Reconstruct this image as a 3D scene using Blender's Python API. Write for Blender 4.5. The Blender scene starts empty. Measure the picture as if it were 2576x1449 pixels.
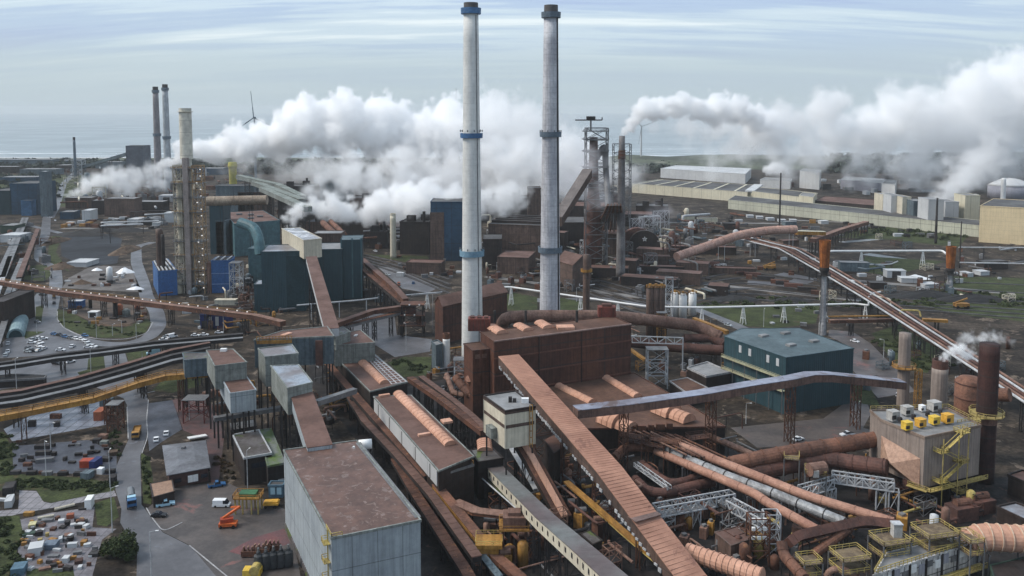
import bpy, math, random
from mathutils import Vector as V, Matrix, noise as MN
R = math.radians
random.seed(7)
# ------------------------------------------------------------------ camera
F, HOR, CH, CX, TP = 2150.0, 275.0, 120.0, 1288.0, 0.085   # focal length and horizon in photo units (2576 x 1449)
OCY = HOR + F * TP
PIT = math.atan(TP)
S = bpy.context.scene
cam_d = bpy.data.cameras.new('camera'); cam = bpy.data.objects.new('camera', cam_d)
S.collection.objects.link(cam); S.camera = cam
cam.location = (0, 0, CH); cam.rotation_euler = (math.pi/2 - PIT, 0, 0)
cam_d.sensor_width = 36; cam_d.lens = F/2576*36; cam_d.shift_y = -(724.5-OCY)/2576
cam_d.clip_start = 1; cam_d.clip_end = 40000
# ------------------------------------------------------------------ light
SUN_EL, SUN_AZ = R(46), R(-92)          # azimuth measured from +Y towards +X: the bright side of the sky is on the left
sd = bpy.data.lights.new('sun', 'SUN'); sd.energy = 2.1; sd.angle = R(20); sd.color = (1, .94, .86)
sun = bpy.data.objects.new('sun', sd); S.collection.objects.link(sun)
sdir = V((math.sin(SUN_AZ)*math.cos(SUN_EL), math.cos(SUN_AZ)*math.cos(SUN_EL), math.sin(SUN_EL)))
sun.rotation_euler = sdir.to_track_quat('Z', 'Y').to_euler(); sun.location = (0, 0, 500)
W = bpy.data.worlds.new('World'); S.world = W; W.use_nodes = True
def nn(nt, t, **k):
    n = nt.nodes.new(t)
    for a, b in k.items():
        if a.startswith('i_'):
            n.inputs[a[2:].replace('_', ' ')].default_value = b
        elif isinstance(a, str): setattr(n, a, b)
    return n
def lk(nt, a, b): nt.links.new(a, b)
def math_(nt, op, a, b=None, c=None, clamp=False):
    n = nt.nodes.new('ShaderNodeMath'); n.operation = op; n.use_clamp = clamp
    for i, v in enumerate((a, b, c)):
        if v is None: continue
        if isinstance(v, (int, float)): n.inputs[i].default_value = v
        else: nt.links.new(v, n.inputs[i])
    return n.outputs[0]
def ramp(nt, fac, stops, ease='EASE'):
    n = nt.nodes.new('ShaderNodeValToRGB'); n.color_ramp.interpolation = ease
    e = n.color_ramp.elements
    while len(e) > 1: e.remove(e[-1])
    for i, (p, c) in enumerate(stops):
        q = e[0] if i == 0 else e.new(p)
        q.position = p; q.color = c if len(c) == 4 else (*c, 1)
    if fac is not None: nt.links.new(fac, n.inputs[0])
    return n.outputs[0]
def mixc(nt, f, a, b, mode='MIX'):
    n = nt.nodes.new('ShaderNodeMix'); n.data_type = 'RGBA'; n.blend_type = mode
    for s, v in ((0, f), (6, a), (7, b)):
        if isinstance(v, (int, float)): n.inputs[s].default_value = v
        elif isinstance(v, tuple): n.inputs[s].default_value = v if len(v) == 4 else (*v, 1)
        else: nt.links.new(v, n.inputs[s])
    return n.outputs[2]
def build_world():
    nt = W.node_tree; nt.nodes.clear()
    out = nn(nt, 'ShaderNodeOutputWorld'); bg = nn(nt, 'ShaderNodeBackground'); bg.inputs[1].default_value = 0.1
    sky = nn(nt, 'ShaderNodeTexSky', sky_type='NISHITA'); sky.sun_disc = False
    sky.sun_elevation = SUN_EL; sky.sun_rotation = SUN_AZ; sky.dust_density = 2; sky.air_density = 1.2
    tc = nn(nt, 'ShaderNodeTexCoord'); sp = nn(nt, 'ShaderNodeSeparateXYZ'); lk(nt, tc.outputs['Generated'], sp.inputs[0])
    zz = math_(nt, 'MAXIMUM', sp.outputs[2], 0.0); zd = math_(nt, 'ADD', zz, 0.16)
    cb = nn(nt, 'ShaderNodeCombineXYZ')
    lk(nt, math_(nt, 'DIVIDE', sp.outputs[0], zd), cb.inputs[0]); lk(nt, math_(nt, 'DIVIDE', sp.outputs[1], zd), cb.inputs[1])
    mp = nn(nt, 'ShaderNodeMapping'); mp.inputs['Rotation'].default_value = (0, 0, R(-8)); mp.inputs['Scale'].default_value = (.30, 1.5, 1)
    lk(nt, cb.outputs[0], mp.inputs[0])
    n1 = nn(nt, 'ShaderNodeTexNoise', i_Scale=1.0, i_Detail=9.0, i_Roughness=.58, i_Distortion=.5); lk(nt, mp.outputs[0], n1.inputs[0])
    mp2 = nn(nt, 'ShaderNodeMapping'); mp2.inputs['Scale'].default_value = (.8, 6, 1); mp2.inputs['Location'].default_value = (3, 1, 0)
    mp2.inputs['Rotation'].default_value = (0, 0, R(4)); lk(nt, cb.outputs[0], mp2.inputs[0])
    n2 = nn(nt, 'ShaderNodeTexNoise', i_Scale=1.0, i_Detail=6.0, i_Roughness=.6); lk(nt, mp2.outputs[0], n2.inputs[0])
    s = math_(nt, 'ADD', math_(nt, 'MULTIPLY', n1.outputs[0], .65), math_(nt, 'MULTIPLY', n2.outputs[0], .35))
    cl = ramp(nt, s, [(.38, (2.7, 3.4, 5.2)), (.46, (3.2, 4.1, 5.5)), (.53, (4.3, 5.2, 6.0)), (.62, (6.2, 6.8, 7.1))])
    # towards the horizon the cloud deck closes to a flat pale grey
    hz = ramp(nt, sp.outputs[2], [(0, (1, 1, 1)), (.045, (.8, .8, .8)), (.09, (.25, .25, .25)), (.13, (0, 0, 0))])
    c2 = mixc(nt, hz, cl, (3.4, 4.15, 4.6))
    c3 = mixc(nt, .9, sky.outputs[0], c2)
    lk(nt, c3, bg.inputs[0]); lk(nt, bg.outputs[0], out.inputs[0])
build_world()
S.view_settings.view_transform = 'Standard'; S.view_settings.look = 'None'; S.view_settings.gamma = 1; S.view_settings.exposure = 0.66
S.view_settings.use_curve_mapping = False
S.render.engine = 'CYCLES'
cy = S.cycles
cy.use_denoising = True; cy.max_bounces = 26; cy.diffuse_bounces = 3; cy.glossy_bounces = 3; cy.transparent_max_bounces = 16
cy.volume_bounces = 24; cy.volume_step_rate = 2.0; cy.volume_max_steps = 128; cy.caustics_reflective = False; cy.caustics_refractive = False
cy.use_adaptive_sampling = True; cy.adaptive_threshold = 0.02
# ------------------------------------------------------------------ pixel -> world
def ray(x, y):
    u = (x-CX)/F; v = -(y-OCY)/F
    c, s = math.cos(PIT), math.sin(PIT)
    return V((u, c + v*s, -s + v*c))
def G(p, z=0.0):
    d = ray(*p); t = (z-CH)/d.z
    return V((d.x*t, d.y*t, z))
def D(p, Y):
    d = ray(*p); t = Y/d.y
    return V((d.x*t, Y, CH + d.z*t))
def zat(p, Y): return D(p, Y).z
# readings taken from enlargements of the photograph
def A_(x, y): return (x/4.0, 322+y/4.0)
def B_(x, y): return (603.7+x/4.0, 322+y/4.0)
def C_(x, y): return (1207.5+x/4.0, 241.5+y/4.0)
def D_(x, y): return (1771+x/3.2, 322+y/3.2)
def E_(x, y): return (x/3.6, 644+y/3.6)
def F_(x, y): return (603.7+x/3.6, 603.7+y/3.6)
def G_(x, y): return (1140.4+x/3.6, 603.7+y/3.6)
def H_(x, y): return (1771+x/3.2, 563.5+y/3.2)
def I_(x, y): return (x/3.273, 1006.2+y/3.273)
def J_(x, y): return (603.7+x/3.0, 966+y/3.0)
def K_(x, y): return (1207.5+x/3.0, 966+y/3.0)
def L_(x, y): return (1838+x/3.0, 966+y/3.0)
# ------------------------------------------------------------------ materials
MATS = {}
def M(name, c1=None, c2=None, rough=.7, metal=0, ns=.12, streak=0, seam=None, corr=0, bump=.15, spec=.28, fine=.25, patch=None, bs=None):
    """weathered painted metal / concrete / earth: two tones mixed by noise, fine grain, run-down streaks and panel seams"""
    if name in MATS: return MATS[name]
    m = bpy.data.materials.new(name); m.use_nodes = True; nt = m.node_tree; MATS[name] = m
    b = nt.nodes['Principled BSDF']; b.inputs['Metallic'].default_value = metal
    b.inputs['Specular IOR Level'].default_value = spec
    if c2 is None: c2 = tuple(v*.72 for v in c1)
    geo = nn(nt, 'ShaderNodeNewGeometry'); uv = nn(nt, 'ShaderNodeUVMap')
    P = geo.outputs['Position']
    n1 = nn(nt, 'ShaderNodeTexNoise', i_Scale=ns, i_Detail=8.0, i_Roughness=.62); lk(nt, P, n1.inputs[0])
    f = ramp(nt, n1.outputs[0], [(.36, (0, 0, 0)), (.62, (1, 1, 1))])
    col = mixc(nt, f, c1, c2)
    if patch:
        n4 = nn(nt, 'ShaderNodeTexNoise', i_Scale=patch[1], i_Detail=6.0, i_Roughness=.7, i_Distortion=.6); lk(nt, P, n4.inputs[0])
        col = mixc(nt, ramp(nt, n4.outputs[0], [(patch[2], (0, 0, 0)), (patch[2]+.05, (1, 1, 1))]), col, patch[0])
    n2 = nn(nt, 'ShaderNodeTexNoise', i_Scale=ns*9, i_Detail=5.0, i_Roughness=.7); lk(nt, P, n2.inputs[0])
    g = ramp(nt, n2.outputs[0], [(.3, (1-fine,)*3), (.7, (1+fine*.6,)*3)])
    col = mixc(nt, 1.0, col, g, 'MULTIPLY')
    if streak:
        mp = nn(nt, 'ShaderNodeMapping'); mp.inputs['Scale'].default_value = (.9, .05, 1); lk(nt, uv.outputs[0], mp.inputs[0])
        n3 = nn(nt, 'ShaderNodeTexNoise', i_Scale=1.0, i_Detail=6.0, i_Roughness=.6); lk(nt, mp.outputs[0], n3.inputs[0])
        k = ramp(nt, n3.outputs[0], [(.35, (1-streak,)*3), (.6, (1, 1, 1))])
        col = mixc(nt, 1.0, col, k, 'MULTIPLY')
    su = None
    if seam:
        s = nn(nt, 'ShaderNodeSeparateXYZ'); lk(nt, uv.outputs[0], s.inputs[0])
        for i, per in enumerate(seam[:2]):
            if per:
                w = math_(nt, 'FRACT', math_(nt, 'DIVIDE', s.outputs[i], per))
                w = math_(nt, 'LESS_THAN', w, seam[2]/per)
                col = mixc(nt, math_(nt, 'MULTIPLY', w, seam[3]), col, (.03, .03, .03))
    b.inputs['Roughness'].default_value = rough
    rr = ramp(nt, n1.outputs[0], [(.3, (rough*.8,)*3), (.7, (min(1, rough*1.15),)*3)]); lk(nt, rr, b.inputs['Roughness'])
    lk(nt, col, b.inputs['Base Color'])
    if bump:
        bp = nn(nt, 'ShaderNodeBump', i_Strength=bump, i_Distance=.3)
        hgt = n2.outputs[0]
        if corr:
            s = nn(nt, 'ShaderNodeSeparateXYZ'); lk(nt, uv.outputs[0], s.inputs[0])
            wv = math_(nt, 'SINE', math_(nt, 'MULTIPLY', s.outputs[0], 2*math.pi/corr))
            hgt = math_(nt, 'ADD', hgt, math_(nt, 'MULTIPLY', wv, .5))
        lk(nt, hgt, bp.inputs['Height']); lk(nt, bp.outputs[0], b.inputs['Normal'])
    return m
def emis(name, col, st):
    m = bpy.data.materials.new(name); m.use_nodes = True; b = m.node_tree.nodes['Principled BSDF']
    b.inputs['Base Color'].default_value = (*col, 1); b.inputs['Emission Color'].default_value = (*col, 1); b.inputs['Emission Strength'].default_value = st
    return m
# ------------------------------------------------------------------ mesh builder
class MB:
    def __init__(s): s.v = []; s.f = []; s.m = []; s.cm = 0
    def add(s, vs, fs):
        o = len(s.v); s.v += [tuple(v) for v in vs]; s.f += [tuple(i+o for i in f) for f in fs]; s.m += [s.cm]*len(fs); return s
    def box(s, c, sz, rz=0, tilt=None):
        hx, hy, hz = (a/2 for a in sz); m = Matrix.Rotation(rz, 3, 'Z')
        if tilt: m = m @ Matrix.Rotation(tilt, 3, 'X')
        c = V(c); vs = [c + m @ V((a*hx, b*hy, d*hz)) for d in (-1, 1) for a, b in ((-1, -1), (1, -1), (1, 1), (-1, 1))]
        return s.add(vs, [(3, 2, 1, 0), (4, 5, 6, 7), (0, 1, 5, 4), (1, 2, 6, 5), (2, 3, 7, 6), (3, 0, 4, 7)])
    def prism(s, poly, z0, z1, top=True, bottom=True):
        n = len(poly); z0s = z0 if hasattr(z0, '__len__') else [z0]*n; z1s = z1 if hasattr(z1, '__len__') else [z1]*n
        a = sum(poly[i][0]*poly[(i+1) % n][1]-poly[(i+1) % n][0]*poly[i][1] for i in range(n))
        if a < 0: poly = poly[::-1]; z0s = z0s[::-1]; z1s = z1s[::-1]
        vs = [(p[0], p[1], z0s[i]) for i, p in enumerate(poly)] + [(p[0], p[1], z1s[i]) for i, p in enumerate(poly)]
        fs = [(i, (i+1) % n, n+(i+1) % n, n+i) for i in range(n)]
        if bottom: fs.append(tuple(range(n-1, -1, -1)))
        if top: fs.append(tuple(range(n, 2*n)))
        return s.add(vs, fs)
    def beam(s, p, q, w=.3, h=None, up=V((0, 0, 1))):
        p, q = V(p), V(q); h = h or w; d = (q-p)
        if d.length < 1e-5: return s
        d.normalize(); a = d.cross(up)
        if a.length < .05: a = d.cross(V((1, 0, 0)))
        a.normalize(); b = a.cross(d); a = a*w/2; b = b*h/2
        vs = [x+i*a+j*b for x in (p, q) for i, j in ((-1, -1), (1, -1), (1, 1), (-1, 1))]
        return s.add(vs, [(0, 1, 2, 3), (7, 6, 5, 4), (0, 4, 5, 1), (1, 5, 6, 2), (2, 6, 7, 3), (3, 7, 4, 0)])
    def tube(s, path, r, n=12, cap=True, r2=None, half=False):
        path = [V(p) for p in path]; k = len(path); rs = r if hasattr(r, '__len__') else [r + ((r2-r)*i/(k-1) if r2 is not None else 0) for i in range(k)]
        vs = []; pa = None
        for i, p in enumerate(path):
            t = (path[min(i+1, k-1)]-path[max(i-1, 0)]).normalized()
            if pa is None:
                pa = t.cross(V((0, 0, 1)))
                if pa.length < .05: pa = V((1, 0, 0))
            a = (pa - t*pa.dot(t)).normalized(); pa = a; b = a.cross(t)
            for j in range(n):
                an = 2*math.pi*j/n; vs.append(p + (a*math.cos(an)+b*math.sin(an))*rs[i])
        fs = [(i*n+j, (i+1)*n+j, (i+1)*n+(j+1) % n, i*n+(j+1) % n) for i in range(k-1) for j in range(n)]
        if cap: fs += [tuple(range(n)), tuple(range(k*n-1, (k-1)*n-1, -1))]
        return s.add(vs, fs)
    def lathe(s, c, prof, n=24, cap=True):
        c = V(c); vs = [c+V((r*math.cos(2*math.pi*j/n), r*math.sin(2*math.pi*j/n), z)) for r, z in prof for j in range(n)]
        fs = [(i*n+j, i*n+(j+1) % n, (i+1)*n+(j+1) % n, (i+1)*n+j) for i in range(len(prof)-1) for j in range(n)]
        if cap: fs += [tuple(range(n-1, -1, -1)), tuple(range((len(prof)-1)*n, len(prof)*n))]
        return s.add(vs, fs)
    def truss(s, p, q, h, w=.25, n=8, down=True):
        """flat truss: two chords with zigzag webs, hanging below (or rising above) the line p-q"""
        p, q = V(p), V(q); o = V((0, 0, -h if down else h))
        s.beam(p, q, w); s.beam(p+o, q+o, w)
        for i in range(n):
            a = p.lerp(q, i/n); b = p.lerp(q, (i+1)/n)
            s.beam(a, a+o, w*.8); s.beam(a+o if i % 2 else a, b if i % 2 else b+o, w*.8)
        s.beam(q, q+o, w*.8); return s
    def lattice(s, c, wx, wy, z0, z1, n, w=.3, rz=0, taper=1.0):
        """square lattice tower with X bracing"""
        c = V((c[0], c[1], 0)); m = Matrix.Rotation(rz, 3, 'Z')
        def cor(t):
            k = 1+(taper-1)*t; z = z0+(z1-z0)*t
            return [c + m @ V((a*wx/2*k, b*wy/2*k, 0)) + V((0, 0, z)) for a, b in ((-1, -1), (1, -1), (1, 1), (-1, 1))]
        for i in range(n):
            lo, hi = cor(i/n), cor((i+1)/n)
            for j in range(4):
                s.beam(lo[j], hi[j], w); s.beam(hi[j], hi[(j+1) % 4], w*.7)
                s.beam(lo[j], hi[(j+1) % 4], w*.5)
                if (i+j) % 2: s.beam(lo[(j+1) % 4], hi[j], w*.5)
        return s
    def rail(s, pts, h=1.1, w=.09, closed=False, step=2.0, mid=True):
        pts = [V(p) for p in pts]
        if closed: pts.append(pts[0])
        for a, b in zip(pts, pts[1:]):
            u = V((0, 0, h)); s.beam(a+u, b+u, w)
            if mid: s.beam(a+u*.5, b+u*.5, w*.8)
            n = max(1, int((b-a).length/step))
            for i in range(n+1): c = a.lerp(b, i/n); s.beam(c, c+u, w)
        return s
    def obj(s, name, mats, parent=None, loc=(0, 0, 0), smooth=False):
        me = bpy.data.meshes.new(name); L = V(loc)
        me.from_pydata([(V(v)-L)[:] for v in s.v], [], s.f)
        if not isinstance(mats, (list, tuple)): mats = [mats]
        for m in mats: me.materials.append(m)
        if len(mats) > 1: me.polygons.foreach_set('material_index', s.m)
        if smooth: me.shade_smooth()
        me.update()
        uvl = me.uv_layers.new(name='UVMap'); d = uvl.data
        for p in me.polygons:
            nz = p.normal; flat = abs(nz.z) > .75
            if not flat:
                t = V((-nz.y, nz.x, 0))
                if t.length > 1e-6: t.normalize()
                else: t = V((1, 0, 0))
            for li in p.loop_indices:
                c = me.vertices[me.loops[li].vertex_index].co + L
                d[li].uv = (c.x, c.y) if flat else (c.dot(t), c.z)
        o = bpy.data.objects.new(name, me); S.collection.objects.link(o)
        if parent is not None:
            o.parent = parent; o.location = V(loc)-parent.get('_o', V((0, 0, 0))) if False else V(loc)-ORG.get(parent.name, V((0, 0, 0)))
            ORG[o.name] = V(loc)
        else: o.location = L; ORG[o.name] = L
        return o
ORG = {}
def tag(o, label=None, cat=None, group=None, kind=None):
    if label: o['label'] = label
    if cat: o['category'] = cat
    if group: o['group'] = group
    if kind: o['kind'] = kind
    return o
def thing(name, label, cat, loc, group=None, kind=None):
    o = bpy.data.objects.new(name, None); S.collection.objects.link(o); o.location = loc; o.empty_display_size = 1
    ORG[o.name] = V(loc); return tag(o, label, cat, group, kind)
def part(t, name, mb, mats, smooth=False, label=None):
    o = mb.obj(name, mats, t, ORG[t.name], smooth)
    if label: o['label'] = label
    return o
def kids(o): return [c for c in bpy.data.objects if c.parent == o]
def dup(o, loc, rz=None, parent=None, label=None, group=None, sc=None):
    c = o.copy(); S.collection.objects.link(c); c.location = loc
    if rz is not None: c.rotation_euler = (0, 0, rz)
    if sc is not None: c.scale = (sc,)*3
    if label: c['label'] = label
    if group: c['group'] = group
    ORG[c.name] = V(loc)
    for ch in kids(o):
        k = ch.copy(); S.collection.objects.link(k); k.parent = c
        for g in kids(ch):
            q = g.copy(); S.collection.objects.link(q); q.parent = k
    return c
# ------------------------------------------------------------------ steam and haze
def vol_mat(name, dens, col=(1, 1, 1), ani=.2):
    m = bpy.data.materials.new(name); m.use_nodes = True; nt = m.node_tree; nt.nodes.clear()
    o = nn(nt, 'ShaderNodeOutputMaterial'); p = nn(nt, 'ShaderNodeVolumePrincipled')
    p.inputs['Color'].default_value = (*col, 1); p.inputs['Density'].default_value = dens; p.inputs['Anisotropy'].default_value = ani
    lk(nt, p.outputs[0], o.inputs['Volume']); return m
def steam_group(name, mn, mx, res, soft, amp, scale, warp, mat, seed):
    g = bpy.data.node_groups.new(name, 'GeometryNodeTree')
    g.interface.new_socket('Geometry', in_out='INPUT', socket_type='NodeSocketGeometry')
    g.interface.new_socket('Geometry', in_out='OUTPUT', socket_type='NodeSocketGeometry')
    gi = g.nodes.new('NodeGroupInput'); go = g.nodes.new('NodeGroupOutput')
    pos = g.nodes.new('GeometryNodeInputPosition')
    def noise(sc, det, loc, color=False):
        m = g.nodes.new('ShaderNodeVectorMath'); m.operation = 'ADD'; m.inputs[1].default_value = loc; lk(g, pos.outputs[0], m.inputs[0])
        n = g.nodes.new('ShaderNodeTexNoise'); n.inputs['Scale'].default_value = sc; n.inputs['Detail'].default_value = det; n.inputs['Roughness'].default_value = .62
        lk(g, m.outputs[0], n.inputs['Vector']); return n.outputs[1] if color else n.outputs[0]
    w = noise(scale*.5, 2, (seed*13.1, 5, 9), True)
    sb = g.nodes.new('ShaderNodeVectorMath'); sb.operation = 'SUBTRACT'; lk(g, w, sb.inputs[0]); sb.inputs[1].default_value = (.5, .5, .5)
    ml = g.nodes.new('ShaderNodeVectorMath'); ml.operation = 'SCALE'; lk(g, sb.outputs[0], ml.inputs[0]); ml.inputs['Scale'].default_value = warp
    ad = g.nodes.new('ShaderNodeVectorMath'); ad.operation = 'ADD'; lk(g, pos.outputs[0], ad.inputs[0]); lk(g, ml.outputs[0], ad.inputs[1])
    sn = g.nodes.new('GeometryNodeSampleNearest'); sn.domain = 'POINT'; lk(g, gi.outputs[0], sn.inputs[0]); lk(g, ad.outputs[0], sn.inputs['Sample Position'])
    def samp(dt, src):
        si = g.nodes.new('GeometryNodeSampleIndex'); si.data_type = dt; si.domain = 'POINT'; lk(g, gi.outputs[0], si.inputs[0])
        lk(g, src, [i for i in si.inputs if i.name == 'Value' and i.enabled][0]); lk(g, sn.outputs[0], si.inputs['Index'])
        return [q for q in si.outputs if q.enabled][0]
    at = g.nodes.new('GeometryNodeInputNamedAttribute'); at.data_type = 'FLOAT'; at.inputs[0].default_value = 'rad'
    ad2 = g.nodes.new('GeometryNodeInputNamedAttribute'); ad2.data_type = 'FLOAT'; ad2.inputs[0].default_value = 'den'
    rad = samp('FLOAT', [q for q in at.outputs if q.enabled][0]); cen = samp('FLOAT_VECTOR', pos.outputs[0]); den = samp('FLOAT', [q for q in ad2.outputs if q.enabled][0])
    df = g.nodes.new('ShaderNodeVectorMath'); df.operation = 'DISTANCE'; lk(g, ad.outputs[0], df.inputs[0]); lk(g, cen, df.inputs[1])
    # billows: rounded cells, two sizes, on top of fractal noise
    def billow(sc, loc):
        m = g.nodes.new('ShaderNodeVectorMath'); m.operation = 'ADD'; m.inputs[1].default_value = loc; lk(g, ad.outputs[0], m.inputs[0])
        v = g.nodes.new('ShaderNodeTexVoronoi'); v.feature = 'SMOOTH_F1'; v.inputs['Scale'].default_value = sc; v.inputs['Smoothness'].default_value = .35
        lk(g, m.outputs[0], v.inputs['Vector']); return v.outputs['Distance']
    b1 = billow(scale, (seed*7.7, 0, 3)); b2 = billow(scale*2.3, (1, seed*3.3, 0)); n1 = noise(scale*1.7, 7, (0, seed*5.1, 2))
    a = math_(g, 'SUBTRACT', .45, b1); a = math_(g, 'MULTIPLY', a, .75)
    a2 = math_(g, 'MULTIPLY', math_(g, 'SUBTRACT', .45, b2), .42)
    a3 = math_(g, 'MULTIPLY', math_(g, 'SUBTRACT', n1, .5), 2.3)
    dis = math_(g, 'MULTIPLY', math_(g, 'ADD', math_(g, 'ADD', a, a2), a3), amp)
    dis = math_(g, 'MULTIPLY', dis, rad)
    sdf = math_(g, 'ADD', math_(g, 'SUBTRACT', rad, df.outputs['Value']), dis)
    q = math_(g, 'DIVIDE', sdf, math_(g, 'MULTIPLY', rad, soft), clamp=True)
    q = math_(g, 'MULTIPLY', math_(g, 'MULTIPLY', q, q), den)
    vc = g.nodes.new('GeometryNodeVolumeCube'); lk(g, q, vc.inputs['Density'])
    vc.inputs['Min'].default_value = mn; vc.inputs['Max'].default_value = mx
    for k, ax in enumerate('XYZ'): vc.inputs['Resolution '+ax].default_value = res[k]
    sm = g.nodes.new('GeometryNodeSetMaterial'); sm.inputs['Material'].default_value = mat
    lk(g, vc.outputs[0], sm.inputs[0]); lk(g, sm.outputs[0], go.inputs[0]); return g
def steam(name, label, pts, dens, vox, soft=.5, amp=.5, scale=.02, warp=20, seed=1, ani=.0, col=(1, 1, 1), cat='steam plume', fill=1.6, squash=None):
    """pts: (photo point, depth, radius m, density factor); puffs are strung between successive points"""
    rnd = random.Random(seed); P = []
    q = [(D(p, Y), r, dn) for p, Y, r, dn in pts]
    for (a, ra, da), (b, rb, db) in zip(q, q[1:]):
        n = max(1, int((b-a).length/((ra+rb)/2)/.45*fill))
        for i in range(n):
            t = i/n; r = ra+(rb-ra)*t
            j = V((rnd.uniform(-1, 1), rnd.uniform(-1, 1), rnd.uniform(-1, 1)))*r*.45
            P.append((a.lerp(b, t)+j, r*rnd.uniform(.65, 1.1), da+(db-da)*t))
    P.append((q[-1][0], q[-1][1], q[-1][2]))
    me = bpy.data.meshes.new(name); o0 = P[0][0]
    me.from_pydata([(p[0]-o0)[:] for p in P], [], [])
    for k, j in (('rad', 1), ('den', 2)):
        at = me.attributes.new(k, 'FLOAT', 'POINT'); at.data.foreach_set('value', [p[j] for p in P])
    o = bpy.data.objects.new(name, me); S.collection.objects.link(o); o.location = o0
    mn = V([min((p[0]-o0)[k]-p[1]*1.45 for p in P) for k in range(3)]); mx = V([max((p[0]-o0)[k]+p[1]*1.45 for p in P) for k in range(3)])
    mn.z = max(mn.z, .3-o0.z)
    res = [max(8, min(420, int((mx[k]-mn[k])/vox))) for k in range(3)]
    mat = vol_mat(name+'_vapour', dens, col, ani)
    md = o.modifiers.new('vapour', 'NODES'); md.node_group = steam_group(name+'_nodes', mn, mx, res, soft, amp, scale, warp, mat, seed)
    me.materials.append(mat)
    print('STEAM', name, res, len(P))
    return tag(o, label, cat, None, 'stuff')
# ------------------------------------------------------------------ palette
asphalt = M('asphalt', (.125, .123, .130), (.088, .087, .094), rough=.42, ns=.06, fine=.15, bump=.05, patch=((.15, .155, .175), .09, .60))
asphalt2 = M('yard_pavement', (.105, .088, .080), (.068, .060, .058), rough=.5, ns=.08, fine=.2, patch=((.17, .09, .08), .07, .60))
dirt = M('industrial_earth', (.060, .046, .034), (.020, .017, .015), rough=.95, spec=.15, ns=.05, fine=.6, patch=((.14, .11, .085), .09, .57))
grassm = M('grass_turf', (.058, .072, .026), (.036, .044, .02), rough=1, spec=.15, ns=.12, fine=.5, bump=.5, patch=((.075, .06, .035), .15, .60))
wetslab = M('wet_concrete_slabs', (.24, .26, .31), (.16, .175, .21), rough=.3, ns=.1, seam=(4, 7, .35, .75), fine=.15, patch=((.07, .075, .09), .2, .60))
darkslab = M('dark_wet_tarmac', (.085, .09, .11), (.05, .053, .065), rough=.35, ns=.1, seam=(5, 5, .2, .4))
concrete = M('concrete', (.42, .42, .42), (.3, .3, .31), streak=.25, ns=.1)
conc_l = M('pale_chimney_concrete', (.66, .66, .63), (.57, .57, .55), fine=.1, streak=.1, ns=.05, seam=(0, 2.5, .08, .25))
conc_d = M('stained_chimney_concrete', (.56, .56, .58), (.40, .40, .43), fine=.15, streak=.25, ns=.09, seam=(0, 2.5, .12, .35), patch=((.33, .33, .37), .12, .62))
bluepaint = M('blue_band_paint', (.07, .17, .33), (.05, .12, .24), rough=.5)
greyblue = M('grey_blue_paint', (.13, .17, .21), (.09, .12, .15), rough=.5)
soot = M('soot_black', (.05, .045, .045), (.025, .023, .023), rough=.8)
steel = M('grey_steel', (.20, .20, .20), (.13, .13, .135), rough=.55, metal=.2)
steel_l = M('pale_galvanised_steel', (.50, .51, .52), (.38, .39, .40), rough=.5)
dsteel = M('dark_steel', (.042, .037, .036), (.024, .021, .021), rough=.7)
rsteel = M('rusty_steel', (.13, .058, .036), (.07, .035, .026), rough=.8, patch=((.22, .10, .05), .5, .58))
yellow = M('yellow_paint', (.50, .39, .12), (.34, .26, .10), rough=.55, fine=.35)
dyellow = M('ochre_gallery_paint', (.42, .22, .05), (.30, .15, .04), rough=.6, streak=.3)
redwall = M('dark_red_cladding', (.118, .050, .032), (.076, .035, .026), streak=.35, ns=.05, corr=1.2, seam=(30, 9, .45, .7))
redroof = M('dark_red_roof', (.125, .066, .044), (.085, .046, .033), ns=.06, rough=.8)
orange = M('orange_dusted_sheet', (.42, .225, .155), (.30, .155, .108), rough=.75, ns=.05, fine=.12, seam=(0, 0, 0, 0), patch=((.22, .11, .08), .06, .60))
orange_l = M('pale_orange_sheet', (.60, .34, .24), (.46, .25, .17), rough=.7, ns=.1, fine=.12, seam=(2.5, 0, .12, .35))
tan = M('tan_duct', (.27, .16, .118), (.17, .095, .072), rough=.75, ns=.12, streak=.3)
rustduct = M('rust_duct', (.20, .092, .058), (.10, .052, .038), rough=.8, ns=.14, fine=.35)
brownduct = M('brown_duct', (.13, .06, .045), (.07, .038, .032), rough=.8, ns=.15)
pinkduct = M('pale_pink_duct', (.46, .29, .23), (.36, .22, .175), rough=.7, ns=.05, seam=(6, 0, .3, .5))
silver = M('silver_duct', (.36, .37, .38), (.22, .22, .22), rough=.55, metal=.1, streak=.3, ns=.15)
brownroof = M('brown_dusted_roof', (.145, .080, .062), (.10, .056, .044), rough=.75, ns=.08, fine=.2)
halroof = M('worn_brown_flat_roof', (.140, .076, .056), (.100, .060, .048), rough=.5, ns=.05, fine=.25, patch=((.20, .145, .125), .4, .56))
wetroof = M('wet_grey_roof', (.27, .31, .36), (.17, .15, .15), rough=.3, ns=.07)
greywall = M('grey_blue_cladding', (.36, .40, .42), (.30, .335, .36), rough=.6, ns=.04, streak=.22, corr=.9, seam=(6, 7.5, .2, .5), fine=.12)
greywall2 = M('lavender_grey_cladding', (.30, .30, .34), (.25, .255, .30), rough=.6, ns=.04, streak=.12, corr=.9, seam=(6, 7.5, .12, .35), fine=.08)
stonewall = M('grey_green_cladding', (.26, .28, .26), (.19, .205, .19), rough=.65, ns=.07, streak=.35, corr=.9, seam=(5, 4, .12, .4))
bluegrey = M('blue_grey_cladding', (.13, .17, .19), (.09, .12, .14), rough=.6, ns=.07, streak=.35, corr=.9, seam=(5, 0, .12, .5))
teal = M('teal_cladding', (.034, .070, .084), (.024, .056, .070), rough=.5, ns=.03, streak=.2, corr=1.0, seam=(9, 0, .25, .6), fine=.1)
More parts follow.
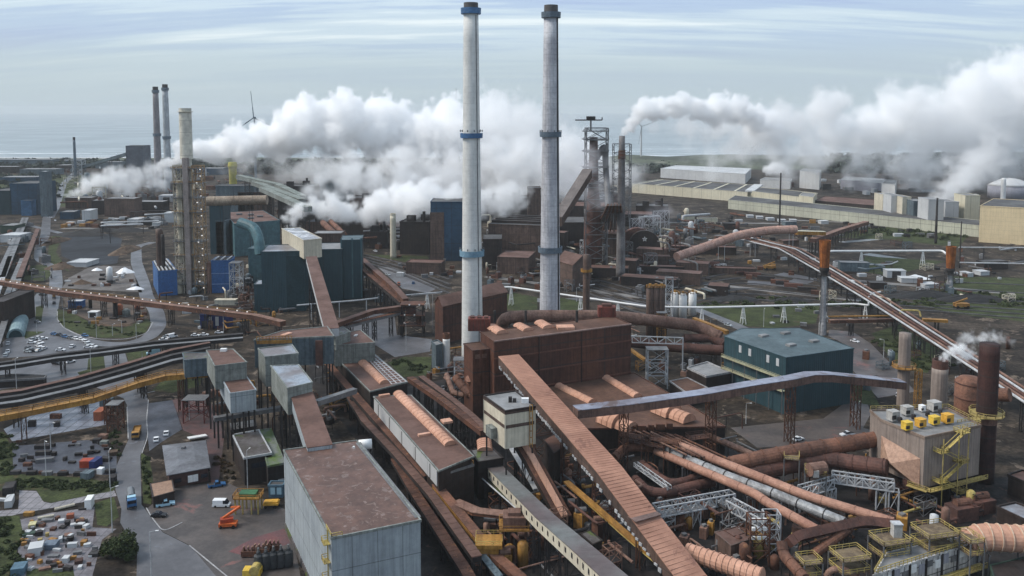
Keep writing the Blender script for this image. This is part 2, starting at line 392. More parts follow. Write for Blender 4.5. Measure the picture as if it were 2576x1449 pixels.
teal_l = M('light_teal_cladding', (.085, .17, .19), (.06, .125, .145), rough=.5, ns=.04, streak=.2, corr=1.0)
tealroof = M('teal_roof', (.090, .130, .142), (.068, .098, .108), rough=.5, ns=.06, seam=(1.2, 0, .1, .25))
blue = M('blue_container_paint', (.04, .12, .29), (.035, .11, .28), rough=.5, ns=.1, corr=.8, streak=.15)
navy = M('navy_paint', (.03, .045, .16), (.02, .03, .11), rough=.5)
farblue = M('faded_blue_cladding', (.028, .07, .12), (.02, .048, .08), rough=.6, ns=.03, seam=(12, 14, .5, .5))
cream = M('cream_cladding', (.62, .57, .45), (.52, .47, .37), rough=.6, ns=.05, streak=.2, corr=1.0, seam=(4, 0, .12, .35), fine=.1)
cream_y = M('pale_yellow_cladding', (.62, .58, .45), (.54, .50, .38), rough=.6, ns=.02, streak=.12, seam=(15, 0, .5, .45), fine=.06)
cream_g = M('faded_cream_green_cladding', (.50, .50, .40), (.42, .42, .34), rough=.6, ns=.02, streak=.15, seam=(11, 7, .5, .45), fine=.08)
cream_b = M('ivory_cladding', (.72, .58, .36), (.65, .52, .32), rough=.6, ns=.02, streak=.1, seam=(0, 4, .2, .18), fine=.05)
palewall = M('pale_grey_cladding', (.50, .51, .51), (.43, .44, .45), rough=.6, ns=.02, seam=(14, 0, .5, .3), fine=.06)
drkroof = M('dark_grey_roof', (.10, .10, .10), (.06, .06, .062), rough=.8, ns=.03)
greyroof = M('grey_roof', (.25, .25, .25), (.17, .17, .17), rough=.6, ns=.03)
mossroof = M('mossy_roof', (.13, .12, .12), (.075, .065, .06), rough=.5, ns=.2, patch=((.09, .12, .03), .12, .55))
brownwall = M('brown_cladding', (.13, .085, .068), (.085, .058, .048), streak=.35, ns=.05, corr=1.5, seam=(12, 6, .3, .5))
darkwall = M('dark_brown_cladding', (.042, .029, .025), (.024, .019, .018), streak=.3, ns=.06, seam=(8, 5, .3, .5))
filterwall = M('taupe_filter_cladding', (.30, .245, .21), (.235, .19, .165), rough=.65, ns=.06, streak=.25, corr=.9, seam=(1.2, 0, .12, .35), fine=.1)
white = M('white_paint', (.78, .78, .76), (.68, .68, .67), rough=.45, ns=.2, fine=.08)
whitewall = M('white_panel_wall', (.66, .64, .62), (.50, .48, .46), rough=.55, ns=.1, streak=.4, seam=(6, 3, .3, .8))
flare = M('orange_rust_flare', (.36, .115, .022), (.20, .062, .016), rough=.8, ns=.25, streak=.5)
darkrust = M('dark_rust_stack', (.058, .024, .020), (.032, .018, .017), rough=.8, ns=.1, seam=(0, 5, .35, .6), streak=.3)
glass = M('dark_glass', (.03, .035, .045), (.02, .022, .03), rough=.15, fine=.05, bump=0)
tyrem = M('black_rubber', (.022, .022, .022), (.015, .015, .015), rough=.9)
coal = M('black_coal', (.022, .023, .026), (.035, .034, .034), rough=.85, ns=.3, bump=.6, fine=.5)
sand = M('brown_ore_heap', (.13, .085, .055), (.08, .055, .04), rough=.95, ns=.2, bump=.5, fine=.4)
lamp_on = emis('lit_lamp', (1.0, .96, .90), .35)
green = M('green_paint', (.06, .18, .08), (.04, .12, .06), rough=.6)
redp = M('red_machine_paint', (.42, .07, .03), (.30, .05, .025), rough=.5)
def paint(n, c): return M('car_paint_'+n, c, tuple(v*.9 for v in c), rough=.25, fine=.05, bump=0)
P_white, P_grey, P_black, P_blue, P_silver, P_sky, P_red = (paint(n, c) for n, c in (('white', (.78, .79, .8)), ('grey', (.16, .17, .18)), ('black', (.02, .02, .022)), ('blue', (.04, .12, .26)), ('silver', (.42, .46, .48)), ('sky', (.35, .55, .66)), ('red', (.45, .06, .04))))
# ------------------------------------------------------------------ builders
POLY = {}
def quad(q, z):
    w = [G(p, z) for p in q]
    if len(w) == 3: w.append(w[0]+w[2]-w[1])
    return w
def inset(poly, d):
    n = len(poly); c = sum((V((p[0], p[1])) for p in poly), V((0, 0)))/n; out = []
    a = sum(poly[i][0]*poly[(i+1) % n][1]-poly[(i+1) % n][0]*poly[i][1] for i in range(n)); sg = 1 if a > 0 else -1
    for i in range(n):
        p0, p1, p2 = (V((poly[k % n][0], poly[k % n][1])) for k in (i-1, i, i+1))
        e1 = (p1-p0).normalized(); e2 = (p2-p1).normalized()
        n1 = V((-e1.y, e1.x))*sg; n2 = V((-e2.y, e2.x))*sg; m = n1+n2; m = m/max(.3, m.length_squared)*2
        out.append(p1+m*d)
    return out
def ring(mb, poly, d0, d1, z0, z1):
    """closed rim following a roof outline: between outline offset d0 (outer) and d1 (inner), real thickness"""
    o = inset(poly, d0); i = inset(poly, d1); n = len(poly)
    a = sum(poly[k][0]*poly[(k+1) % n][1]-poly[(k+1) % n][0]*poly[k][1] for k in range(n))
    vs = [(*p, z0) for p in o]+[(*p, z1) for p in o]+[(*p, z1) for p in i]+[(*p, z0) for p in i]; fs = []
    for k in range(n):
        l = (k+1) % n
        for q in range(4):
            f = (q*n+k, q*n+l, ((q+1) % 4)*n+l, ((q+1) % 4)*n+k); fs.append(f if a > 0 else f[::-1])
    mb.add(vs, fs)
def bld(name, label, cat, q, z, wall, roof, zb=0, rim=.5, rimm=None, group=None, legs=0, world=False):
    w = [V((p[0], p[1], z)) for p in q] if world else quad(q, z)
    c = sum(w, V((0, 0, 0)))/len(w); t = thing(name, label, cat, (c.x, c.y, zb if not legs else 0), group)
    xy = [(p.x, p.y) for p in w]; POLY[t.name] = (xy, z, zb)
    m = MB(); m.prism(xy, zb, z-.15); part(t, 'wall', m, wall)
    m = MB(); m.prism([tuple(p) for p in inset(xy, -.12)], z-.147, z); part(t, 'roof', m, roof)
    if rim:
        m = MB(); ring(m, xy, -.22, .18, z-.35, z+rim); part(t, 'parapet', m, rimm or wall)
    if legs:
        ii = inset(xy, .6)
        for i in range(len(ii)):
            for k in range(legs):
                p = ii[i].lerp(ii[(i+1) % len(ii)], k/legs); m = MB(); m.beam((p.x, p.y, 0), (p.x, p.y, zb), .5); part(t, 'column', m, dsteel)
    return t
def wallpt(t, e, u, z, out=0.0):
    xy, zt, zb = POLY[t.name]; n = len(xy); a = V(xy[e % n]); b = V(xy[(e+1) % n]); p = a.lerp(b, u)
    c = sum((V(q) for q in xy), V((0, 0)))/n; d = (b-a).normalized(); nr = V((d.y, -d.x))
    if (c-p).dot(nr) > 0: nr = -nr
    return V((p.x+nr.x*out, p.y+nr.y*out, z)), V((d.x, d.y, 0)), V((nr.x, nr.y, 0))
def wboxes(t, name, e, us, z, w, h, mat, depth=.25, each=True):
    mb = MB()
    for u in us:
        p, d, nr = wallpt(t, e, u, z, depth/2-.05)
        if each: mb = MB()
        mb.box(p, (w, depth, h), math.atan2(d.y, d.x))
        if each: part(t, name, mb, mat)
    if not each: part(t, name, mb, mat)
def front_edges(t):
    """edges of the outline that face the camera, nearest first"""
    xy = POLY[t.name][0]; r = []
    for e in range(len(xy)):
        p, d, nr = wallpt(t, e, .5, 0)
        if nr.dot(V((-p.x, -p.y, 0)).normalized()) > .08: r.append((p.length, e))
    return [e for _, e in sorted(r)]
def rooftop(t, us, sz, mat, name='roof_vent', rz=None):
    """boxes on the roof at bilinear outline coordinates"""
    xy, z, zb = POLY[t.name]; a, b, c, d = (V(p) for p in xy[:4])
    ang = math.atan2((b-a).y, (b-a).x) if rz is None else rz
    for u, v in us:
        p = a.lerp(b, u).lerp(d.lerp(c, u), v); m = MB(); m.box((p.x, p.y, z+sz[2]/2-.05), sz, ang); part(t, name, m, mat)
def barrel(t, name, p, q, r, mat, rise=.6, base=0.0, rib=0):
    """half-barrel roof light from p to q (world points on the roof)"""
    p, q = V(p), V(q); d = (q-p); L = d.length; d.normalize(); a = V((-d.y, d.x, 0)).normalized(); m = MB()
    def sec(c, k=1.0): return [c + a*math.cos(th)*r*k + V((0, 0, base+math.sin(th)*r*rise*k)) for th in [math.pi*i/8 for i in range(9)]]
    s0, s1 = sec(p), sec(q); m.add(s0+s1, [(i, i+1, 10+i, 9+i) for i in range(8)]+[tuple(range(8, -1, -1)), tuple(range(9, 18)), (0, 9, 17, 8)])
    if rib:
        n = int(L/rib)
        for i in range(n+1):
            c = p+d*(L*i/max(1, n)); s = sec(c, 1.03)
            for j in range(8): m.beam(s[j], s[j+1], .12, .12)
    return part(t, name, m, mat)
def sweep(m, path, w, h, drop=0.0):
    """rectangular section of width w and height h hung under the 3-D line"""
    k = len(path); vs = []
    for i, p in enumerate(path):
        a = path[max(0, i-1)]; b = path[min(k-1, i+1)]
        d1 = V(((p-a).x, (p-a).y, 0)); d2 = V(((b-p).x, (b-p).y, 0))
        if d1.length < 1e-4: d1 = d2
        if d2.length < 1e-4: d2 = d1
        d1.normalize(); d2.normalize(); t = (d1+d2).normalized(); s = V((t.y, -t.x, 0)); s = s/max(.5, t.dot(d1))
        for z, e in ((-drop, 1), (-drop, -1), (-drop-h, -1), (-drop-h, 1)): vs.append(p+s*(w/2*e)+V((0, 0, z)))
    fs = [(i*4+j, i*4+(j+1) % 4, (i+1)*4+(j+1) % 4, (i+1)*4+j) for i in range(k-1) for j in range(4)]
    fs += [(3, 2, 1, 0), tuple((k-1)*4+j for j in range(4))]
    return m.add(vs, fs)
def along(path, step, off=0.0):
    out = []; L = [(b-a).length for a, b in zip(path, path[1:])]; T = sum(L); s = off
    while s <= T:
        r = s
        for i, l in enumerate(L):
            if r <= l or i == len(L)-1:
                out.append((path[i].lerp(path[i+1], r/l if l else 0), (path[i+1]-path[i]).normalized())); break
            r -= l
        s += step
    return out
def pts(spec): return [G(p, z) for p, z in spec]
def gallery(label, spec, w, h, roofm, wallm, step=22, legm=None, rib=0, name='conveyor_gallery', group=None, cat='conveyor', legw=None, win=None, world=False, legmin=2.5, cover=None, coverm=None):
    path = spec if world else pts(spec); t = thing(name, label, cat, (path[0].x, path[0].y, 0), group)
    m = MB(); sweep(m, path, w, h, .22); part(t, 'wall', m, wallm)
    m = MB(); sweep(m, path, w+.35, .2, 0)
    if rib:
        for p, d in along(path, rib):
            s = V((d.y, -d.x, 0)).normalized()*(w/2+.15); m.beam(p-s+V((0, 0, .02)), p+s+V((0, 0, .02)), .16, .09)
    part(t, 'roof', m, roofm)
    if cover: m = MB(); sweep(m, [p+V((0, 0, .6)) for p in path], cover, .55); part(t, 'belt_cover', m, coverm)
    if win:
        for p, d in along(path, win[0], 2):
            s = V((d.y, -d.x, 0)).normalized()*(w/2+.02)
            if s.dot(V((p.x, p.y, 0))) > 0: s = -s
            m = MB(); m.box(p+s+V((0, 0, -h*.5)), (win[1], .2, win[2]), math.atan2(d.y, d.x)); part(t, 'window', m, glass)
    if step:
        lw = legw or w*.8
        for p, d in along(path, step, step*.5):
            zt = p.z-h-.2
            if zt < legmin: continue
            m = MB(); m.lattice((p.x, p.y), 1.6, lw, 0, zt, max(1, int(zt/5)), .3, math.atan2(d.y, d.x), 1.0); part(t, 'trestle', m, legm or dsteel)
    return t
def rounded(path, r, n=4):
    out = [path[0]]
    for a, b, c in zip(path, path[1:], path[2:]):
        d1 = (a-b); d2 = (c-b); k = min(r, d1.length*.45, d2.length*.45); p = b+d1.normalized()*k; q = b+d2.normalized()*k
        for i in range(n+1): t = i/n; out.append(p*(1-t)**2+b*2*t*(1-t)+q*t*t)
    return out+[path[-1]]
def pipe(label, spec, r, mat, flange=0, step=0, legm=None, name='pipe', cat='pipe', group=None, bend=3, world=False, n=12, taper=None, legw=.3, aframe=False, flm=None):
    path = spec if world else pts(spec); path = rounded(path, bend) if len(path) > 2 else path
    t = thing(name, label, cat, (path[0].x, path[0].y, 0), group)
    m = MB(); m.tube(path, r, n, r2=taper); part(t, 'shell', m, mat, smooth=False)
    if flange:
        m = MB()
        for p, d in along(path, flange, flange*.5): m.tube([p-d*.12, p+d*.12], r*1.07+.05, n)
        part(t, 'flange', m, flm or mat)
    if step:
        for p, d in along(path, step, step*.5):
            zt = p.z-r
            if zt < .8: continue
            s = V((d.y, -d.x, 0)).normalized(); m = MB(); b = V((p.x, p.y, 0))
            if aframe:
                for e in (-1, 1):
                    for g in (-1, 1):
                        dd = V((d.x, d.y, 0)).normalized()*g; m.beam(b+s*e*1.6+dd*1.1, b+s*e*.3+dd*.3+V((0, 0, zt)), legw)
                for f in (.35, .7):
                    k = 1.6+(.3-1.6)*f; kk = 1.1+(.3-1.1)*f
                    cs = [b+s*e*k+V((d.x, d.y, 0)).normalized()*g*kk+V((0, 0, zt*f)) for e, g in ((-1, -1), (1, -1), (1, 1), (-1, 1))]
                    for i in range(4): m.beam(cs[i], cs[(i+1) % 4], legw*.7)
            else:
                for e in (-1, 1): m.beam(b+s*e*r*.9, b+s*e*r*.9+V((0, 0, zt)), legw)
                m.beam(b-s*r*1.1+V((0, 0, zt)), b+s*r*1.1+V((0, 0, zt)), legw)
            part(t, 'support', m, legm or dsteel)
    return t
def sheet(name, poly, z, mat, label=None, cat=None, kind='structure', thick=0.0):
    w = [G(p, 0) for p in poly]; m = MB(); m.prism([(p.x, p.y) for p in w], z-.35-thick, z, bottom=False)
    o = m.obj(name, mat); return tag(o, label, cat, None, kind)
def road(name, spec, w, z, mat):
    path = [G(p, 0) for p in spec]; path = rounded(path, 14, 5); m = MB()
    sweep(m, [p+V((0, 0, z)) for p in path], w, .3); return tag(m.obj(name, mat), kind='structure')
def stack(name, label, base, Y, ytop, r0, r1, mat, cat='chimney', group=None, bands=(), cap=None, zb=0, n=24, x=None):
    """round stack: base photo point x, depth Y, top at photo row ytop"""
    X = D((base, 600), Y); zt = zat((base, ytop), Y); t = thing(name, label, cat, (X.x, Y, zb), group)
    m = MB(); k = 14; ct = zt-(cap[0] if cap else 0)
    m.lathe((X.x, Y, 0), [(r0+(r1-r0)*i/k*(ct-zb)/(zt-zb), zb+(ct-zb)*i/k) for i in range(k+1)], n); part(t, 'shaft', m, mat, smooth=True)
    if cap:
        m = MB(); m.lathe((X.x, Y, 0), [(r1*1.0, ct-.01), (r1*.98, zt), (r1*.8, zt), (r1*.78, ct+.3)], n); part(t, 'top_collar', m, cap[1])
    for yb, hb, bm in bands:
        z = zat((base, yb), Y); f = (z-zb)/(zt-zb); r = r0+(r1-r0)*f; m = MB()
        m.lathe((X.x, Y, 0), [(r*1.0, z-hb/2), (r+1.15, z-hb/2), (r+1.25, z+hb/2), (r*1.0+.9, z+hb/2), (r+.9, z-hb/2+.3), (r*.99, z-hb/2+.3)], n, cap=False); part(t, 'gallery_ring', m, bm)
    return t
# ================================================================== FOREGROUND
# ---- grey hall with brown roof
t = bld('metal_hall', 'big grey corrugated hall with worn brown flat roof, nearest building in the foreground', 'industrial hall',
        [(713.7, 1132.7), (897, 1109), (1057.7, 1309), (833.7, 1354)], 23, greywall, halroof, rim=.25, rimm=stonewall)
HALL = t; xy = [V((*p, 0)) for p in POLY[t.name][0]]
m = MB(); a, b = xy[1], xy[2]; m.beam(a.lerp(b, .03)+V((0, 0, 23.03)), a.lerp(b, .97)+V((0, 0, 23.03)), 1.5, .16); part(t, 'gutter_strip', m, steel)
m = MB(); e = front_edges(t)
c, d, nr = wallpt(t, 2, .995, 0, 0)
# yellow caged ladder and landings on the near left corner
m = MB(); p0 = xy[3]+(xy[0]-xy[3]).normalized()*2.2; s = (xy[0]-xy[3]).normalized(); o = V((s.y, -s.x, 0)); o = -o if o.dot(p0-xy[1]) < 0 else o
for k in range(5):
    z = 3.5+k*4.4; q = p0+o*.8+V((0, 0, z)); m.box(q, (2.6, 1.5, .12), math.atan2(s.y, s.x)); m.rail([q-s*1.3+o*.7, q+s*1.3+o*.7, q+s*1.3-o*.7], 1.1, .12, step=.9)
m.beam(p0+o*.3+V((0, 0, .5)), p0+o*.3+V((0, 0, 24)), .14); m.beam(p0+o*.3+s*.6+V((0, 0, .5)), p0+o*.3+s*.6+V((0, 0, 24)), .14)
m.rail([xy[3]+s*5+V((0, 0, 23)), xy[3]+V((0, 0, 23)), xy[3]+(xy[2]-xy[3]).normalized()*2.5+V((0, 0, 23))], 1.1, .13, step=1); part(t, 'ladder', m, yellow)
m = MB(); a, b = xy[0], xy[3]; m.beam(a+V((0, 0, .8))+o*.12, b+V((0, 0, .8))+o*.12, .3, 1.6); part(t, 'base_strip', m, mossroof)
# small rooftop light
m = MB(); q = G((890, 1127), 23); m.box(q+V((0, 0, .25)), (.6, .6, .5)); part(t, 'roof_lamp', m, white)
# white drum behind the hall
q = G(J_(945, 455), 21); t = thing('storage_drum', 'white cylindrical drum lying behind the far right corner of the grey hall', 'tank', (q.x, q.y, 19), None)
m = MB(); d = V((1, .25, 0)).normalized(); m.tube([q-d*1.9, q+d*1.9], 1.45, 20); part(t, 'shell', m, white, True)
for k in (-1, 1): m = MB(); m.box(q+d*k-V((0, 0, 1.6)), (.4, 2, .8)); part(t, 'saddle', m, steel)
m = MB(); m.lattice((q.x, q.y), 4, 3, 0, 19, 4, .3); part(t, 'trestle', m, dsteel)
# ---- brown gallery running into the hall and its upper box
gallery('brown roofed gallery with grey side running down into the grey hall', [((757, 984), 27), (J_(603, 468), 24.2)], 6.9, 4.2, brownroof, greywall, step=18)
t = bld('transfer_house', 'grey-green transfer house with pale wet roof patch, heading the brown gallery', 'transfer tower',
        [F_(280, 1140), F_(530, 1130), F_(655, 1290), F_(430, 1342)], 30, stonewall, wetroof, zb=21, rim=.2, legs=2)
t = bld('transfer_house', 'upper grey-green transfer house with round-edged roof beside the long yellow-edged building', 'transfer tower',
        [F_(165, 985), F_(470, 950), F_(528, 1030), F_(228, 1062)], 31, stonewall, wetroof, zb=20, rim=.3, legs=1)
t = bld('transfer_house', 'long blue-grey transfer building with brown roof and rusty yellow parapet, on columns', 'transfer tower',
        [F_(130, 905), F_(380, 825), F_(790, 785), F_(850, 872)], 31, bluegrey, brownroof, zb=20, rim=.25, rimm=stonewall, legs=2)
rooftop(t, [(.45, .3)], (4.5, 2.0, .5), orange_l, 'roof_light')
m = MB(); a = G(F_(150, 915), 31); b = G(F_(470, 905), 31); m.rail([a, b], 1.6, .2, step=1.2); m.beam(a-V((0, 0, .6)), b-V((0, 0, .6)), .25, 1.3); part(t, 'railing', m, dyellow)
m = MB(); p, d, nr = wallpt(t, 2, .45, 25, .15); p = G(F_(715, 890), 31); m.box((p.x, p.y-.2, 25.2), (2.8, .4, 10), 0); part(t, 'rusty_panel', m, brownduct)
t = bld('roof_house', 'low house with rusty hipped roof right of the long blue-grey transfer building', 'industrial building',
        [F_(855, 955), F_(985, 835), F_(1090, 815), F_(1222, 930)], 22, stonewall, brownroof, zb=13, rim=.2, legs=1)
rooftop(t, [(.6, .55)], (2.5, 1.2, .5), steel_l)
t = bld('lump_house', 'small grey-green rounded cap building at the foot of the brown inclined gallery', 'industrial building',
        [F_(815, 835), F_(930, 787), F_(1000, 832), F_(865, 875)], 26, stonewall, mossroof, zb=20, rim=.2)
# boxes left of them
t = bld('transfer_house', 'square grey transfer house with brown roof and white roof light, left of the long building', 'transfer tower',
        [E_(1870, 855), E_(2110, 845), E_(2232, 962), E_(1945, 998)], 30, stonewall, brownroof, zb=21.5, rim=.2, legs=2)
m = MB(); q = G(E_(2025, 862), 30); m.box(q+V((0, 0, .5)), (2.2, 1.6, 1)); part(t, 'roof_light', m, white)
t = bld('transfer_house', 'lower grey transfer house with brown roof, just in front of the square one', 'transfer tower',
        [E_(1985, 1065), E_(2210, 1062), E_(2318, 1212), E_(2085, 1245)], 24, greywall, brownroof, zb=17, rim=.2, legs=2)
t = bld('connector_house', 'low grey-brown connector house left of the square transfer house', 'industrial building',
        [E_(1655, 880), E_(1870, 875), E_(1900, 925), E_(1670, 945)], 22, bluegrey, mossroof, zb=15, rim=.2, legs=2)
gallery('pale pipe bridge carrying grey cable trays below the two transfer houses', [(I_(1760, 140), 12), (I_(2390, 40), 12)], 2.2, 1.2, steel, steel, step=16, name='pipe_bridge', cat='pipe bridge')
gallery('grey truss walkway between the brown gallery and the orange ridged hall', [(J_(575, 125), 22), (J_(870, 30), 22)], 2.0, 1.6, steel, steel, step=0, name='walkway', cat='walkway')
# ---- sinter hall, two sections with orange ridge lights
def ridgehall(name, label, q, z, r0, r1, rad, zl):
    t = bld(name, label, 'industrial hall', q, z, darkwall, brownroof, rim=.15, rimm=stonewall)
    a, b = G(r0, z), G(r1, z); barrel(t, 'ridge_light', a, b, rad, orange_l, .7, 0, rib=2.5); return t
t = ridgehall('sinter_hall', 'brown hall section with orange ridge light and grey strip rack on its roof',
          [F_(885, 1080), F_(1215, 1030), F_(1515, 1285), F_(1180, 1372)], 14, F_(1110, 1112), F_(1310, 1300), 1.9, 0)
m = MB(); a, b, c, d = (G(F_(*p), 14.12) for p in ((1130, 1050), (1212, 1036), (1508, 1284), (1375, 1305)))
for k in range(15): f = k/14; m.beam(a.lerp(d, f), b.lerp(c, f), .22, .25)
for k in range(4): f = k/3; m.beam(a.lerp(b, f), d.lerp(c, f), .25, .3)
part(t, 'strip_rack', m, steel_l)
t = ridgehall('sinter_hall', 'long low brown hall with the longest orange ridge light and pale left side wall',
          [J_(1010, 95), J_(1290, 85), J_(1765, 545), J_(1500, 655)], 15, J_(1195, 75), J_(1590, 462), 2.0, 0)
LH = t; xy = POLY[t.name][0]
a, b = V((*xy[3], 0)), V((*xy[0], 0)); s = (b-a).normalized(); o = V((-s.y, s.x, 0)); o = o if o.x < 0 else -o
m = MB(); L = (b-a).length; m.box((a+b)/2+o*.1+V((0, 0, 12.2)), (L*.97, .3, 4.6), math.atan2(s.y, s.x)); part(t, 'side_panel', m, palewall)
m = MB()
for k in range(5): p = a.lerp(b, .1+k*.2)+o*.3; m.box(p+V((0, 0, 12.2)), (.35, .12, 4.4), math.atan2(s.y, s.x))
part(t, 'downpipe', m, dsteel)
for q, sz in (((J_(1090, 92)), (4, 1.4)), ((J_(1390, 388)), (4, 1.3)), ((J_(1560, 287)), (3.4, 3.2))):
    m = MB(); p = G(q, 15); m.box(p+V((0, 0, .35)), (*sz, .7), math.atan2(s.y, s.x)+math.pi/2); part(t, 'hatch', m, orange_l)
t = bld('end_house', 'flat mossy end house at the near end of the long orange-ridged hall', 'industrial building',
        [J_(1480, 565), J_(1640, 528), J_(1762, 612), J_(1555, 675)], 13, darkwall, mossroof, rim=.3, rimm=steel)
m = MB(); a, b = G(J_(1640, 530), 13), G(J_(1762, 612), 13); m.rail([a, b], 1.3, .12); part(t, 'railing', m, dyellow)
rooftop(t, [(.5, .5)], (1.2, 1.2, 1.2), dsteel)
t = bld('shed', 'small rusty shed with orange roof hatch between the ridged hall and the cream tower', 'shed',
        [J_(1740, 500), J_(1890, 470), J_(1985, 560), J_(1800, 590)], 12, darkwall, mossroof, rim=.2)
a, b = G(J_(1840, 450), 12.2), G(J_(1850, 505), 12.2); barrel(t, 'roof_light', a+V((0, 2.0, 0)), b, 2.4, orange_l, .5, 0, 1.5)
# dark twin conveyors left of the hall
gallery('dark rusty conveyor running along the left side of the long ridged hall', [(F_(800, 1120), 13), (J_(960, 180), 10), (J_(1420, 690), 9)], 2.6, 1.6, rsteel, dsteel, step=14)
gallery('second dark conveyor from the transfer houses down past the grey hall', [(F_(850, 1180), 8), (J_(940, 270), 8), (J_(1180, 520), 8.5), (J_(1450, 830), 8.5), (J_(1790, 1300), 8)], 2.4, 1.4, brownroof, dsteel, step=16, rib=3)
gallery('third dark conveyor closest to the right wall of the grey hall', [(J_(1170, 560), 6.5), (J_(1330, 830), 6.5), (J_(1700, 1390), 6.5), (J_(1760, 1500), 6.5)], 2.6, 1.3, rsteel, dsteel, step=16, rib=3)
gallery('narrow green-edged conveyor under the orange belt cover', [(J_(1490, 870), 5), (J_(1790, 1240), 5), (J_(1960, 1449), 5)], 1.6, 1.0, bluegrey, dsteel, step=16, rib=2)
gallery('red-orange covered conveyor sloping past the long hall towards the bottom edge', [(J_(1480, 750), 9), (J_(1860, 1210), 7)], 2.5, 1.6, rustduct, dyellow, step=14)
gallery('rusty orange conveyor end at the bottom centre edge', [(J_(1900, 1260), 5), (J_(2130, 1460), 4)], 2.6, 1.2, rustduct, rsteel, step=12)
gallery('long brown conveyor behind the orange-ridged halls', [(F_(1540, 1240), 12), (J_(1500, 90), 13), (J_(1840, 350), 14)], 2.4, 1.6, rsteel, rsteel, step=14, rib=3)
gallery('second brown conveyor left of the cream tower', [(F_(1640, 1230), 12), (F_(1940, 1449), 13), (J_(1760, 240), 14), (J_(1850, 330), 14)], 2.0, 1.4, brownroof, dsteel, step=14, rib=3)
t = thing('sorting_machine', 'ochre stepped hopper platform at the foot of the red-orange conveyor', 'machine', tuple(G(J_(1880, 1220))))
m = MB(); q = G(J_(1880, 1190), 7); m.box(q, (7, 6, 1)); m.box(q+V((0, 0, -3)), (5, 5, 5)); part(t, 'hopper', m, dyellow)
m = MB(); m.rail([q+V((-3.5, -3, .5)), q+V((3.5, -3, .5)), q+V((3.5, 3, .5)), q+V((-3.5, 3, .5))], 1.1, .1, True); part(t, 'railing', m, yellow)
# hopper house on legs with arched chute
t = thing('hopper_house', 'rusty orange hopper house on four legs below the cream-windowed gallery', 'hopper', tuple(G(J_(2060, 1240))))
q = G(J_(2070, 1060), 10)
m = MB(); m.box(q+V((0, 0, 1.5)), (6, 5, 3)); m.box(q+V((0, 0, 3.4)), (3.4, 3, 1)); part(t, 'body', m, tan)
m = MB(); m.box(q+V((0, 0, -.2)), (8, 6.5, .4)); m.rail([q+V((-4, -3.2, 0)), q+V((4, -3.2, 0)), q+V((4, 3.2, 0)), q+V((-4, 3.2, 0))], 1.1, .12, True); part(t, 'platform', m, dyellow)
for a in (-3, 3):
    for b in (-2.4, 2.4): m = MB(); m.beam((q.x+a, q.y+b, 0), (q.x+a, q.y+b, q.z), .5); part(t, 'leg', m, rsteel)
gallery('curved rusty chute cover reaching left from the hopper house', [(J_(1620, 880), 8), (J_(1780, 950), 9), (J_(2000, 975), 10)], 3.2, .8, tan, rsteel, step=12)
# ---- cream transfer tower
t = bld('cream_tower', 'cream two-storey transfer tower with brown bands and grey flat roof, on tall legs', 'transfer tower',
        [K_(30, 92), K_(268, 56), K_(415, 172), K_(190, 207)], 31, cream, greyroof, zb=19.5, rim=.35, rimm=darkwall, legs=1)
xy = POLY[t.name][0]
for z in (26.2,): m = MB(); ring(m, xy, -.1, .1, z-.5, z+.5); part(t, 'brown_band', m, brownwall)
m = MB(); ring(m, xy, -.1, .1, 30, 30.9); part(t, 'brown_band', m, brownwall)
m = MB()
for i in range(4): m.beam((*xy[i], 19.6), (*xy[i], 30), .4)
part(t, 'corner_strip', m, cream)
q = G(K_(95, 370), 22); p, d, nr = wallpt(t, 3, .5, 22.5, 1.0); m = MB(); m.box(p, (4, 2, 3.2), math.atan2(d.y, d.x)); part(t, 'bay', m, stonewall)
m = MB(); q = G(K_(340, 140), 31); m.box(q+V((0, 0, .7)), (2.2, 1.4, 1.4)); part(t, 'roof_unit', m, white)
for dx, dz in ((-4.5, 1.6), (-3.2, 1.1)): m = MB(); m.box(q+V((dx, .5, dz/2)), (1.1, 1.1, dz)); part(t, 'roof_unit', m, dsteel)
m = MB(); p, d, nr = wallpt(t, 2, .2, 25, .5); m.beam((p.x, p.y, 19), (p.x, p.y, 32), .25); m.beam((p.x+.8, p.y, 19), (p.x+.8, p.y, 32), .25)
for z in (20, 22, 24, 26, 28, 30, 32): m.beam((p.x, p.y, z), (p.x+.8, p.y, z), .2)
part(t, 'ladder', m, dyellow)
gallery('narrow inclined conveyor with bright orange belt cover dropping from the cream tower', [(K_(285, 385), 20), (K_(395, 560), 15.5), (K_(640, 1005), 4)], 4.6, 2.0, rsteel, darkwall, step=14, cover=2.0, coverm=orange_l)
gallery('white-edged walkway beside the orange belt cover under the cream tower', [(K_(235, 480), 12), (K_(420, 790), 7)], 1.2, .5, steel_l, steel, step=10, name='walkway', cat='walkway')
# ---- gallery with cream windowed wall
gallery('long straight gallery with cream windowed side wall, running to the bottom edge',
        [(K_(88, 600), 9), (K_(495, 1000), 18), (K_(800, 1260), 26), (K_(1060, 1490), 34)], 4.6, 3.0, M('gallery_roof_grey_green', (.16, .17, .165), (.11, .085, .085), rough=.45, ns=.03), cream, step=18, win=(5, .9, 1.1))
pipe('thin white pipe with mossy ledge running below the cream-windowed gallery', [(K_(-10, 690), 6), (K_(400, 1050), 13), (K_(860, 1460), 24)], .22, steel_l, step=14)
t = gallery('green mossy ledge along the foot of the cream-windowed gallery', [(K_(40, 690), 5), (K_(380, 1000), 12.5), (K_(820, 1380), 22)], 1.6, .4, M('moss', (.06, .085, .02), (.05, .05, .03), rough=.95), steel, step=0, name='walkway', cat='walkway')
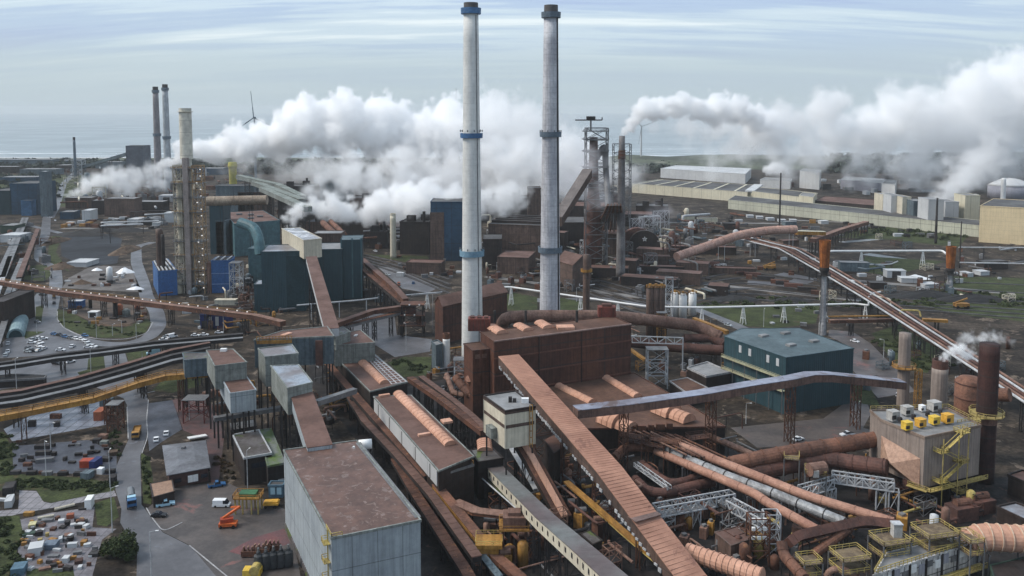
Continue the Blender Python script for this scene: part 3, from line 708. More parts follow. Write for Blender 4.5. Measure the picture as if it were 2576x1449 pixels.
# ---- the big orange gallery
OG = gallery('wide orange-dusted inclined gallery sweeping down from the dark red building to the bottom edge',
        [(G_(500, 1045), 27.5), (K_(975, 640), 19), (K_(1235, 985), 13.5), (K_(1590, 1449), 6), (K_(1800, 1720), 3)], 7.9, 3.6, orange, brownwall, step=24, rib=1.3, legm=rsteel, legw=6)
path = pts([(G_(500, 1045), 27.5), (K_(975, 640), 19), (K_(1235, 985), 13.5), (K_(1590, 1449), 6)])
m = MB(); p, d = along(path, 500, (path[2]-path[1]).length+(path[1]-path[0]).length+.5)[0]; s = V((d.y, -d.x, 0)).normalized()
m.beam(p-s*4.2+V((0, 0, .06)), p+s*4.2+V((0, 0, .06)), 3.4, .2); part(OG, 'joint_plate', m, M('grey_joint_plate', (.2, .13, .11), (.13, .09, .08)))
m = MB(); rnd = random.Random(5)
for p, d in along(path, 1.7, 2):
    s = V((d.y, -d.x, 0)).normalized(); s = -s if s.x > 0 else s
    if rnd.random() < .75: m = MB(); m.box(p+s*4.15+V((0, 0, -3.3-rnd.random()*.4)), (.9+rnd.random()*.5, .25, .5+rnd.random()*.6), math.atan2(d.y, d.x)); part(OG, 'light_bracket', m, steel_l)
# yellow pipe walkway beside it
gallery('yellow railed walkway following the left side of the orange gallery', [(K_(650, 730), 9), (K_(850, 900), 8.5), (K_(1180, 1190), 6.5), (K_(1560, 1500), 3)], 1.6, .5, dyellow, dyellow, step=15, name='walkway', cat='walkway')
pipe('pair of thin yellow pipes beside the orange gallery walkway', [(K_(700, 800), 7.4), (K_(1100, 1160), 6), (K_(1480, 1480), 3)], .3, yellow, step=12)
# ribbed tan pipe leaving to the right
pipe('ribbed pale orange duct emerging under the near end of the orange gallery', [(K_(1560, 1265), 5), (K_(1700, 1310), 5), (K_(2130, 1460), 5)], 2.2, orange_l, flange=1.6, step=14, n=16)
# ---- dark red building
t = bld('sinter_plant', 'large dark red building with four pale roof lights in front of the twin chimneys', 'industrial building',
        [G_(245, 835), G_(370, 925), G_(1610, 768)], 31, redwall, redroof, rim=.3, rimm=redwall)
RB = t; xy = [V((*p, 0)) for p in POLY[t.name][0]]
m = MB()
m.beam(xy[1]+V((0, -.3, 31.35)), xy[2]+V((0, -.3, 31.35)), .5, .5); part(t, 'eaves_strip', m, M('weathered_eaves', (.34, .24, .21), (.22, .15, .13)))
m = MB(); s = (xy[2]-xy[1]).normalized(); o = V((s.y, -s.x, 0))
for z in (24.5, 17.5, 11): m.beam(xy[1]+o*.12+V((0, 0, z)), xy[2]+o*.12+V((0, 0, z)), .3, .5)
part(t, 'wall_rail', m, M('wall_rail_brown', (.16, .07, .05), (.11, .05, .04)))
for f in (.31, .62): m = MB(); p = xy[1].lerp(xy[2], f)+o*.2; m.beam(p+V((0, 0, 2)), p+V((0, 0, 31)), .35, .35); part(t, 'downpipe', m, darkwall)
for q0, q1, r in ((G_(345, 790), G_(445, 848), 2.6), (G_(590, 775), G_(680, 822), 2.4), (G_(785, 752), G_(865, 800), 2.6)):
    barrel(t, 'roof_light', G(q0, 31), G(q1, 31), r, orange_l, .55, 0, 1.4)
m = MB(); q = G(G_(1015, 800), 31); m.box(q+V((0, 0, .5)), (7, 5, 1), .1); part(t, 'roof_light', m, orange_l)
for q in ((655, 690), (1118, 660), (375, 745)): m = MB(); p = G(G_(q[0], 745), 31); m.tube([p, p+V((0, 0, 5))], .55, 8); part(t, 'vent_pipe', m, soot)
t = thing('fan_house', 'dark red rooftop machine house above the left end of the dark red building', 'machine house', tuple(G(G_(235, 820), 26)))
q = G(G_(235, 790), 31); m = MB(); m.box(q+V((0, 0, 1.5)), (9, 5, 5)); part(t, 'body', m, M('oxide_red', (.20, .055, .04), (.13, .04, .03)))
m = MB()
for k in range(6): m.box(q+V((-3.8+k*1.5, -2.6, 1.5)), (.3, .25, 4.6))
for k in range(3): m.box(q+V((-2.8+k*2.8, 0, 4.3)), (1.6, 3, .7))
part(t, 'ribs', m, brownduct)
t = thing('fan_house', 'small oxide red rooftop machine house at the far right of the dark red roof', 'machine house', tuple(G(G_(1388, 690), 30)))
q = G(G_(1388, 690), 31); m = MB(); m.box(q+V((0, 0, 2.2)), (7.5, 4.5, 4.4)); part(t, 'body', m, M('oxide_red', 0))
m = MB(); m.box(q+V((0, 0, 4.9)), (4, 3, 1.2)); m.box(q+V((2.5, -2.4, 2.2)), (.3, .3, 4.4)); m.box(q+V((-2.5, -2.4, 2.2)), (.3, .3, 4.4)); part(t, 'ribs', m, brownduct)
# narrow wing on the left
a = xy[0]; b = xy[1]; u = (b-a).normalized(); w = V((-u.y, u.x, 0)); w = w if w.x < 0 else -w
t = bld('stair_wing', 'narrow dark red wing against the left end of the dark red building', 'industrial building', [(a+w*.3), (b+w*.3-u*5), (b+w*7-u*5), (a+w*7)], 27, redwall, redroof, rim=.2, world=True)
m = MB(); p, d, nr = wallpt(t, 1, .5, 22, .15); wboxes(t, 'panel', 1, (.3, .7), 24.5, 2, 1.6, tan)
# annex with barrel lights
t = bld('annex_hall', 'low brown annex with orange barrel roof lights before the dark red building', 'industrial hall',
        [G_(820, 1290), G_(1640, 1205), K_(1850, 322), K_(700, 340)], 10, darkwall, redroof, rim=.25, rimm=redwall)
barrel(t, 'ridge_light', G(G_(955, 1325), 10), G(G_(1260, 1475), 10), 1.9, orange_l, .75, 0, 3)
barrel(t, 'ridge_light', G(G_(1385, 1252), 10), G(K_(1190, 98), 10), 1.9, orange_l, .75, 0, 3)
for a, b, r, rs in ((K_(945, 275), K_(1060, 325), 4.3, 1.0), (K_(1060, 328), K_(1150, 362), 3.1, .95), (K_(1350, 200), K_(1465, 248), 4.2, 1.0), (K_(1465, 250), K_(1580, 296), 3.1, .95)):
    barrel(t, 'barrel_light', G(a, 10), G(b, 10), r, orange_l, rs, .4, 2.2)
m = MB()
for k in range(5): q = G(K_(1150+k*70, 360-k*6), 10); m.box(q+V((0, 0, 1)), (2+k % 2, 1.4, 2))
part(t, 'roof_machinery', m, rsteel)
t = bld('duct_house', 'flat roofed dark brown machine block right of the dark red building', 'industrial building',
        [G_(2120, 1160), G_(2300, 1110), G_(2510, 1200), G_(2290, 1240)], 9, darkwall, greyroof, rim=.5, rimm=concrete)
t = bld('duct_house', 'low concrete-roofed block below the teal building and right of the annex', 'industrial building',
        [G_(1960, 1280), G_(2120, 1250), G_(2300, 1340), G_(2120, 1390)], 6, darkwall, redroof, rim=.3, rimm=concrete)
# ---- gallery crossing to the right with wet grey roof
gallery('long grey-roofed brown gallery arching right past the teal building', [(K_(720, 178), 24), (K_(1100, 138), 24), (K_(1700, 55), 24), ((1880, 965), 24), (H_(700, 1232), 24.5), (H_(850, 1200), 24), (H_(1000, 1198), 22.5), (H_(1250, 1223), 20), (H_(1600, 1260), 17)],
        4.6, 2.7, M('wet_gallery_roof', (.27, .29, .36), (.17, .16, .19), rough=.45, ns=.04, patch=((.12, .085, .08), .10, .54)), M('gallery_side_brown', (.20, .115, .09), (.13, .08, .065), streak=.35), step=34, legm=rsteel)
# ---- ducts beside the dark red building
pipe('very large tan duct curling behind and right of the dark red building', [(G_(430, 790), 17), (G_(470, 700), 25), (G_(700, 690), 25), (G_(1450, 690), 24), (G_(2200, 775), 16), (G_(2420, 880), 12)], 2.8, tan, flange=14, step=26, n=20, bend=9)
pipe('lower tan duct looping back under the very large duct', [(G_(2440, 1000), 8), (G_(2180, 985), 8), (G_(1900, 960), 8), (G_(1600, 925), 8)], 2.4, brownduct, flange=10, step=20, n=18)
pipe('short brown duct stub stacked above the lower duct loop', [(G_(2090, 890), 11), (G_(2350, 890), 11), (G_(2460, 950), 10)], 2.0, brownduct, flange=6, step=12, n=18)
pipe('orange-brown horizontal duct left of the dark red building', [(G_(250, 1290), 12), (G_(520, 1285), 12)], 1.9, rustduct, flange=5, step=8, n=18)
pipe('rusty elbow duct under the left chimney', [(G_(20, 1240), 13), (G_(60, 1300), 11), (G_(150, 1400), 8), (G_(240, 1430), 7)], 1.7, rustduct, flange=4, step=8, n=16)
pipe('round fan casing duct with dark flange left of the dark red building', [(G_(150, 1250), 15), (G_(190, 1320), 11), (G_(230, 1335), 10)], 1.9, rustduct, flange=3, step=0, n=16)
pipe('low rusty manifold pipe at the foot of the left chimney', [(G_(-60, 1220), 8), (G_(0, 1390), 5), (G_(190, 1420), 5)], 1.1, tan, flange=4, step=8)
t = thing('fan_housing', 'cluster of rusty fan housings with white caps below the left chimney', 'fan', tuple(G(G_(60, 1400))))
for dx, dy, r in ((0, 0, 2.2), (5, 2, 2.0), (9, -2, 2.4)):
    q = G(G_(60, 1360))+V((dx, dy, 5)); m = MB(); m.tube([q+V((0, -1.2, 0)), q+V((0, 1.2, 0))], r, 18); m.box(q-V((0, 0, 2.5)), (r*1.6, 2, 5)); part(t, 'casing', m, rustduct)
    m = MB(); m.tube([q+V((0, -1.4, 0)), q+V((0, -1.2, 0))], r*.5, 12); part(t, 'cap', m, white)
def rack(label, q, z0, z1, wx, wy, n, mat=steel_l, name='pipe_rack', cat='steel frame', rz=0, w=.3):
    b = G(q, 0); t = thing(name, label, cat, (b.x, b.y, 0)); m = MB(); m.lattice((b.x, b.y), wx, wy, z0, z1, n, w, rz); part(t, 'frame', m, mat)
    m = MB(); m.box((b.x, b.y, z1+.1), (wx+.8, wy+.8, .2), rz); part(t, 'deck', m, steel); return t
rack('white open pipe frame standing in front of the left chimney', G_(110, 1440), 0, 17, 9, 5, 4, w=.28)
rack('tall grey steel frame tower right of the dark red building', G_(1840, 1330), 0, 17, 8.5, 5, 3, w=.45)
t = thing('steel_portal', 'grey portal beam spanning right of the tall steel frame tower', 'steel frame', tuple(G(G_(2000, 1200))))
m = MB(); a, b = G(G_(1620, 870), 17), G(G_(2080, 885), 17); m.truss(a, b, 3, .4, 6); m.beam(b, (b.x, b.y, 0), .5); part(t, 'frame', m, steel_l)
gallery('yellow truss walkway climbing behind the steel frame towards the teal building', [(G_(1600, 980), 9), (G_(1740, 1080), 9)], 1.4, .8, dyellow, dyellow, step=0, name='walkway', cat='walkway')
gallery('long yellow truss walkway above the tan duct bend', [(G_(2180, 700), 15), (G_(2480, 820), 15)], 1.8, 1.6, dyellow, dyellow, step=12, name='walkway', cat='walkway')
t = rack('yellow stair frame standing on the very large tan duct', G_(1880, 1060), 6, 22, 4, 3, 4, mat=dyellow, w=.25)
# ---- twin chimneys
cap1 = (4.2, M('dark_chimney_top', (.13, .12, .12), (.08, .075, .075)))
stack('twin_chimney', 'tall pale concrete chimney with three blue rings, left of the central pair', 1187, 384, 7, 5.0, 3.25, conc_l, bands=((28, 2.6, bluepaint), (341, 2.2, bluepaint), (636, 2.6, M('light_blue_band', (.20, .33, .42), (.15, .26, .34)))), cap=cap1, n=32, x=0, group='pair of tall concrete chimneys')
CHA = bpy.data.objects['twin_chimney']
stack('twin_chimney', 'tall stained grey chimney with dark rings and dark vertical duct, right of the central pair', 1384, 399, 13, 5.1, 3.25, conc_d, bands=((38, 2.6, greyblue), (338, 2.4, greyblue), (627, 2.6, greyblue)), cap=cap1, n=32, group='pair of tall concrete chimneys')
CHB = bpy.data.objects['twin_chimney.001']
for C, Y, px, dm, ang in ((CHA, 384, 1187, steel, -.35), (CHB, 399, 1384, soot, .15)):
    X = D((px, 600), Y).x; m = MB(); zt = zat((px, 40), Y)
    a = -math.pi/2+(.75 if C is CHA else .95)
    for k in range(24):
        z0, z1 = 2+(zt-2)*k/24, 2+(zt-2)*(k+1)/24; r0 = 5.0+(3.25-5.0)*z0/168+.12; r1 = 5.0+(3.25-5.0)*z1/168+.12
        m.beam((X+r0*math.cos(a), Y+r0*math.sin(a), z0), (X+r1*math.cos(a), Y+r1*math.sin(a), z1), .35 if C is CHA else .7)
    part(C, 'ladder_rail', m, dm)
    m = MB()
    for kk in range(10):
        an = 2*math.pi*kk/10; 
        for yy in (338, 634): z = zat((px, yy), Y)+1.6; r = 5.0-1.75*z/168; m.box((X+(r+1)*math.cos(an), Y+(r+1)*math.sin(an), z), (.5, .5, .9))
    part(C, 'ring_lamp', m, steel)
# short white stack and boxes left of them
stack('short_stack', 'short white stack with rusty top at the foot of the left chimney', 1121, 390, 838, 1.75, 1.65, white, 'stack', cap=(2.6, rsteel))
t = bld('switch_house', 'tall narrow blue-grey box house left of the short white stack', 'industrial building', [F_(1735, 925), F_(1790, 912), F_(1835, 945), F_(1775, 960)], 12, bluegrey, greyroof)
# brown gabled shed behind left chimney
def gable(name, label, q, ze, zr, wall, roof, cat='shed', axis=0, over=.5, group=None):
    w = quad(q, ze); 
    if axis: w = w[1:]+w[:1]
    c = sum(w, V((0, 0, 0)))/4; t = thing(name, label, cat, (c.x, c.y, 0), group); POLY[t.name] = ([(p.x, p.y) for p in w], ze, 0)
    m = MB(); m.prism([(p.x, p.y) for p in w], 0, ze, top=False)
    r0 = (w[0]+w[3])/2; r1 = (w[1]+w[2])/2; r0 = V((r0.x, r0.y, zr)); r1 = V((r1.x, r1.y, zr))
    m.add([w[0], w[3], r0], [(0, 1, 2)]); m.add([w[1], w[2], r1], [(0, 1, 2)]); part(t, 'wall', m, wall)
    m = MB(); d = (r1-r0).normalized()*over
    for a, b in ((w[0], w[1]), (w[3], w[2])):
        dn = ((a-r0).normalized())*over; u = V((0, 0, .25))
        vs = [a-d+dn, b+d+dn, r1+d, r0-d]; vs = vs+[v+u for v in vs]; m.add(vs, [(0, 1, 2, 3), (7, 6, 5, 4), (0, 4, 5, 1), (1, 5, 6, 2), (2, 6, 7, 3), (3, 7, 4, 0)])
    part(t, 'roof', m, roof); return t
gable('brown_shed', 'tall rust-brown gabled shed behind the left chimney', [F_(1765, 560), F_(1835, 600), F_(2420, 470), F_(2290, 420)], 20, 24, redwall, brownroof, 'shed', axis=1)
# ---- teal building on the right
t = bld('teal_building', 'teal clad building with light teal roof and four low roof vents', 'industrial building',
        [H_(165, 905), H_(300, 842), H_(765, 838), H_(1205, 1000), H_(660, 1075)], 23, teal, tealroof, rim=.12, rimm=teal)
TB = t
for q in ((480, 905), (655, 883), (885, 948), (700, 980)): m = MB(); p = G(H_(*q), 23); m.box(p+V((0, 0, .4)), (4, 2.4, .8), .5); part(t, 'roof_vent', m, greyroof)
xy = POLY[t.name][0]; ed = [e for e in range(5) if {e, (e+1) % 5} == {0, 4}][0]
wboxes(t, 'window', ed, (.12, .27, .56, .72) if True else (), 20, 1.5, 3, palewall)
m = MB()
for z in (14.5, 9.5):
    a = wallpt(t, ed, .0, z, .9)[0]; b = wallpt(t, ed, 1, z, .9)[0]; m.beam(a, b, 1.7, .3); oo = (wallpt(t, ed, .5, z, 1.6)[0]-wallpt(t, ed, .5, z, .9)[0]); m.rail([a+oo, b+oo], 1.2, .12, step=2.2)
part(t, 'balcony', m, M('balcony_cream_yellow', (.46, .45, .30), (.36, .34, .22)))
m = MB(); 
for u in (0, .2, .4, .6, .8, 1): p = wallpt(t, ed, u, 0, 1.5)[0]; m.beam(p, p+V((0, 0, 14.5)), .3)
part(t, 'balcony_post', m, steel)
# ================================================================== RIGHT FOREGROUND
def R_(x, y): return (1106.9+x/1.7535, 704.4+y/1.7535)
GRT = M('rusty_grating', (.20, .15, .09), (.11, .08, .055), rough=.8, ns=.6)
# ---- filter house
FQ = [G(L_(*p), 22) for p in ((1055, 205), (1135, 275), (1465, 408), (1888, 318), (1640, 190))]
t = bld('filter_house', 'tall taupe corrugated dust filter house with yellow stairs and rooftop fan boxes, at the right', 'filter building', FQ, 22, filterwall, greyroof, zb=6.5, rim=.5, rimm=M('taupe_rim', (.26, .20, .16), (.18, .13, .10)), legs=2, world=True)
FH = t; xy = POLY[t.name][0]
e01 = 1
a = wallpt(t, e01, .02, 17.2)[0]; b = wallpt(t, e01, .92, 15.2)[0]; p, d, nr = wallpt(t, e01, .45, 11.5, 4.0); p2 = wallpt(t, e01, .95, 6.5, .5)[0]; a2 = wallpt(t, e01, .02, 9)[0]
m = MB(); m.add([a, b, p, p2, a2, b-nr*.5-V((0, 0, 9)), a-nr*1], [(0, 1, 2), (0, 2, 4), (2, 1, 3), (2, 3, 4), (0, 4, 3, 5, 1)]); part(t, 'inlet_hood', m, M('dusted_hood', (.44, .28, .20), (.34, .21, .15), rough=.7))
m = MB(); m.prism([tuple(v) for v in inset(xy, 1.5)], 2.5, 6.5); part(t, 'hopper', m, darkwall)
def unit(q, sz, mt, nm, lab):
    p = G(L_(*q), 22.5); o = thing(nm, lab, 'fan unit', (p.x, p.y, 22)); m = MB(); m.box(p+V((0, 0, sz[2]/2)), sz, .35); part(o, 'casing', m, mt)
    m = MB(); m.box(p+V((0, 0, sz[2]+.12)), (sz[0]*1.06, sz[1]*1.06, .2), .35); part(o, 'lid', m, mt)
    m = MB(); m.box(p+V((-.3, -sz[1]*.56, sz[2]*.45)), (sz[0]*.5, .25, sz[2]*.45), .35); part(o, 'grille', m, dsteel)
gb = M('grey_fan_box', (.42, .41, .39), (.34, .33, .31)); yb = M('bright_yellow_box', (.72, .48, .06), (.6, .40, .06)); ob = M('amber_box', (.66, .36, .05), (.55, .30, .05))
unit((1225, 270), (3.0, 2.6, 2.8), gb, 'fan_box', 'grey fan box on the filter house roof, nearest its left corner')
unit((1330, 225), (3.0, 2.6, 2.4), gb, 'fan_box', 'grey fan box on the filter house roof, second from the left')
unit((1535, 195), (3.4, 2.8, 2.7), gb, 'fan_box', 'largest grey fan box at the back of the filter house roof')
unit((1445, 200), (1.6, 1.6, 1.6), white, 'fan_box', 'small white fan box between the grey ones on the filter house roof')
unit((1330, 340), (2.6, 2.2, 2.2), yb, 'fan_box', 'bright yellow box at the front edge of the filter house roof')
unit((1432, 318), (2.6, 2.2, 2.2), ob, 'fan_box', 'amber box right of the bright yellow one on the filter house roof')
unit((1537, 298), (2.6, 2.2, 2.2), yb, 'fan_box', 'yellow box between two amber ones on the filter house roof')
unit((1635, 288), (2.9, 2.3, 2.5), ob, 'fan_box', 'amber box furthest right on the filter house roof')
for q in ((1278, 285), (1380, 262), (1485, 240), (1580, 222)):
    p = G(L_(*q), 22.5); m = MB(); m.lathe(p, [(.7, 0), (.7, 1.3), (.4, 1.5)], 10); part(t, 'motor', m, dsteel)
m = MB(); a, b = wallpt(t, 4, .1, 22.5)[0], wallpt(t, 4, .95, 22.5)[0]; m.rail([V((*xy[0], 22.5)), V((*xy[4], 22.5)), V((*xy[3], 22.5))], 1.2, .13, step=1.8); part(t, 'railing', m, yellow)
m = MB(); m.rail([V((*xy[3], 22.5)), V((*xy[2], 22.5)).lerp(V((*xy[3], 22.5)), .5)], 1.2, .13, step=1.5); part(t, 'railing', m, yellow)
# zig-zag stair on the wall facing right/near
m = MB(); e = 2; lv = [22.3, 17.6, 13, 8.4, 3.6]
P0 = lambda u, z, o=1.6: wallpt(t, e, u, z, o)[0]
for i, z in enumerate(lv):
    ua, ub = .22, .58
    q = P0(ua if i % 2 else ub, z); dd = wallpt(t, e, .5, z)[1]; m.box(q, (3.4, 3.0, .2), math.atan2(dd.y, dd.x))
    n = wallpt(t, e, .5, z)[2]; m.rail([q-dd*1.7-n*1.4, q-dd*1.7+n*1.4, q+dd*1.7+n*1.4, q+dd*1.7-n*1.4], 1.2, .14, step=1)
    if i < 4:
        q2 = P0(ub if i % 2 else ua, lv[i+1]); m.beam(q+n*.7, q2+n*.7, 1.0, .2); m.beam(q+n*1.3+V((0, 0, 1.1)), q2+n*1.3+V((0, 0, 1.1)), .16); m.beam(q+n*.1+V((0, 0, 1.1)), q2+n*.1+V((0, 0, 1.1)), .16)
for u in (.18, .45, .62): q = P0(u, 0, 3.1); m.beam(q, q+V((0, 0, 22)), .22)
part(t, 'stair', m, yellow)
m = MB(); n2 = wallpt(t, 2, .5, 0)[2]; a = wallpt(t, 1, .75, 6.3, 1.6)[0]; b = V((*xy[2], 6.3))+n2*1.8; c = wallpt(t, 2, 1.02, 6.3, 1.8)[0]
m.beam(a, b, 2.2, .2); m.beam(b, c, 2.2, .2); m.rail([a, b+n2, c+n2], 1.2, .14, step=1.5); part(t, 'platform', m, yellow)
m = MB(); m.lattice(((xy[1][0]+xy[3][0])/2, (xy[1][1]+xy[3][1])/2), 13, 9, 0, 6, 2, .4, .3); part(t, 'frame', m, steel)
# ---- stacks at the right
t = stack('dark_stack', 'tall dark rust stack rising behind the filter house at the right edge', 2503, 268, 865, 3.1, 3.0, darkrust, 'stack')
m = MB(); X = D((2503, 600), 268).x; z = zat((2500, 1040), 268)
m.lathe((X, 268, 0), [(3.1, z-.3), (5.2, z-.3), (5.2, z), (3.1, z)], 12, cap=False); m.rail([V((X+5.1*math.cos(k*math.pi/6), 268+5.1*math.sin(k*math.pi/6), z)) for k in range(12)], 1.2, .15, True, 1.5)
m.beam((X-13, 262, z-.8), (X-3, 265, z-.3), 2.4, .25); m.rail([V((X-13, 261, z-.8)), V((X-3, 264, z-.3))], 1.2, .15, step=1.4); part(t, 'platform', m, yellow)
m = MB(); m.lathe((X, 268, 0), [(3.2, z-3), (3.25, z-.3)], 20); part(t, 'pale_band', m, tan)
t = stack('taupe_stack', 'thick taupe stack with vapour drifting from its open top, left of the rust tank', 2379, 300, 905, 2.9, 2.7, filterwall, 'stack', cap=(3.0, brownduct))
t = stack('taupe_column', 'taupe round column with yellow platform where the grey-roofed gallery ends', 2287, 335, 838, 2.3, 2.3, filterwall, 'stack')
m = MB(); X = D((2287, 600), 335).x; z = zat((2287, 922), 335); m.lathe((X, 335, 0), [(2.3, z-.3), (4.6, z-.3), (4.6, z), (2.3, z)], 12, cap=False)
m.rail([V((X+4.5*math.cos(k*math.pi/5), 335+4.5*math.sin(k*math.pi/5), z)) for k in range(10)], 1.3, .18, True, 1.5); m.lattice((X+4, 331), 2, 2, 0, z, 6, .25); part(t, 'platform', m, dyellow)
q = D((2438, 1000), 285); t = thing('rust_tank', 'squat ribbed rust-orange tank between the taupe stack and the dark stack', 'tank', (q.x, q.y, 0))
m = MB(); zt = zat((2438, 958), 285); m.lathe((q.x, q.y, 0), [(4.6, 6), (4.6, zt), (3.2, zt+1.2), (0.1, zt+1.6)], 26); part(t, 'shell', m, rustduct, True)
m = MB(); 
for k in range(5): z = 7+(zt-7.5)*k/4; m.lathe((q.x, q.y, 0), [(4.6, z-.15), (4.8, z-.15), (4.8, z+.15), (4.6, z+.15)], 26, cap=False)
part(t, 'rib', m, brownduct); m = MB(); m.tube([q+V((0, 0, 1)), V((q.x+8.5, 276, q.z+4))], 2.2, 18); part(t, 'outlet', m, rustduct)
m = MB(); m.lattice((q.x, q.y), 7, 7, 0, 6, 1, .4); part(t, 'frame', m, dsteel)
m = MB(); m.box((q.x+2.2, q.y-4.2, 9.5), (2, 1.2, 4)); part(t, 'opening', m, soot)
# ---- pipes running to the filter house
pipe('rust duct reaching the upper left side of the filter house', [(K_(1850, 625), 7), (L_(30, 600), 8.5), (L_(390, 530), 11), (L_(1105, 415), 14)], 2.5, rustduct, flange=5, step=16, n=18, legm=rsteel)
pipe('dark brown duct bending into the filter house below the rust one', [(K_(1950, 740), 4), (L_(190, 670), 6), (L_(520, 600), 8), (L_(740, 570), 9), (L_(950, 600), 9.5), (L_(1180, 630), 10.5)], 2.5, brownduct, flange=4.5, step=16, n=18, legm=rsteel)
pipe('pinkish pale orange pipe, upper one of the three parallel pipes heading to lower right', [(R_(1055, 730), 11), (L_(400, 775), 10), (L_(560, 840), 10), (L_(1230, 1045), 9)], 1.35, M('pale_tan_pipe', (.40, .22, .155), (.30, .155, .11), rough=.65), flange=9, step=26, legm=steel, n=16)
pipe('silver pipe with dark flanges, middle one of the three parallel pipes', [(R_(960, 735), 9), (L_(0, 705), 9), (L_(300, 815), 9), (L_(860, 1045), 8)], 1.4, silver, flange=8, step=26, legm=steel, n=16, flm=dsteel)
pipe('pale orange pipe turning rusty, lower one of the three parallel pipes', [(K_(1330, 505), 8), (K_(2080, 830), 9), (L_(270, 890), 9), (L_(650, 1100), 8)], 1.3, M('pale_tan_pipe', 0), flange=10, step=26, legm=steel, n=16)
pipe('thin pipe bundle beneath the upper parallel pipe', [(L_(430, 800), 8), (L_(960, 985), 8)], .5, dyellow, step=12, flange=2)
pipe('curved dark brown pipe looping under the three parallel pipes', [(K_(1170, 720), 3.5), (K_(1260, 810), 3.5), (K_(1400, 830), 3.5), (K_(1560, 780), 4), (K_(1760, 740), 4)], 1.5, brownduct, flange=4, step=9, n=16)
pipe('second curved dark pipe descending to the loop beside the orange gallery', [(K_(1220, 600), 5), (K_(1330, 690), 4.5), (K_(1430, 750), 4), (K_(1530, 740), 4), (K_(1700, 680), 4.5)], 1.3, brownduct, flange=4, step=9, n=16)
pipe('rusty bent pipe below the barrel roof lights', [(K_(1010, 560), 7), (K_(1110, 470), 8), (K_(1300, 480), 8), (K_(1350, 500), 8)], 1.5, rustduct, flange=4, step=10)
pipe('pale pipe stub pointing right from the annex roof end', [(K_(1700, 380), 7), (K_(2050, 530), 4)], 1.1, tan, flange=5, step=10)
pipe('square rusty duct joining the three parallel pipes at the lower right', [(L_(440, 1200), 8), (L_(500, 1150), 9), (L_(1000, 1035), 10), (L_(1260, 1070), 9)], 1.7, brownduct, flange=4, step=12, n=4)
pipe('rusty diagonal duct below the square one', [(L_(620, 1290), 5), (L_(900, 1085), 9)], 1.2, rustduct, flange=3, step=9)
pipe('rusty pipe sloping out of the bottom right corner of the pipe maze', [(L_(385, 1190), 9), (L_(400, 1290), 6.5), (L_(560, 1470), 5)], 1.4, rustduct, flange=4, step=8, n=14)
pipe('pale looped pipe beside the white panel machine', [(L_(720, 1449), 4), (L_(760, 1400), 6), (L_(860, 1400), 6), (L_(960, 1460), 4)], .8, tan, flange=2, step=6)
pipe('large dark pipe stub above the white panel machine', [(L_(1040, 1140), 10), (L_(1180, 1260), 7.5)], 1.6, dsteel, flange=2, step=6, n=16)
pipe('very large ribbed pale orange duct at the right edge behind the white panel machine', [(L_(1780, 1200), 8), (L_(1900, 1150), 9.5), (L_(2080, 1165), 9.5), (L_(2300, 1170), 9.5)], 3.3, orange_l, flange=2.4, step=10, n=22, legm=steel, flm=M('pale_flange', (.60, .46, .34), (.5, .36, .26)))
# ---- white truss bridges
def trussbridge(label, a, b, z, h, w, n, mat=steel_l, legs=(0, 1), lw=.35):
    p, q = G(a, z), G(b, z); d = (q-p).normalized(); s = V((-d.y, d.x, 0)).normalized()*w/2; t = thing('truss_bridge', label, 'truss bridge', (p.x, p.y, 0))
    for e in (-1, 1): m = MB(); m.truss(p+s*e, q+s*e, h, lw, n); part(t, 'side_truss', m, mat)
    m = MB()
    for i in range(n+1): c = p.lerp(q, i/n); m.beam(c-s, c+s, lw*.8); m.beam(c-s-V((0, 0, h)), c+s-V((0, 0, h)), lw*.8)
    m.beam(p-V((0, 0, h-.2)), q-V((0, 0, h-.2)), w*.8, .15); part(t, 'deck', m, steel)
    for f in legs:
        c = p.lerp(q, f); m = MB(); m.lattice((c.x, c.y), w*.9, w*.9, 0, z-h, max(1, int((z-h)/4)), lw, math.atan2(d.y, d.x)); part(t, 'leg', m, mat)
trussbridge('long white truss bridge crossing under the three parallel pipes', K_(1320, 920), K_(1905, 815), 8, 2.8, 3, 12, legs=(.5, .95))
trussbridge('white truss bridge stepping down from the parallel pipes', K_(1885, 870), K_(2130, 1000), 8, 2.6, 3, 6, legs=(0,))
trussbridge('small white truss below the curved dark pipes', K_(1175, 590), K_(1430, 770), 6, 1.2, 1.5, 8, legs=(), lw=.22)
trussbridge('white portal truss left of the filter house', L_(525, 775), L_(765, 710), 8, 3.0, 2, 4, legs=(0, 1), lw=.3)
trussbridge('white truss bridge in front of the filter house hopper', L_(765, 668), L_(1235, 735), 9, 2.6, 3, 8, legs=(.8, 1), lw=.35)
# ---- maze of platforms near the barrel roof lights
def platform(label, q, z, wx, wy, mat, rz=.5, cat='platform', name='platform', deck=None, n=1):
    p = G(q, z); t = thing(name, label, cat, (p.x, p.y, 0)); r = Matrix.Rotation(rz, 3, 'Z'); cs = [p+r @ V((a*wx/2, b*wy/2, 0)) for a, b in ((-1, -1), (1, -1), (1, 1), (-1, 1))]
    for k in range(n):
        o = V((0, 0, -k*3.2)); m = MB(); m.box(p+o, (wx, wy, .2), rz); part(t, 'deck', m, deck or steel)
        m = MB(); m.rail([c+o for c in cs], 1.2, .13, True, 1.6); part(t, 'railing', m, mat)
    for c in cs: m = MB(); m.beam((c.x, c.y, 0), c, .3); part(t, 'leg', m, mat if mat is not yellow else steel)
    return t
platform('rusty railed platform over the left barrel roof light end', K_(1150, 390), 12.5, 8, 4, rsteel, -.5, deck=rsteel)
platform('rusty railed platform with pipe manifold right of the barrel roof lights', K_(1400, 420), 12, 10, 5, rsteel, -.5, deck=rsteel)
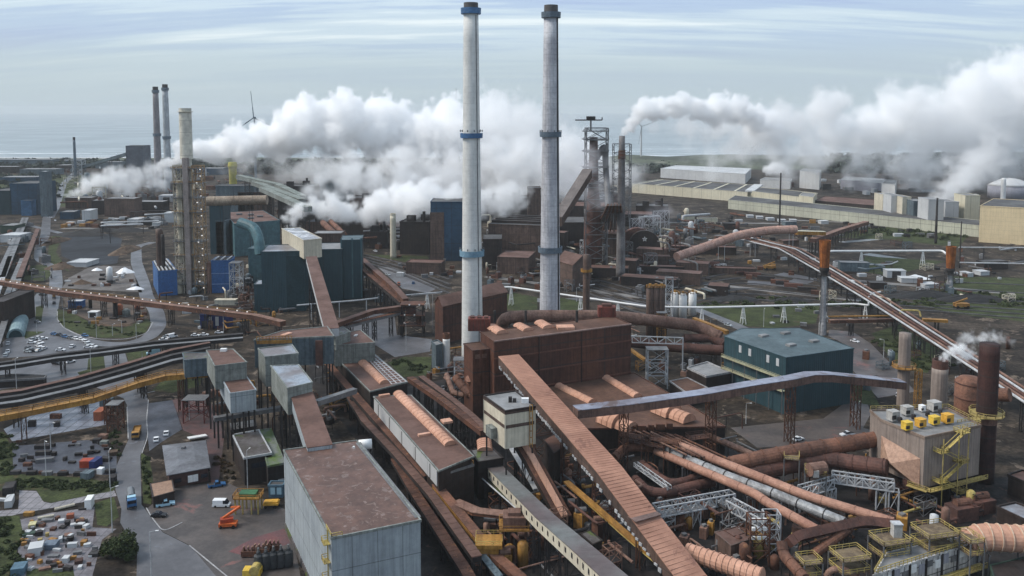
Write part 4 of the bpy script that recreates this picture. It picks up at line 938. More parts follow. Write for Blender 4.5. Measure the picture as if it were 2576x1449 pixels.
platform('long rusty gantry deck between the barrel roof lights and the parallel pipes', K_(1250, 440), 10.5, 14, 4.5, rsteel, -.5, deck=brownduct)
platform('rusty platform at the far right end of the annex roof', K_(1640, 400), 11, 7, 4, rsteel, .3, deck=rsteel)
platform('yellow platform around the flange where the rust duct is joined', L_(460, 540), 11.5, 4.5, 7, yellow, -.3, deck=GRT)
platform('yellow platform around the flange on the dark brown duct', L_(640, 660), 10, 6, 5, yellow, -.3, deck=GRT)
for k in range(6):
    a = G(K_(1170+k*60, 350+k*6), 12.5); pipe('one of six thin rusty pipes fanning out on the gantry below the roof lights', [a, a+V((7, -8, -.8)), a+V((14, -17, -1.5))], .32, rsteel if k % 2 else tan, step=6, world=True, group='thin rusty gantry pipes', n=8)
t = thing('valve_box', 'grey valve box clamped on the dark brown duct', 'machine', tuple(G(L_(640, 640), 8))); m = MB(); q = G(L_(650, 640), 11.5)
m.tube([q-V((2.6, .8, 0)), q+V((2.6, .8, 0))], 2.0, 14); part(t, 'body', m, tan); m = MB(); m.box(q+V((-1, -2, -.6)), (1.6, 1.2, 2)); part(t, 'box', m, gb)
bld('pump_shed', 'plain brown metal shed with low roof between the orange gallery and the white tower', 'shed', [K_(1775, 1118), K_(1930, 1080), K_(2055, 1165), K_(1895, 1218)], 6.5, brownwall, brownroof, rim=.1)
t = thing('lattice_tower', 'dark lattice tower crowded with white insulators under the parallel pipes', 'lattice tower', tuple(G(L_(200, 1340)))); q = G(L_(200, 1350))
m = MB(); m.lattice((q.x, q.y), 5, 4, 0, 13, 3, .35); part(t, 'frame', m, rsteel)
for k in range(9): m = MB(); m.box((q.x-1.5+k % 3*1.5, q.y-1, 7.5+k//3*2.4), (.9, .9, .8)); part(t, 'insulator', m, white)
t = thing('lattice_tower', 'white lattice tower right beside the dark one under the parallel pipes', 'lattice tower', tuple(G(L_(300, 1300)))); q = G(L_(300, 1290))
m = MB(); m.lattice((q.x, q.y), 4, 3.5, 0, 12, 3, .3); part(t, 'frame', m, steel_l)
# ---- white panel machine with yellow walkways, bottom right
WP = [G(L_(*p), 8) for p in ((1080, 1440), (1780, 1215), (1900, 1120), (1180, 1270))]
t = bld('panel_machine', 'long white panelled machine with yellow railed walkways on top, bottom right corner', 'machine', [(v.x, v.y) for v in WP], 8, whitewall, greyroof, rim=.1, world=True)
xy = POLY[t.name][0]
for k in range(11):
    u = .06+k*.088; wboxes(t, 'panel', 0, (u,), 6.3-(k % 2)*.8, 1.9, 1.5+(k % 3)*.5, steel if k % 3 == 0 else (white if k % 3 == 1 else greywall2), .3)
    if k % 2: wboxes(t, 'rib', 0, (u+.045,), 4, .35, 7.8, dsteel, .5)
m = MB(); m.rail([V((*v, 8)) for v in xy], 1.25, .15, True, 1.4); part(t, 'railing', m, yellow)
m = MB(); a, b = wallpt(t, 0, .0, 2.2, 1.6)[0], wallpt(t, 0, 1.15, 2.2, 1.6)[0]; m.beam(a, b, 2.4, .25); oo = wallpt(t, 0, 0, 0, 1)[2]; m.rail([a+oo, b+oo], 1.25, .15, step=1.4); part(t, 'walkway', m, yellow)
platform('yellow railed platform with square opening above the white panel machine', L_(1540, 1110), 11.5, 9, 7, yellow, .25, n=2, deck=GRT)
platform('yellow railed platform left of the square opening', L_(1200, 1170), 11, 8, 6, yellow, .25, n=2, deck=GRT)
platform('yellow railed platform at the left end of the white panel machine', L_(900, 1290), 9, 8, 6, yellow, .25, n=2, deck=GRT)
platform('small yellow railed stage over the pipe maze left of the panel machine', L_(590, 1330), 7, 5, 4.5, yellow, .2, n=2, deck=GRT)
platform('yellow railed stage where the huge ribbed duct starts', L_(1800, 1160), 11, 4, 6, yellow, .2, n=2, deck=GRT)
t = thing('vent_box', 'small grey square vent standing above the yellow platforms', 'vent', tuple(G(L_(1250, 1150), 0))); q = G(L_(1250, 1150), 11); m = MB(); m.box(q+V((0, 0, 1.6)), (2.2, 2, 3.4)); part(t, 'box', m, gb); m = MB(); m.box(q+V((0, 0, 3.5)), (2.5, 2.3, .3)); part(t, 'lid', m, steel_l)
t = thing('round_vent', 'white round vent left of the stairs above the yellow platforms', 'vent', tuple(G(L_(1540, 1010), 0))); q = G(L_(1535, 1030), 10); m = MB(); m.lathe(q, [(1.1, -8), (1.1, 1.5), (.2, 1.9)], 14); part(t, 'shell', m, palewall, True)
bld('side_building', 'dark green building with a row of white framed windows at the bottom right corner', 'industrial building', [L_(1960, 1370), L_(2300, 1290), L_(2400, 1420), L_(2000, 1500)], 5, M('dark_green_wall', (.04, .07, .05), (.03, .05, .04)), darkwall, rim=.2)
sb = bpy.data.objects['side_building']; wboxes(sb, 'window', 3, (.2, .4, .6), 3, 1.4, 1.2, white); wboxes(sb, 'window', 2, (.1, .2, .3, .4), 3, 1.4, 1.2, white)
bld('side_building', 'low dark brown building at the right edge behind the filter house', 'industrial building', [L_(2095, 690), L_(2200, 655), L_(2420, 720), L_(2300, 780)], 6, darkwall, brownroof)
bld('side_building', 'wet grey flat roof of a low building at the right edge below the dark stack', 'industrial building', [L_(2010, 930), L_(2150, 900), L_(2500, 1030), L_(2350, 1090)], 4, darkwall, wetroof)
for q, lab in (((1740, 1010), 'brown machine block beneath the filter house, left'), ((1870, 960), 'brown machine block beneath the filter house, right')):
    p = G(L_(*q)); t = thing('machine_block', lab, 'machine', (p.x, p.y, 0)); m = MB(); m.box(p+V((0, 0, 2)), (8, 5, 4), .3); part(t, 'body', m, brownduct); m = MB(); m.tube([p+V((-2, 0, 4.5)), p+V((3, 1, 4.5))], 1.2, 12); part(t, 'drum', m, rustduct)
# dark equipment filling the yard between conveyors (individual machines)
rnd = random.Random(21)
spots = [(K_(700, 1000), 'beside the orange belt cover foot'), (K_(760, 1080), 'just below the orange belt cover foot'), (K_(900, 1160), 'left of the yellow walkway'), (K_(620, 640), 'under the cream tower'), (K_(760, 800), 'between belt cover and orange gallery'),
         (J_(1900, 1130), 'beside the red-orange conveyor'), (J_(2000, 1400), 'at the bottom centre edge'), (K_(330, 1280), 'right of the bottom centre conveyor end'), (K_(420, 1180), 'below the cream-windowed gallery'), (K_(1500, 1090), 'right of the orange gallery joint'), (K_(1700, 1000), 'under the white truss bridge'), (K_(1880, 1300), 'beside the brown pump shed')]
for i, (q, w) in enumerate(spots):
    p = G(q); t = thing('machine_unit', 'rusty machine unit with drum and box '+w, 'machine', (p.x, p.y, 0)); sx, sy, sz = rnd.uniform(2.5, 6), rnd.uniform(2, 4), rnd.uniform(2, 5); a = rnd.uniform(-.6, .9)
    m = MB(); m.box(p+V((0, 0, sz/2)), (sx, sy, sz), a); part(t, 'body', m, rnd.choice([rustduct, brownduct, tan, rsteel, dyellow]))
    m = MB(); m.tube([p+V((-sx/2, 0, sz+.7)), p+V((sx/2, .5, sz+.7))], .8, 10); part(t, 'drum', m, rnd.choice([brownduct, steel, tan]))
    m = MB(); m.box(p+V((sx*.6, -sy*.5, 1)), (1.6, 1.4, 2), a); part(t, 'box', m, rnd.choice([steel, rsteel, dyellow]))
t = bld('dark_house', 'tall dark brown building under the top of the narrow inclined conveyor', 'industrial building', [K_(480, 420), K_(560, 380), K_(640, 470), K_(560, 520)], 14, darkwall, brownroof, rim=.1)
t = bld('dark_house', 'mossy concrete block at the foot of the orange belt cover', 'industrial building', [K_(760, 1130), K_(830, 1105), K_(920, 1180), K_(850, 1210)], 5, darkwall, mossroof, rim=.1)
# ================================================================== MIDDLE AND FAR GROUND, CENTRE AND RIGHT
def box3(name, label, cat, x0, x1, yb, yt, depth, wall, roof, zb=0, rim=.3, rz=0.0, group=None, parts=None):
    """block whose near face spans photo columns x0..x1, foot at row yb, top at row yt; depth metres deep"""
    a = G((x0, yb), zb); b = G((x1, yb), zb); Y = (a.y+b.y)/2; zt = zat(((x0+x1)/2, yt), Y)
    m = (a+b)/2; hw = (b-a).length/2; u = V((math.cos(rz), math.sin(rz))); n = V((-math.sin(rz), math.cos(rz))); c = V((m.x, m.y))
    q = [c-u*hw, c+u*hw, c+u*hw+n*depth, c-u*hw+n*depth]
    return bld(name, label, cat, [(p.x, p.y) for p in q], zt, wall, roof, zb, rim, group=group, world=True)
# ---- second white pipeline on A-frames
pipe('long white pipeline on white A-frame trestles, behind the twin chimneys and silos', [(G_(350, 432), 11), (G_(510, 425), 11), (G_(1750, 603), 10), (H_(0, 672), 10), (H_(1220, 642), 9.5), (H_(1325, 655), 9.5)], .55, white, step=24, aframe=True, legm=white, n=8, legw=.28)
pipe('white pipe riser linking the white pipeline to the pipe bridge', [(H_(1325, 655), 9.5), (H_(1325, 590), 12), (H_(1345, 560), 12.5), (H_(1420, 545), 12.5)], .5, white, n=8)
pipe('white pipeline stretch seen between the brown shed and the left chimney', [(F_(1550, 500), 9), (F_(1820, 475), 9)], .5, white, step=20, aframe=True, legm=white, n=8)
pipe('upper white pipeline running right to the second flare stack', [(H_(1020, 218), 11), (H_(1920, 215), 11), (H_(1950, 240), 10)], .8, white, step=48, aframe=True, legm=white, n=8, legw=.35)
pipe('grey pipeline right of the second flare stack', [(H_(2050, 188), 10), (H_(2600, 190), 10)], .5, steel_l, step=40, n=8)
pipe('lower grey pipeline right of the second flare stack', [(H_(2060, 310), 8), (H_(2600, 320), 8)], .5, steel_l, step=40, n=8)
pipe('pale pipe loop crossing the grass between the flare stacks', [(H_(1060, 330), 3), (H_(1500, 325), 3), (H_(1560, 300), 3)], .5, steel_l, step=30, n=8)
# ---- long pipe bridge to the right edge
def pb(lab, dx, dz, r, m, **k):
    sp = [((1860+dx, 598), 14+dz), ((1971+dx, 626), 14+dz), ((2068+dx, 681), 14+dz), ((2177+dx, 746), 14+dz), ((2365+dx, 866), 14+dz), ((2600+dx, 1020), 14+dz)]
    return pipe(lab, sp, r, m, n=8, **k)
pb('bright silver pipe on the left edge of the long diagonal pipe bridge', -10, 0, .5, steel_l)
pb('brown pipe on the long diagonal pipe bridge, next to the silver one', 2, .6, .5, tan)
pb('rusty pipe in the middle of the long diagonal pipe bridge', 16, .2, .5, brownduct)
pb('pale pipe near the right edge of the long diagonal pipe bridge', 30, .8, .45, steel_l)
pb('brown pipe along the right edge of the long diagonal pipe bridge', 44, .2, .5, tan)
gallery('dark steel trestle deck carrying the long diagonal pipe bridge', [((1877, 600), 12.2), ((1988, 628), 12.2), ((2085, 684), 12.2), ((2194, 750), 12.2), ((2382, 871), 12.2), ((2617, 1026), 12.2)], 6.0, .5, rsteel, dsteel, rib=4, step=26, name='pipe_bridge', cat='pipe bridge', legw=5)
pipe('pale pipe running below the long diagonal pipe bridge', [(H_(1600, 815), 8), (H_(1890, 995), 8)], .7, tan, n=8, step=14)
pipe('orange-yellow gantry pipe crossing the pipe bridge', [(H_(1000, 745), 10), (H_(1515, 738), 11), (H_(1520, 705), 13)], .45, dyellow, n=8)
pipe('yellow expansion loop standing on the pipe bridge', [(H_(1580, 740), 12), (H_(1580, 692), 15), (H_(1735, 696), 15), (H_(1745, 745), 12)], .45, yellow, n=8)
gallery('ochre crane beam right of the pipe bridge', [(H_(1760, 760), 10), (H_(1960, 770), 10)], 2.5, 1.2, dyellow, dyellow, step=14)
gallery('brown beam left of the first flare stack foot', [(H_(1010, 770), 9), (H_(1560, 760), 9)], 2.2, 1.6, tan, rsteel, step=24)
# ---- flare stacks
for i, (x, Y, yt, ym, yl, r) in enumerate(((2076, 448, 604, 672, 0, 3.0), (2394, 560, 620, 674, 0, 3.3))):
    lab = ['orange rust flare stack with wide flared top, left of the two', 'orange rust flare stack with wide flared top, right of the two'][i]
    X = D((x, 600), Y).x; t = thing('flare_stack', lab, 'flare stack', (X, Y, 0), 'orange flare stacks'); z1, z0 = zat((x, yt), Y), zat((x, ym), Y)
    m = MB(); m.lathe((X, Y, 0), [(r*.78, z0), (r, z1), (r*.92, z1), (r*.7, z0+.5)], 20); part(t, 'flare_head', m, flare)
    m = MB(); m.lathe((X, Y, 0), [(r*.45, z0-4), (r*.85, z0-1.5), (r*.85, z0-.02)], 16); m.rail([V((X+r*1.1*math.cos(k*math.pi/4), Y+r*1.1*math.sin(k*math.pi/4), z0-4)) for k in range(8)], 1.2, .2, True, 2); m.lathe((X, Y, 0), [(r*.5, z0-4.3), (r*1.15, z0-4.3), (r*1.15, z0-4)], 12); part(t, 'burner_collar', m, soot)
    m = MB(); m.lathe((X, Y, 0), [(1.9, 0), (1.9, 6), (1.55, 7), (1.45, z0-4.3)], 16); part(t, 'column', m, concrete)
    m = MB(); m.beam((X+1.7, Y-1, 0), (X+1.7, Y-1, z0-2), .3); m.beam((X-1.7, Y-1, 0), (X-1.7, Y-1, z0-4), .35); part(t, 'riser', m, steel)
# ---- silos
S0 = [(1700, 735, 803), (1721, 738, 806), (1745, 734, 798)]
for i, (x, yt, yb) in enumerate(S0):
    Y = G((x, yb)).y+6; X = D((x, 600), Y).x; zt = zat((x, yt), Y); t = thing('silo', ['white silo on the left of the row of three', 'white silo in the middle of the row of three, nearest', 'white silo on the right of the row of three'][i], 'silo', (X, Y, 0), 'white silos')
    m = MB(); m.lathe((X, Y, 0), [(2.3, 0), (2.3, zt-1), (1.2, zt)], 20); part(t, 'shell', m, white, True)
    m = MB(); m.rail([V((X+2.4*math.cos(k*math.pi/4), Y+2.4*math.sin(k*math.pi/4), zt-1)) for k in range(8)], 1.4, .2, True, 2); m.box((X, Y, zt+.6), (1.2, 1.2, 1.4)); part(t, 'railing', m, dyellow)
for i, x in enumerate((1637, 1652, 1666)):
    Y = 425; X = D((x, 600), Y).x; zt = zat((x, 720), Y); t = thing('silo', 'brown silo left of the white ones, '+['leftmost', 'middle', 'rightmost'][i], 'silo', (X, Y, 0), 'brown silos')
    m = MB(); m.lathe((X, Y, 0), [(1.9, 0), (1.9, zt-1), (1.2, zt)], 16); part(t, 'shell', m, brownwall, True)
    m = MB(); m.rail([V((X+2*math.cos(k*math.pi/4), Y+2*math.sin(k*math.pi/4), zt-1)) for k in range(8)], 1.5, .25, True, 2); m.box((X, Y, zt+.6), (1.2, 1.2, 1.4)); part(t, 'railing', m, dyellow)
rack('pale steel stair frame between the brown and the white silos', (1682, 802), 0, 24, 4, 3, 5, w=.35)
# ---- far right buildings
def longhall(label, q, z, wall, roof, name='warehouse', **k): return bld(name, label, 'warehouse', q, z, wall, roof, rim=.4, **k)
WH1 = longhall('long cream warehouse with dark banded roofs behind the blast furnace stack', [(1590, 462), (1655, 452), (1905, 466), (1880, 484)], 13, cream_y, drkroof)
m = MB()
xy = POLY[WH1.name][0]
for k in range(6): f = .05+k*.17; a = V((*xy[0], 13.3)).lerp(V((*xy[3], 13.3)), f); b = V((*xy[1], 13.3)).lerp(V((*xy[2], 13.3)), f); m.beam(a, b, 2.5, .6)
part(WH1, 'roof_strip', m, cream_y)
m = MB(); a, b = V((*xy[3], 13)), V((*xy[2], 13)); m.beam(a.lerp(b, .1)+V((0, -6, 1)), b+V((0, -6, 1)), 12, 2); part(WH1, 'annex_roof', m, palewall)
longhall('wide pale grey warehouse, farthest one below the green dunes', [(1662, 424), (1700, 416), (1890, 424), (1875, 438)], 16, palewall, palewall)
longhall('cream hall wing joining the long yellow-cream wall, brown flat roof', [(1880, 480), (1900, 470), (2056, 486), (2045, 500)], 14, cream_y, drkroof)
LW = longhall('very long low yellow-cream hall wall crossing the right half of the view', [(1832, 503), (1850, 492), (2520, 560), (2520, 574)], 11, cream_g, drkroof)
longhall('grey saw-edged warehouse roof in the middle distance right', [(2115, 452), (2125, 444), (2225, 450), (2220, 462)], 14, greywall2, greyroof)
longhall('pale green square block beside the grey saw-edged warehouse', [(2218, 462), (2228, 452), (2256, 454), (2252, 466)], 17, palewall, greyroof)
longhall('small grey warehouse behind the thin dark mast', [(1912, 452), (1925, 446), (1992, 450), (1988, 456)], 12, palewall, greyroof)
longhall('pale brown block left of the saw-edged warehouse', [(2012, 430), (2020, 424), (2066, 428), (2062, 434)], 26, palewall, greyroof)
longhall('dark brown low shed field right of the cream hall', [(2050, 505), (2075, 494), (2240, 505), (2230, 520)], 8, darkwall, brownroof)
longhall('ochre hall block at the right end of the cream hall wing', [(2010, 492), (2020, 484), (2052, 487), (2046, 497)], 16, cream_y, greyroof)
BB = bld('cream_block', 'huge plain ivory block building at the right edge', 'industrial building', [(2466, 518), (2500, 500), (2700, 510), (2666, 528)], 33, cream_b, drkroof, rim=.4)
for i, (x0, x1, yt, yb) in enumerate(((2219, 2238, 490, 530), (2240, 2265, 492, 536), (2268, 2290, 496, 540), (2296, 2325, 506, 545), (2333, 2372, 502, 556), (2376, 2410, 508, 548), (2425, 2462, 492, 548))):
    box3('plant_block', ['white slim block, leftmost of the white plant buildings', 'white block second from the left among the white plant buildings', 'white block with pipe in the white plant group', 'teal-grey block half hidden in steam', 'wide pale block in the steam', 'grey block right of the steam', 'cream tower block beside the huge ivory building'][i], 'industrial building', x0, x1, yb+25, yt, 22, [cream, palewall, cream, bluegrey, palewall, palewall, cream_y][i], greyroof)
q = D((2540, 500), 1150); t = thing('storage_tank', 'wide silver tank with pale domed roof at the far right edge', 'tank', (q.x, q.y, 0)); zt = zat((2530, 466), 1150)
m = MB(); m.lathe((q.x, q.y, 0), [(27, 0), (27, zt)], 40); part(t, 'shell', m, greywall2, True); m = MB(); m.lathe((q.x, q.y, 0), [(27.3, zt), (22, zt+3), (12, zt+8), (.1, zt+10)], 40); part(t, 'roof', m, palewall, True)
stack('slim_stack', 'thin white stack in front of the silver tank at the far right', 2518, 1080, 448, 3, 2.6, white, 'stack')
stack('mast', 'thin dark mast standing before the long yellow-cream wall', 1960, 820, 435, .9, .7, dsteel, 'mast')
stack('mast', 'thin dark mast with knots in front of the yellow-cream wall, near the ivory block', 2417, 640, 557, .5, .4, dsteel, 'mast')
stack('mast', 'short dark lattice mast in front of the long yellow-cream wall', 2354, 760, 498, 1.2, .8, dsteel, 'mast')
# small sheds & vehicles in the right middle distance
rnd = random.Random(4)
sm = [(1888, 545, 16, 6, 'white'), (1912, 548, 16, 6, 'white'), (1940, 552, 18, 6, 'white'), (1968, 556, 18, 6, 'white'), (1996, 556, 16, 6, 'white'), (1780, 556, 50, 14, 'cream'), (1735, 548, 30, 10, 'cream'), (1990, 563, 30, 10, 'grey'), (2270, 565, 24, 14, 'dark'), (1840, 570, 40, 16, 'dark'), (2075, 560, 20, 8, 'white'),
      (2255, 690, 46, 18, 'white'), (2290, 706, 44, 12, 'white'), (2150, 672, 70, 22, 'grey'), (2210, 720, 40, 16, 'dark'), (2442, 692, 16, 10, 'white'), (2478, 688, 26, 10, 'white'), (2505, 668, 70, 20, 'dark'), (2345, 800-80, 40, 10, 'white'), (1655, 660, 60, 30, 'rusty'), (2340, 545, 18, 10, 'white'), (2440, 560, 16, 8, 'dark'), (1900, 600, 30, 12, 'dark'), (2030, 590, 26, 22, 'dark'), (1990, 615, 44, 20, 'tan')]
mm = {'white': (palewall, palewall), 'cream': (cream_y, drkroof), 'grey': (bluegrey, greyroof), 'dark': (darkwall, drkroof), 'rusty': (brownwall, brownroof), 'tan': (brownwall, brownroof)}
where = ['first of five white cabins below the long cream wall', 'second of five white cabins below the long cream wall', 'third of five white cabins below the long cream wall', 'fourth of five white cabins below the long cream wall', 'last of five white cabins below the long cream wall', 'low cream shed left of the white cabins', 'small cream shed beside the blast furnace stack foot', 'grey shed under the rightmost white cabin', 'dark cabin in front of the long cream wall', 'dark low shed above the pink conveyor', 'white shed above the end of the pink conveyor',
         'white shed with dark doorway between the flare stacks', 'white covered heap shed between the flare stacks', 'low grey shed right of the first flare stack', 'dark green container stack between the flare stacks', 'white box right of the second flare stack', 'white trailer box right of the second flare stack', 'dark long shed below the ivory block', 'white low roof near the pipe bridge', 'rusty shed left of the pink conveyor foot', 'white box before the long cream wall, far right', 'dark box before the ivory block', 'dark shed under the bend of the pink conveyor', 'dark square housing at the end of the pink conveyor', 'tan house beneath the end of the pink conveyor']
for (x, y, w, h, c), lab in zip(sm, where):
    o = box3('yard_shed', lab, 'shed', x-w/2, x+w/2, y+h/2, y-h/2, 8, *mm[c], rim=.1, rz=rnd.uniform(-.2, .3))
    if x == 2255: wboxes(o, 'door', 0, (.5,), 2.4, 6, 4.5, soot)
# pink conveyor gallery
PK = pipe('pale pink covered conveyor bending up from the dark yard to the right', [((1702, 646), 9), ((1771, 622), 13), ((1862, 590), 19), ((1935, 579), 21), ((2002, 577), 21)], 3.4, pinkduct, flange=12, step=36, legm=steel_l, n=14, bend=20, name='conveyor_gallery', cat='conveyor')
gallery('yellowish truss gallery continuing right of the pink conveyor', [((2003, 580), 19), ((2075, 582), 18)], 5, 3, cream_y, dyellow, step=24)
gallery('rusty trestle conveyor with many posts rising beyond the pink one', [((2045, 600), 14), ((2110, 577), 12), ((2180, 556), 12)], 5, 3, tan, brownduct, step=9, legw=3)
stack('cream_stack', 'short cream stack standing alone on the dark yard left of the twin chimneys', 989, 684, 537, 2.6, 2.3, cream, 'stack', cap=(2, cream))
# ---- centre: blast furnace group
box3('stove_block', 'tall blue and teal block partly veiled by steam, left of the left chimney', 'industrial building', 1084, 1165, 657, 508, 26, farblue, drkroof)
o = bpy.data.objects['stove_block']; wboxes(o, 'grey_panel', 0, (.2,), 20, 11, 38, brownwall, .4)
box3('furnace_hall', 'long brown furnace hall with stepped dark roof between the two chimneys', 'industrial hall', 1226, 1362, 645, 566, 60, brownwall, drkroof, rz=-.25)
o = bpy.data.objects['furnace_hall']
for k in range(4): rooftop(o, [(.5, .2+k*.2)], (44, 5, 2.2), darkwall, 'roof_ridge')
box3('furnace_hall', 'tall pinkish-brown tower house behind the right chimney', 'industrial building', 1327, 1360, 600, 474, 20, brownwall, drkroof)
box3('furnace_hall', 'open dark hall with pale beam right of the left chimney', 'industrial hall', 1215, 1262, 675, 602, 25, darkwall, drkroof)
box3('furnace_hall', 'brown low building below the furnace hall', 'industrial building', 1250, 1330, 690, 648, 30, brownwall, brownroof, rz=-.2)
gable('shed', 'pinkish gabled shed with dark open front right of the right chimney', [(1401, 655), (1440, 668), (1488, 648), (1440, 636)], 17, 21, brownwall, brownroof, 'shed')
stack('brown_column', 'brown round vessel with yellow stage right of the gabled shed', 1476, 452, 640, 1.9, 1.9, brownwall, 'stack', bands=((680, 1.5, dyellow),))
# blast furnace: tower
Y = 640; X = D((1495, 600), Y).x
t = thing('blast_furnace', 'blast furnace head frame with flat crane arm on top, half lost in steam', 'blast furnace', (X, Y, 0))
m = MB(); m.lattice((X+1, Y), 16, 14, 0, zat((1495, 322), Y), 12, .8); part(t, 'frame', m, steel)
m = MB(); m.lathe((X-1, Y, 0), [(7, 0), (7, 25), (6, 45), (4, 60), (3, zat((1495, 345), Y))], 16); part(t, 'vessel', m, brownduct, True)
for yy in (330, 350, 380, 420, 460): z = zat((1495, yy), Y); m = MB(); m.box((X, Y, z), (19, 16, .5)); m.rail([V((X-9.5, Y-8, z)), V((X+9.5, Y-8, z))], 1.3, .25, step=3); part(t, 'platform', m, steel)
zc = zat((1480, 302), Y); Xc = D((1484, 600), Y).x
m = MB(); m.beam((D((1445, 600), Y).x, Y, zc), (D((1512, 600), Y).x, Y, zc), 1.0, .9); m.box((Xc, Y, zc+1.3), (6.5, 4, 3)); m.beam((D((1512, 600), Y).x, Y, zc), (D((1512, 600), Y).x, Y, zc+2), .8); part(t, 'crane_arm', m, dsteel)
m = MB(); m.beam((Xc, Y, zc), (Xc, Y, zc-8), 1.2); part(t, 'crane_mast', m, steel)
pipe('large gas downcomer pipe arching right of the furnace head', [D((1500, 400), 640), D((1520, 365), 640), D((1524, 420), 640), D((1530, 520), 620)], 2.2, steel, world=True, n=12)
pp = [D((1402, 545), 560), D((1478, 425), 600)]
gallery('ribbed skip bridge climbing steeply to the blast furnace', pp, 7, 6, M('dusty_grey_brown', (.17, .145, .135), (.12, .105, .10)), brownwall, step=0, rib=6, world=True)
stack('vent_stack', 'grey stack with lattice frame giving off the white plume on the right', 1562, 600, 342, 3.4, 2.1, M('grey_stack', (.22, .21, .21), (.14, .13, .13), streak=.3), 'stack')
V1 = bpy.data.objects['vent_stack']; X = D((1562, 600), 600).x
m = MB(); m.lattice((X, 600), 12, 10, zat((0, 560), 600), zat((1562, 362), 600), 9, .45); part(V1, 'lattice_frame', m, steel)
m = MB(); m.lathe((X, 600, 0), [(2.6, zat((0, 400), 600)), (2.5, zat((0, 378), 600))], 14); part(V1, 'rust_band', m, rsteel)
box3('furnace_house', 'dark furnace base building below the skip bridge', 'industrial building', 1405, 1500, 625, 560, 40, darkwall, drkroof)
box3('furnace_house', 'two pale panels building behind the furnace frame', 'industrial building', 1450, 1530, 560, 488, 30, darkwall, drkroof)
o = bpy.data.objects['furnace_house.001']; wboxes(o, 'pale_panel', 0, (.2, .75), zat((1490, 496), G((1490, 560)).y), 11, 6, palewall)
# pyramid of inclined pipes
t = thing('pipe_pyramid', 'bundle of steep grey pipes fanning down like a pyramid below the vent stack', 'pipe bundle', tuple(G((1530, 610)))); tp = D((1545, 515), 560)
for k in range(9): m = MB(); m.tube([tp+V((-4+k, 0, 0)), G((1488+k*11, 600))], .8, 8); part(t, 'pipe', m, steel if k % 2 else tan)
for k in range(3): m = MB(); z = 4+k*7; a = G((1492+k*9, 600), z); b = G((1575-k*6, 600), z); m.beam(a, b, .5); part(t, 'crossbar', m, steel)
# round hoods
t = thing('hood', 'big dark rounded hood with small white emblem, right of the pipe pyramid', 'hood', tuple(G((1615, 650)))); q = G((1622, 645)); Rr = 13
for k, (r, xx) in enumerate(((13, 0), (14.5, -5))):
    m = MB(); a = V((q.x+xx, q.y+2+k*5, 0)); sec = [(math.cos(th), math.sin(th)) for th in [math.pi*i/12 for i in range(13)]]
    vs = [a+V((c*r, dy, 8+s*r)) for dy in (0, 6) for c, s in sec]+[a+V((sx*r, dy, 0)) for dy in (0, 6) for sx in (1, -1)]
    m.add(vs, [(i, i+1, 14+i, 13+i) for i in range(12)]+[tuple(list(range(12, -1, -1))+[26, 27]), tuple(list(range(13, 26))+[29, 28]), (0, 13, 28, 26), (12, 27, 29, 25)]); part(t, 'shell', m, darkwall if k == 0 else brownduct)
m = MB(); c = V((q.x, q.y-.0+1.6, 14))
for k in range(5): an = math.pi/2+2*math.pi*k/5; an2 = math.pi/2+2*math.pi*(k+2)/5; m.beam(c+V((math.cos(an)*2, 0, math.sin(an)*2)), c+V((math.cos(an2)*2, 0, math.sin(an2)*2)), .35, .35)
part(t, 'emblem', m, white)
for i, (x0, x1, yb, yt, w, lab) in enumerate(((1600, 1700, 660, 628, brownwall, 'brown low roofed sheds at the foot of the rounded hood'), (1540, 1600, 690, 655, darkwall, 'dark block left of the brown low sheds'), (1650, 1760, 715, 686, brownwall, 'long brown rail shed below the pink conveyor foot'), (1560, 1700, 722, 700, darkwall, 'dark long shed left of the brown rail shed'), (1780, 1830, 745, 720, darkwall, 'dark brown open shed at the end of the rail sheds'), (1380, 1420, 640, 585, darkwall, 'dark house hidden behind the right chimney'), (1700, 1780, 690, 662, brownwall, 'brown sloping shed under the pink conveyor'))):
    box3('rail_shed', lab, 'shed', x0, x1, yb, yt, 12, w, brownroof, rz=-.35, rim=.1)
# dark plant skyline behind the steam, left centre
sk = [(770, 860, 600, 560, 'brown'), (860, 930, 610, 555, 'dark'), (930, 975, 625, 585, 'dark'), (1005, 1080, 640, 560, 'dark'), (700, 790, 560, 470, 'dark'), (880, 1000, 560, 500, 'brown'), (1010, 1120, 580, 520, 'dark'), (790, 880, 520, 450, 'blue'), (1112, 1165, 520, 412, 'brown'), (1210, 1330, 560, 500, 'dark'), (960, 1060, 500, 440, 'blue'), (1600, 1680, 560, 520, 'dark')]
labs = ['brown roofed plant house under the centre of the steam', 'dark plant house right of the brown one in the steam', 'dark block left of the lone cream stack', 'large dark plant block right of the lone cream stack', 'dark block seen left through the steam gap', 'brown block deep inside the steam', 'dark block deep in the steam near the left chimney', 'bluish block glimpsed through the left steam', 'tall brown tower block left behind the left chimney', 'dark smoky block between the twin chimneys', 'bluish block at the back of the steam', 'dark machine hall right of the vent stack']
for (x0, x1, yb, yt, c), lab in zip(sk, labs):
    o = box3('plant_house', lab, 'industrial building', x0, x1, yb, yt, 30, {'brown': brownwall, 'dark': darkwall, 'blue': bluegrey}[c], drkroof, rz=random.uniform(-.2, .2), rim=.8)
    rooftop(o, [(.3, .3), (.7, .6)], (7, 5, 5), darkwall)
    m = MB(); p = wallpt(o, 0, .8, 0, -4)[0]; zt = POLY[o.name][1]; m.tube([p+V((0, 0, zt)), p+V((0, 0, zt+9))], 1.2, 10); part(o, 'vent_pipe', m, dsteel)
pipe('pair of orange rust ducts sloping on the roofs below the centre steam', [D((812, 560), 690), D((850, 596), 640)], 2.4, rustduct, world=True)
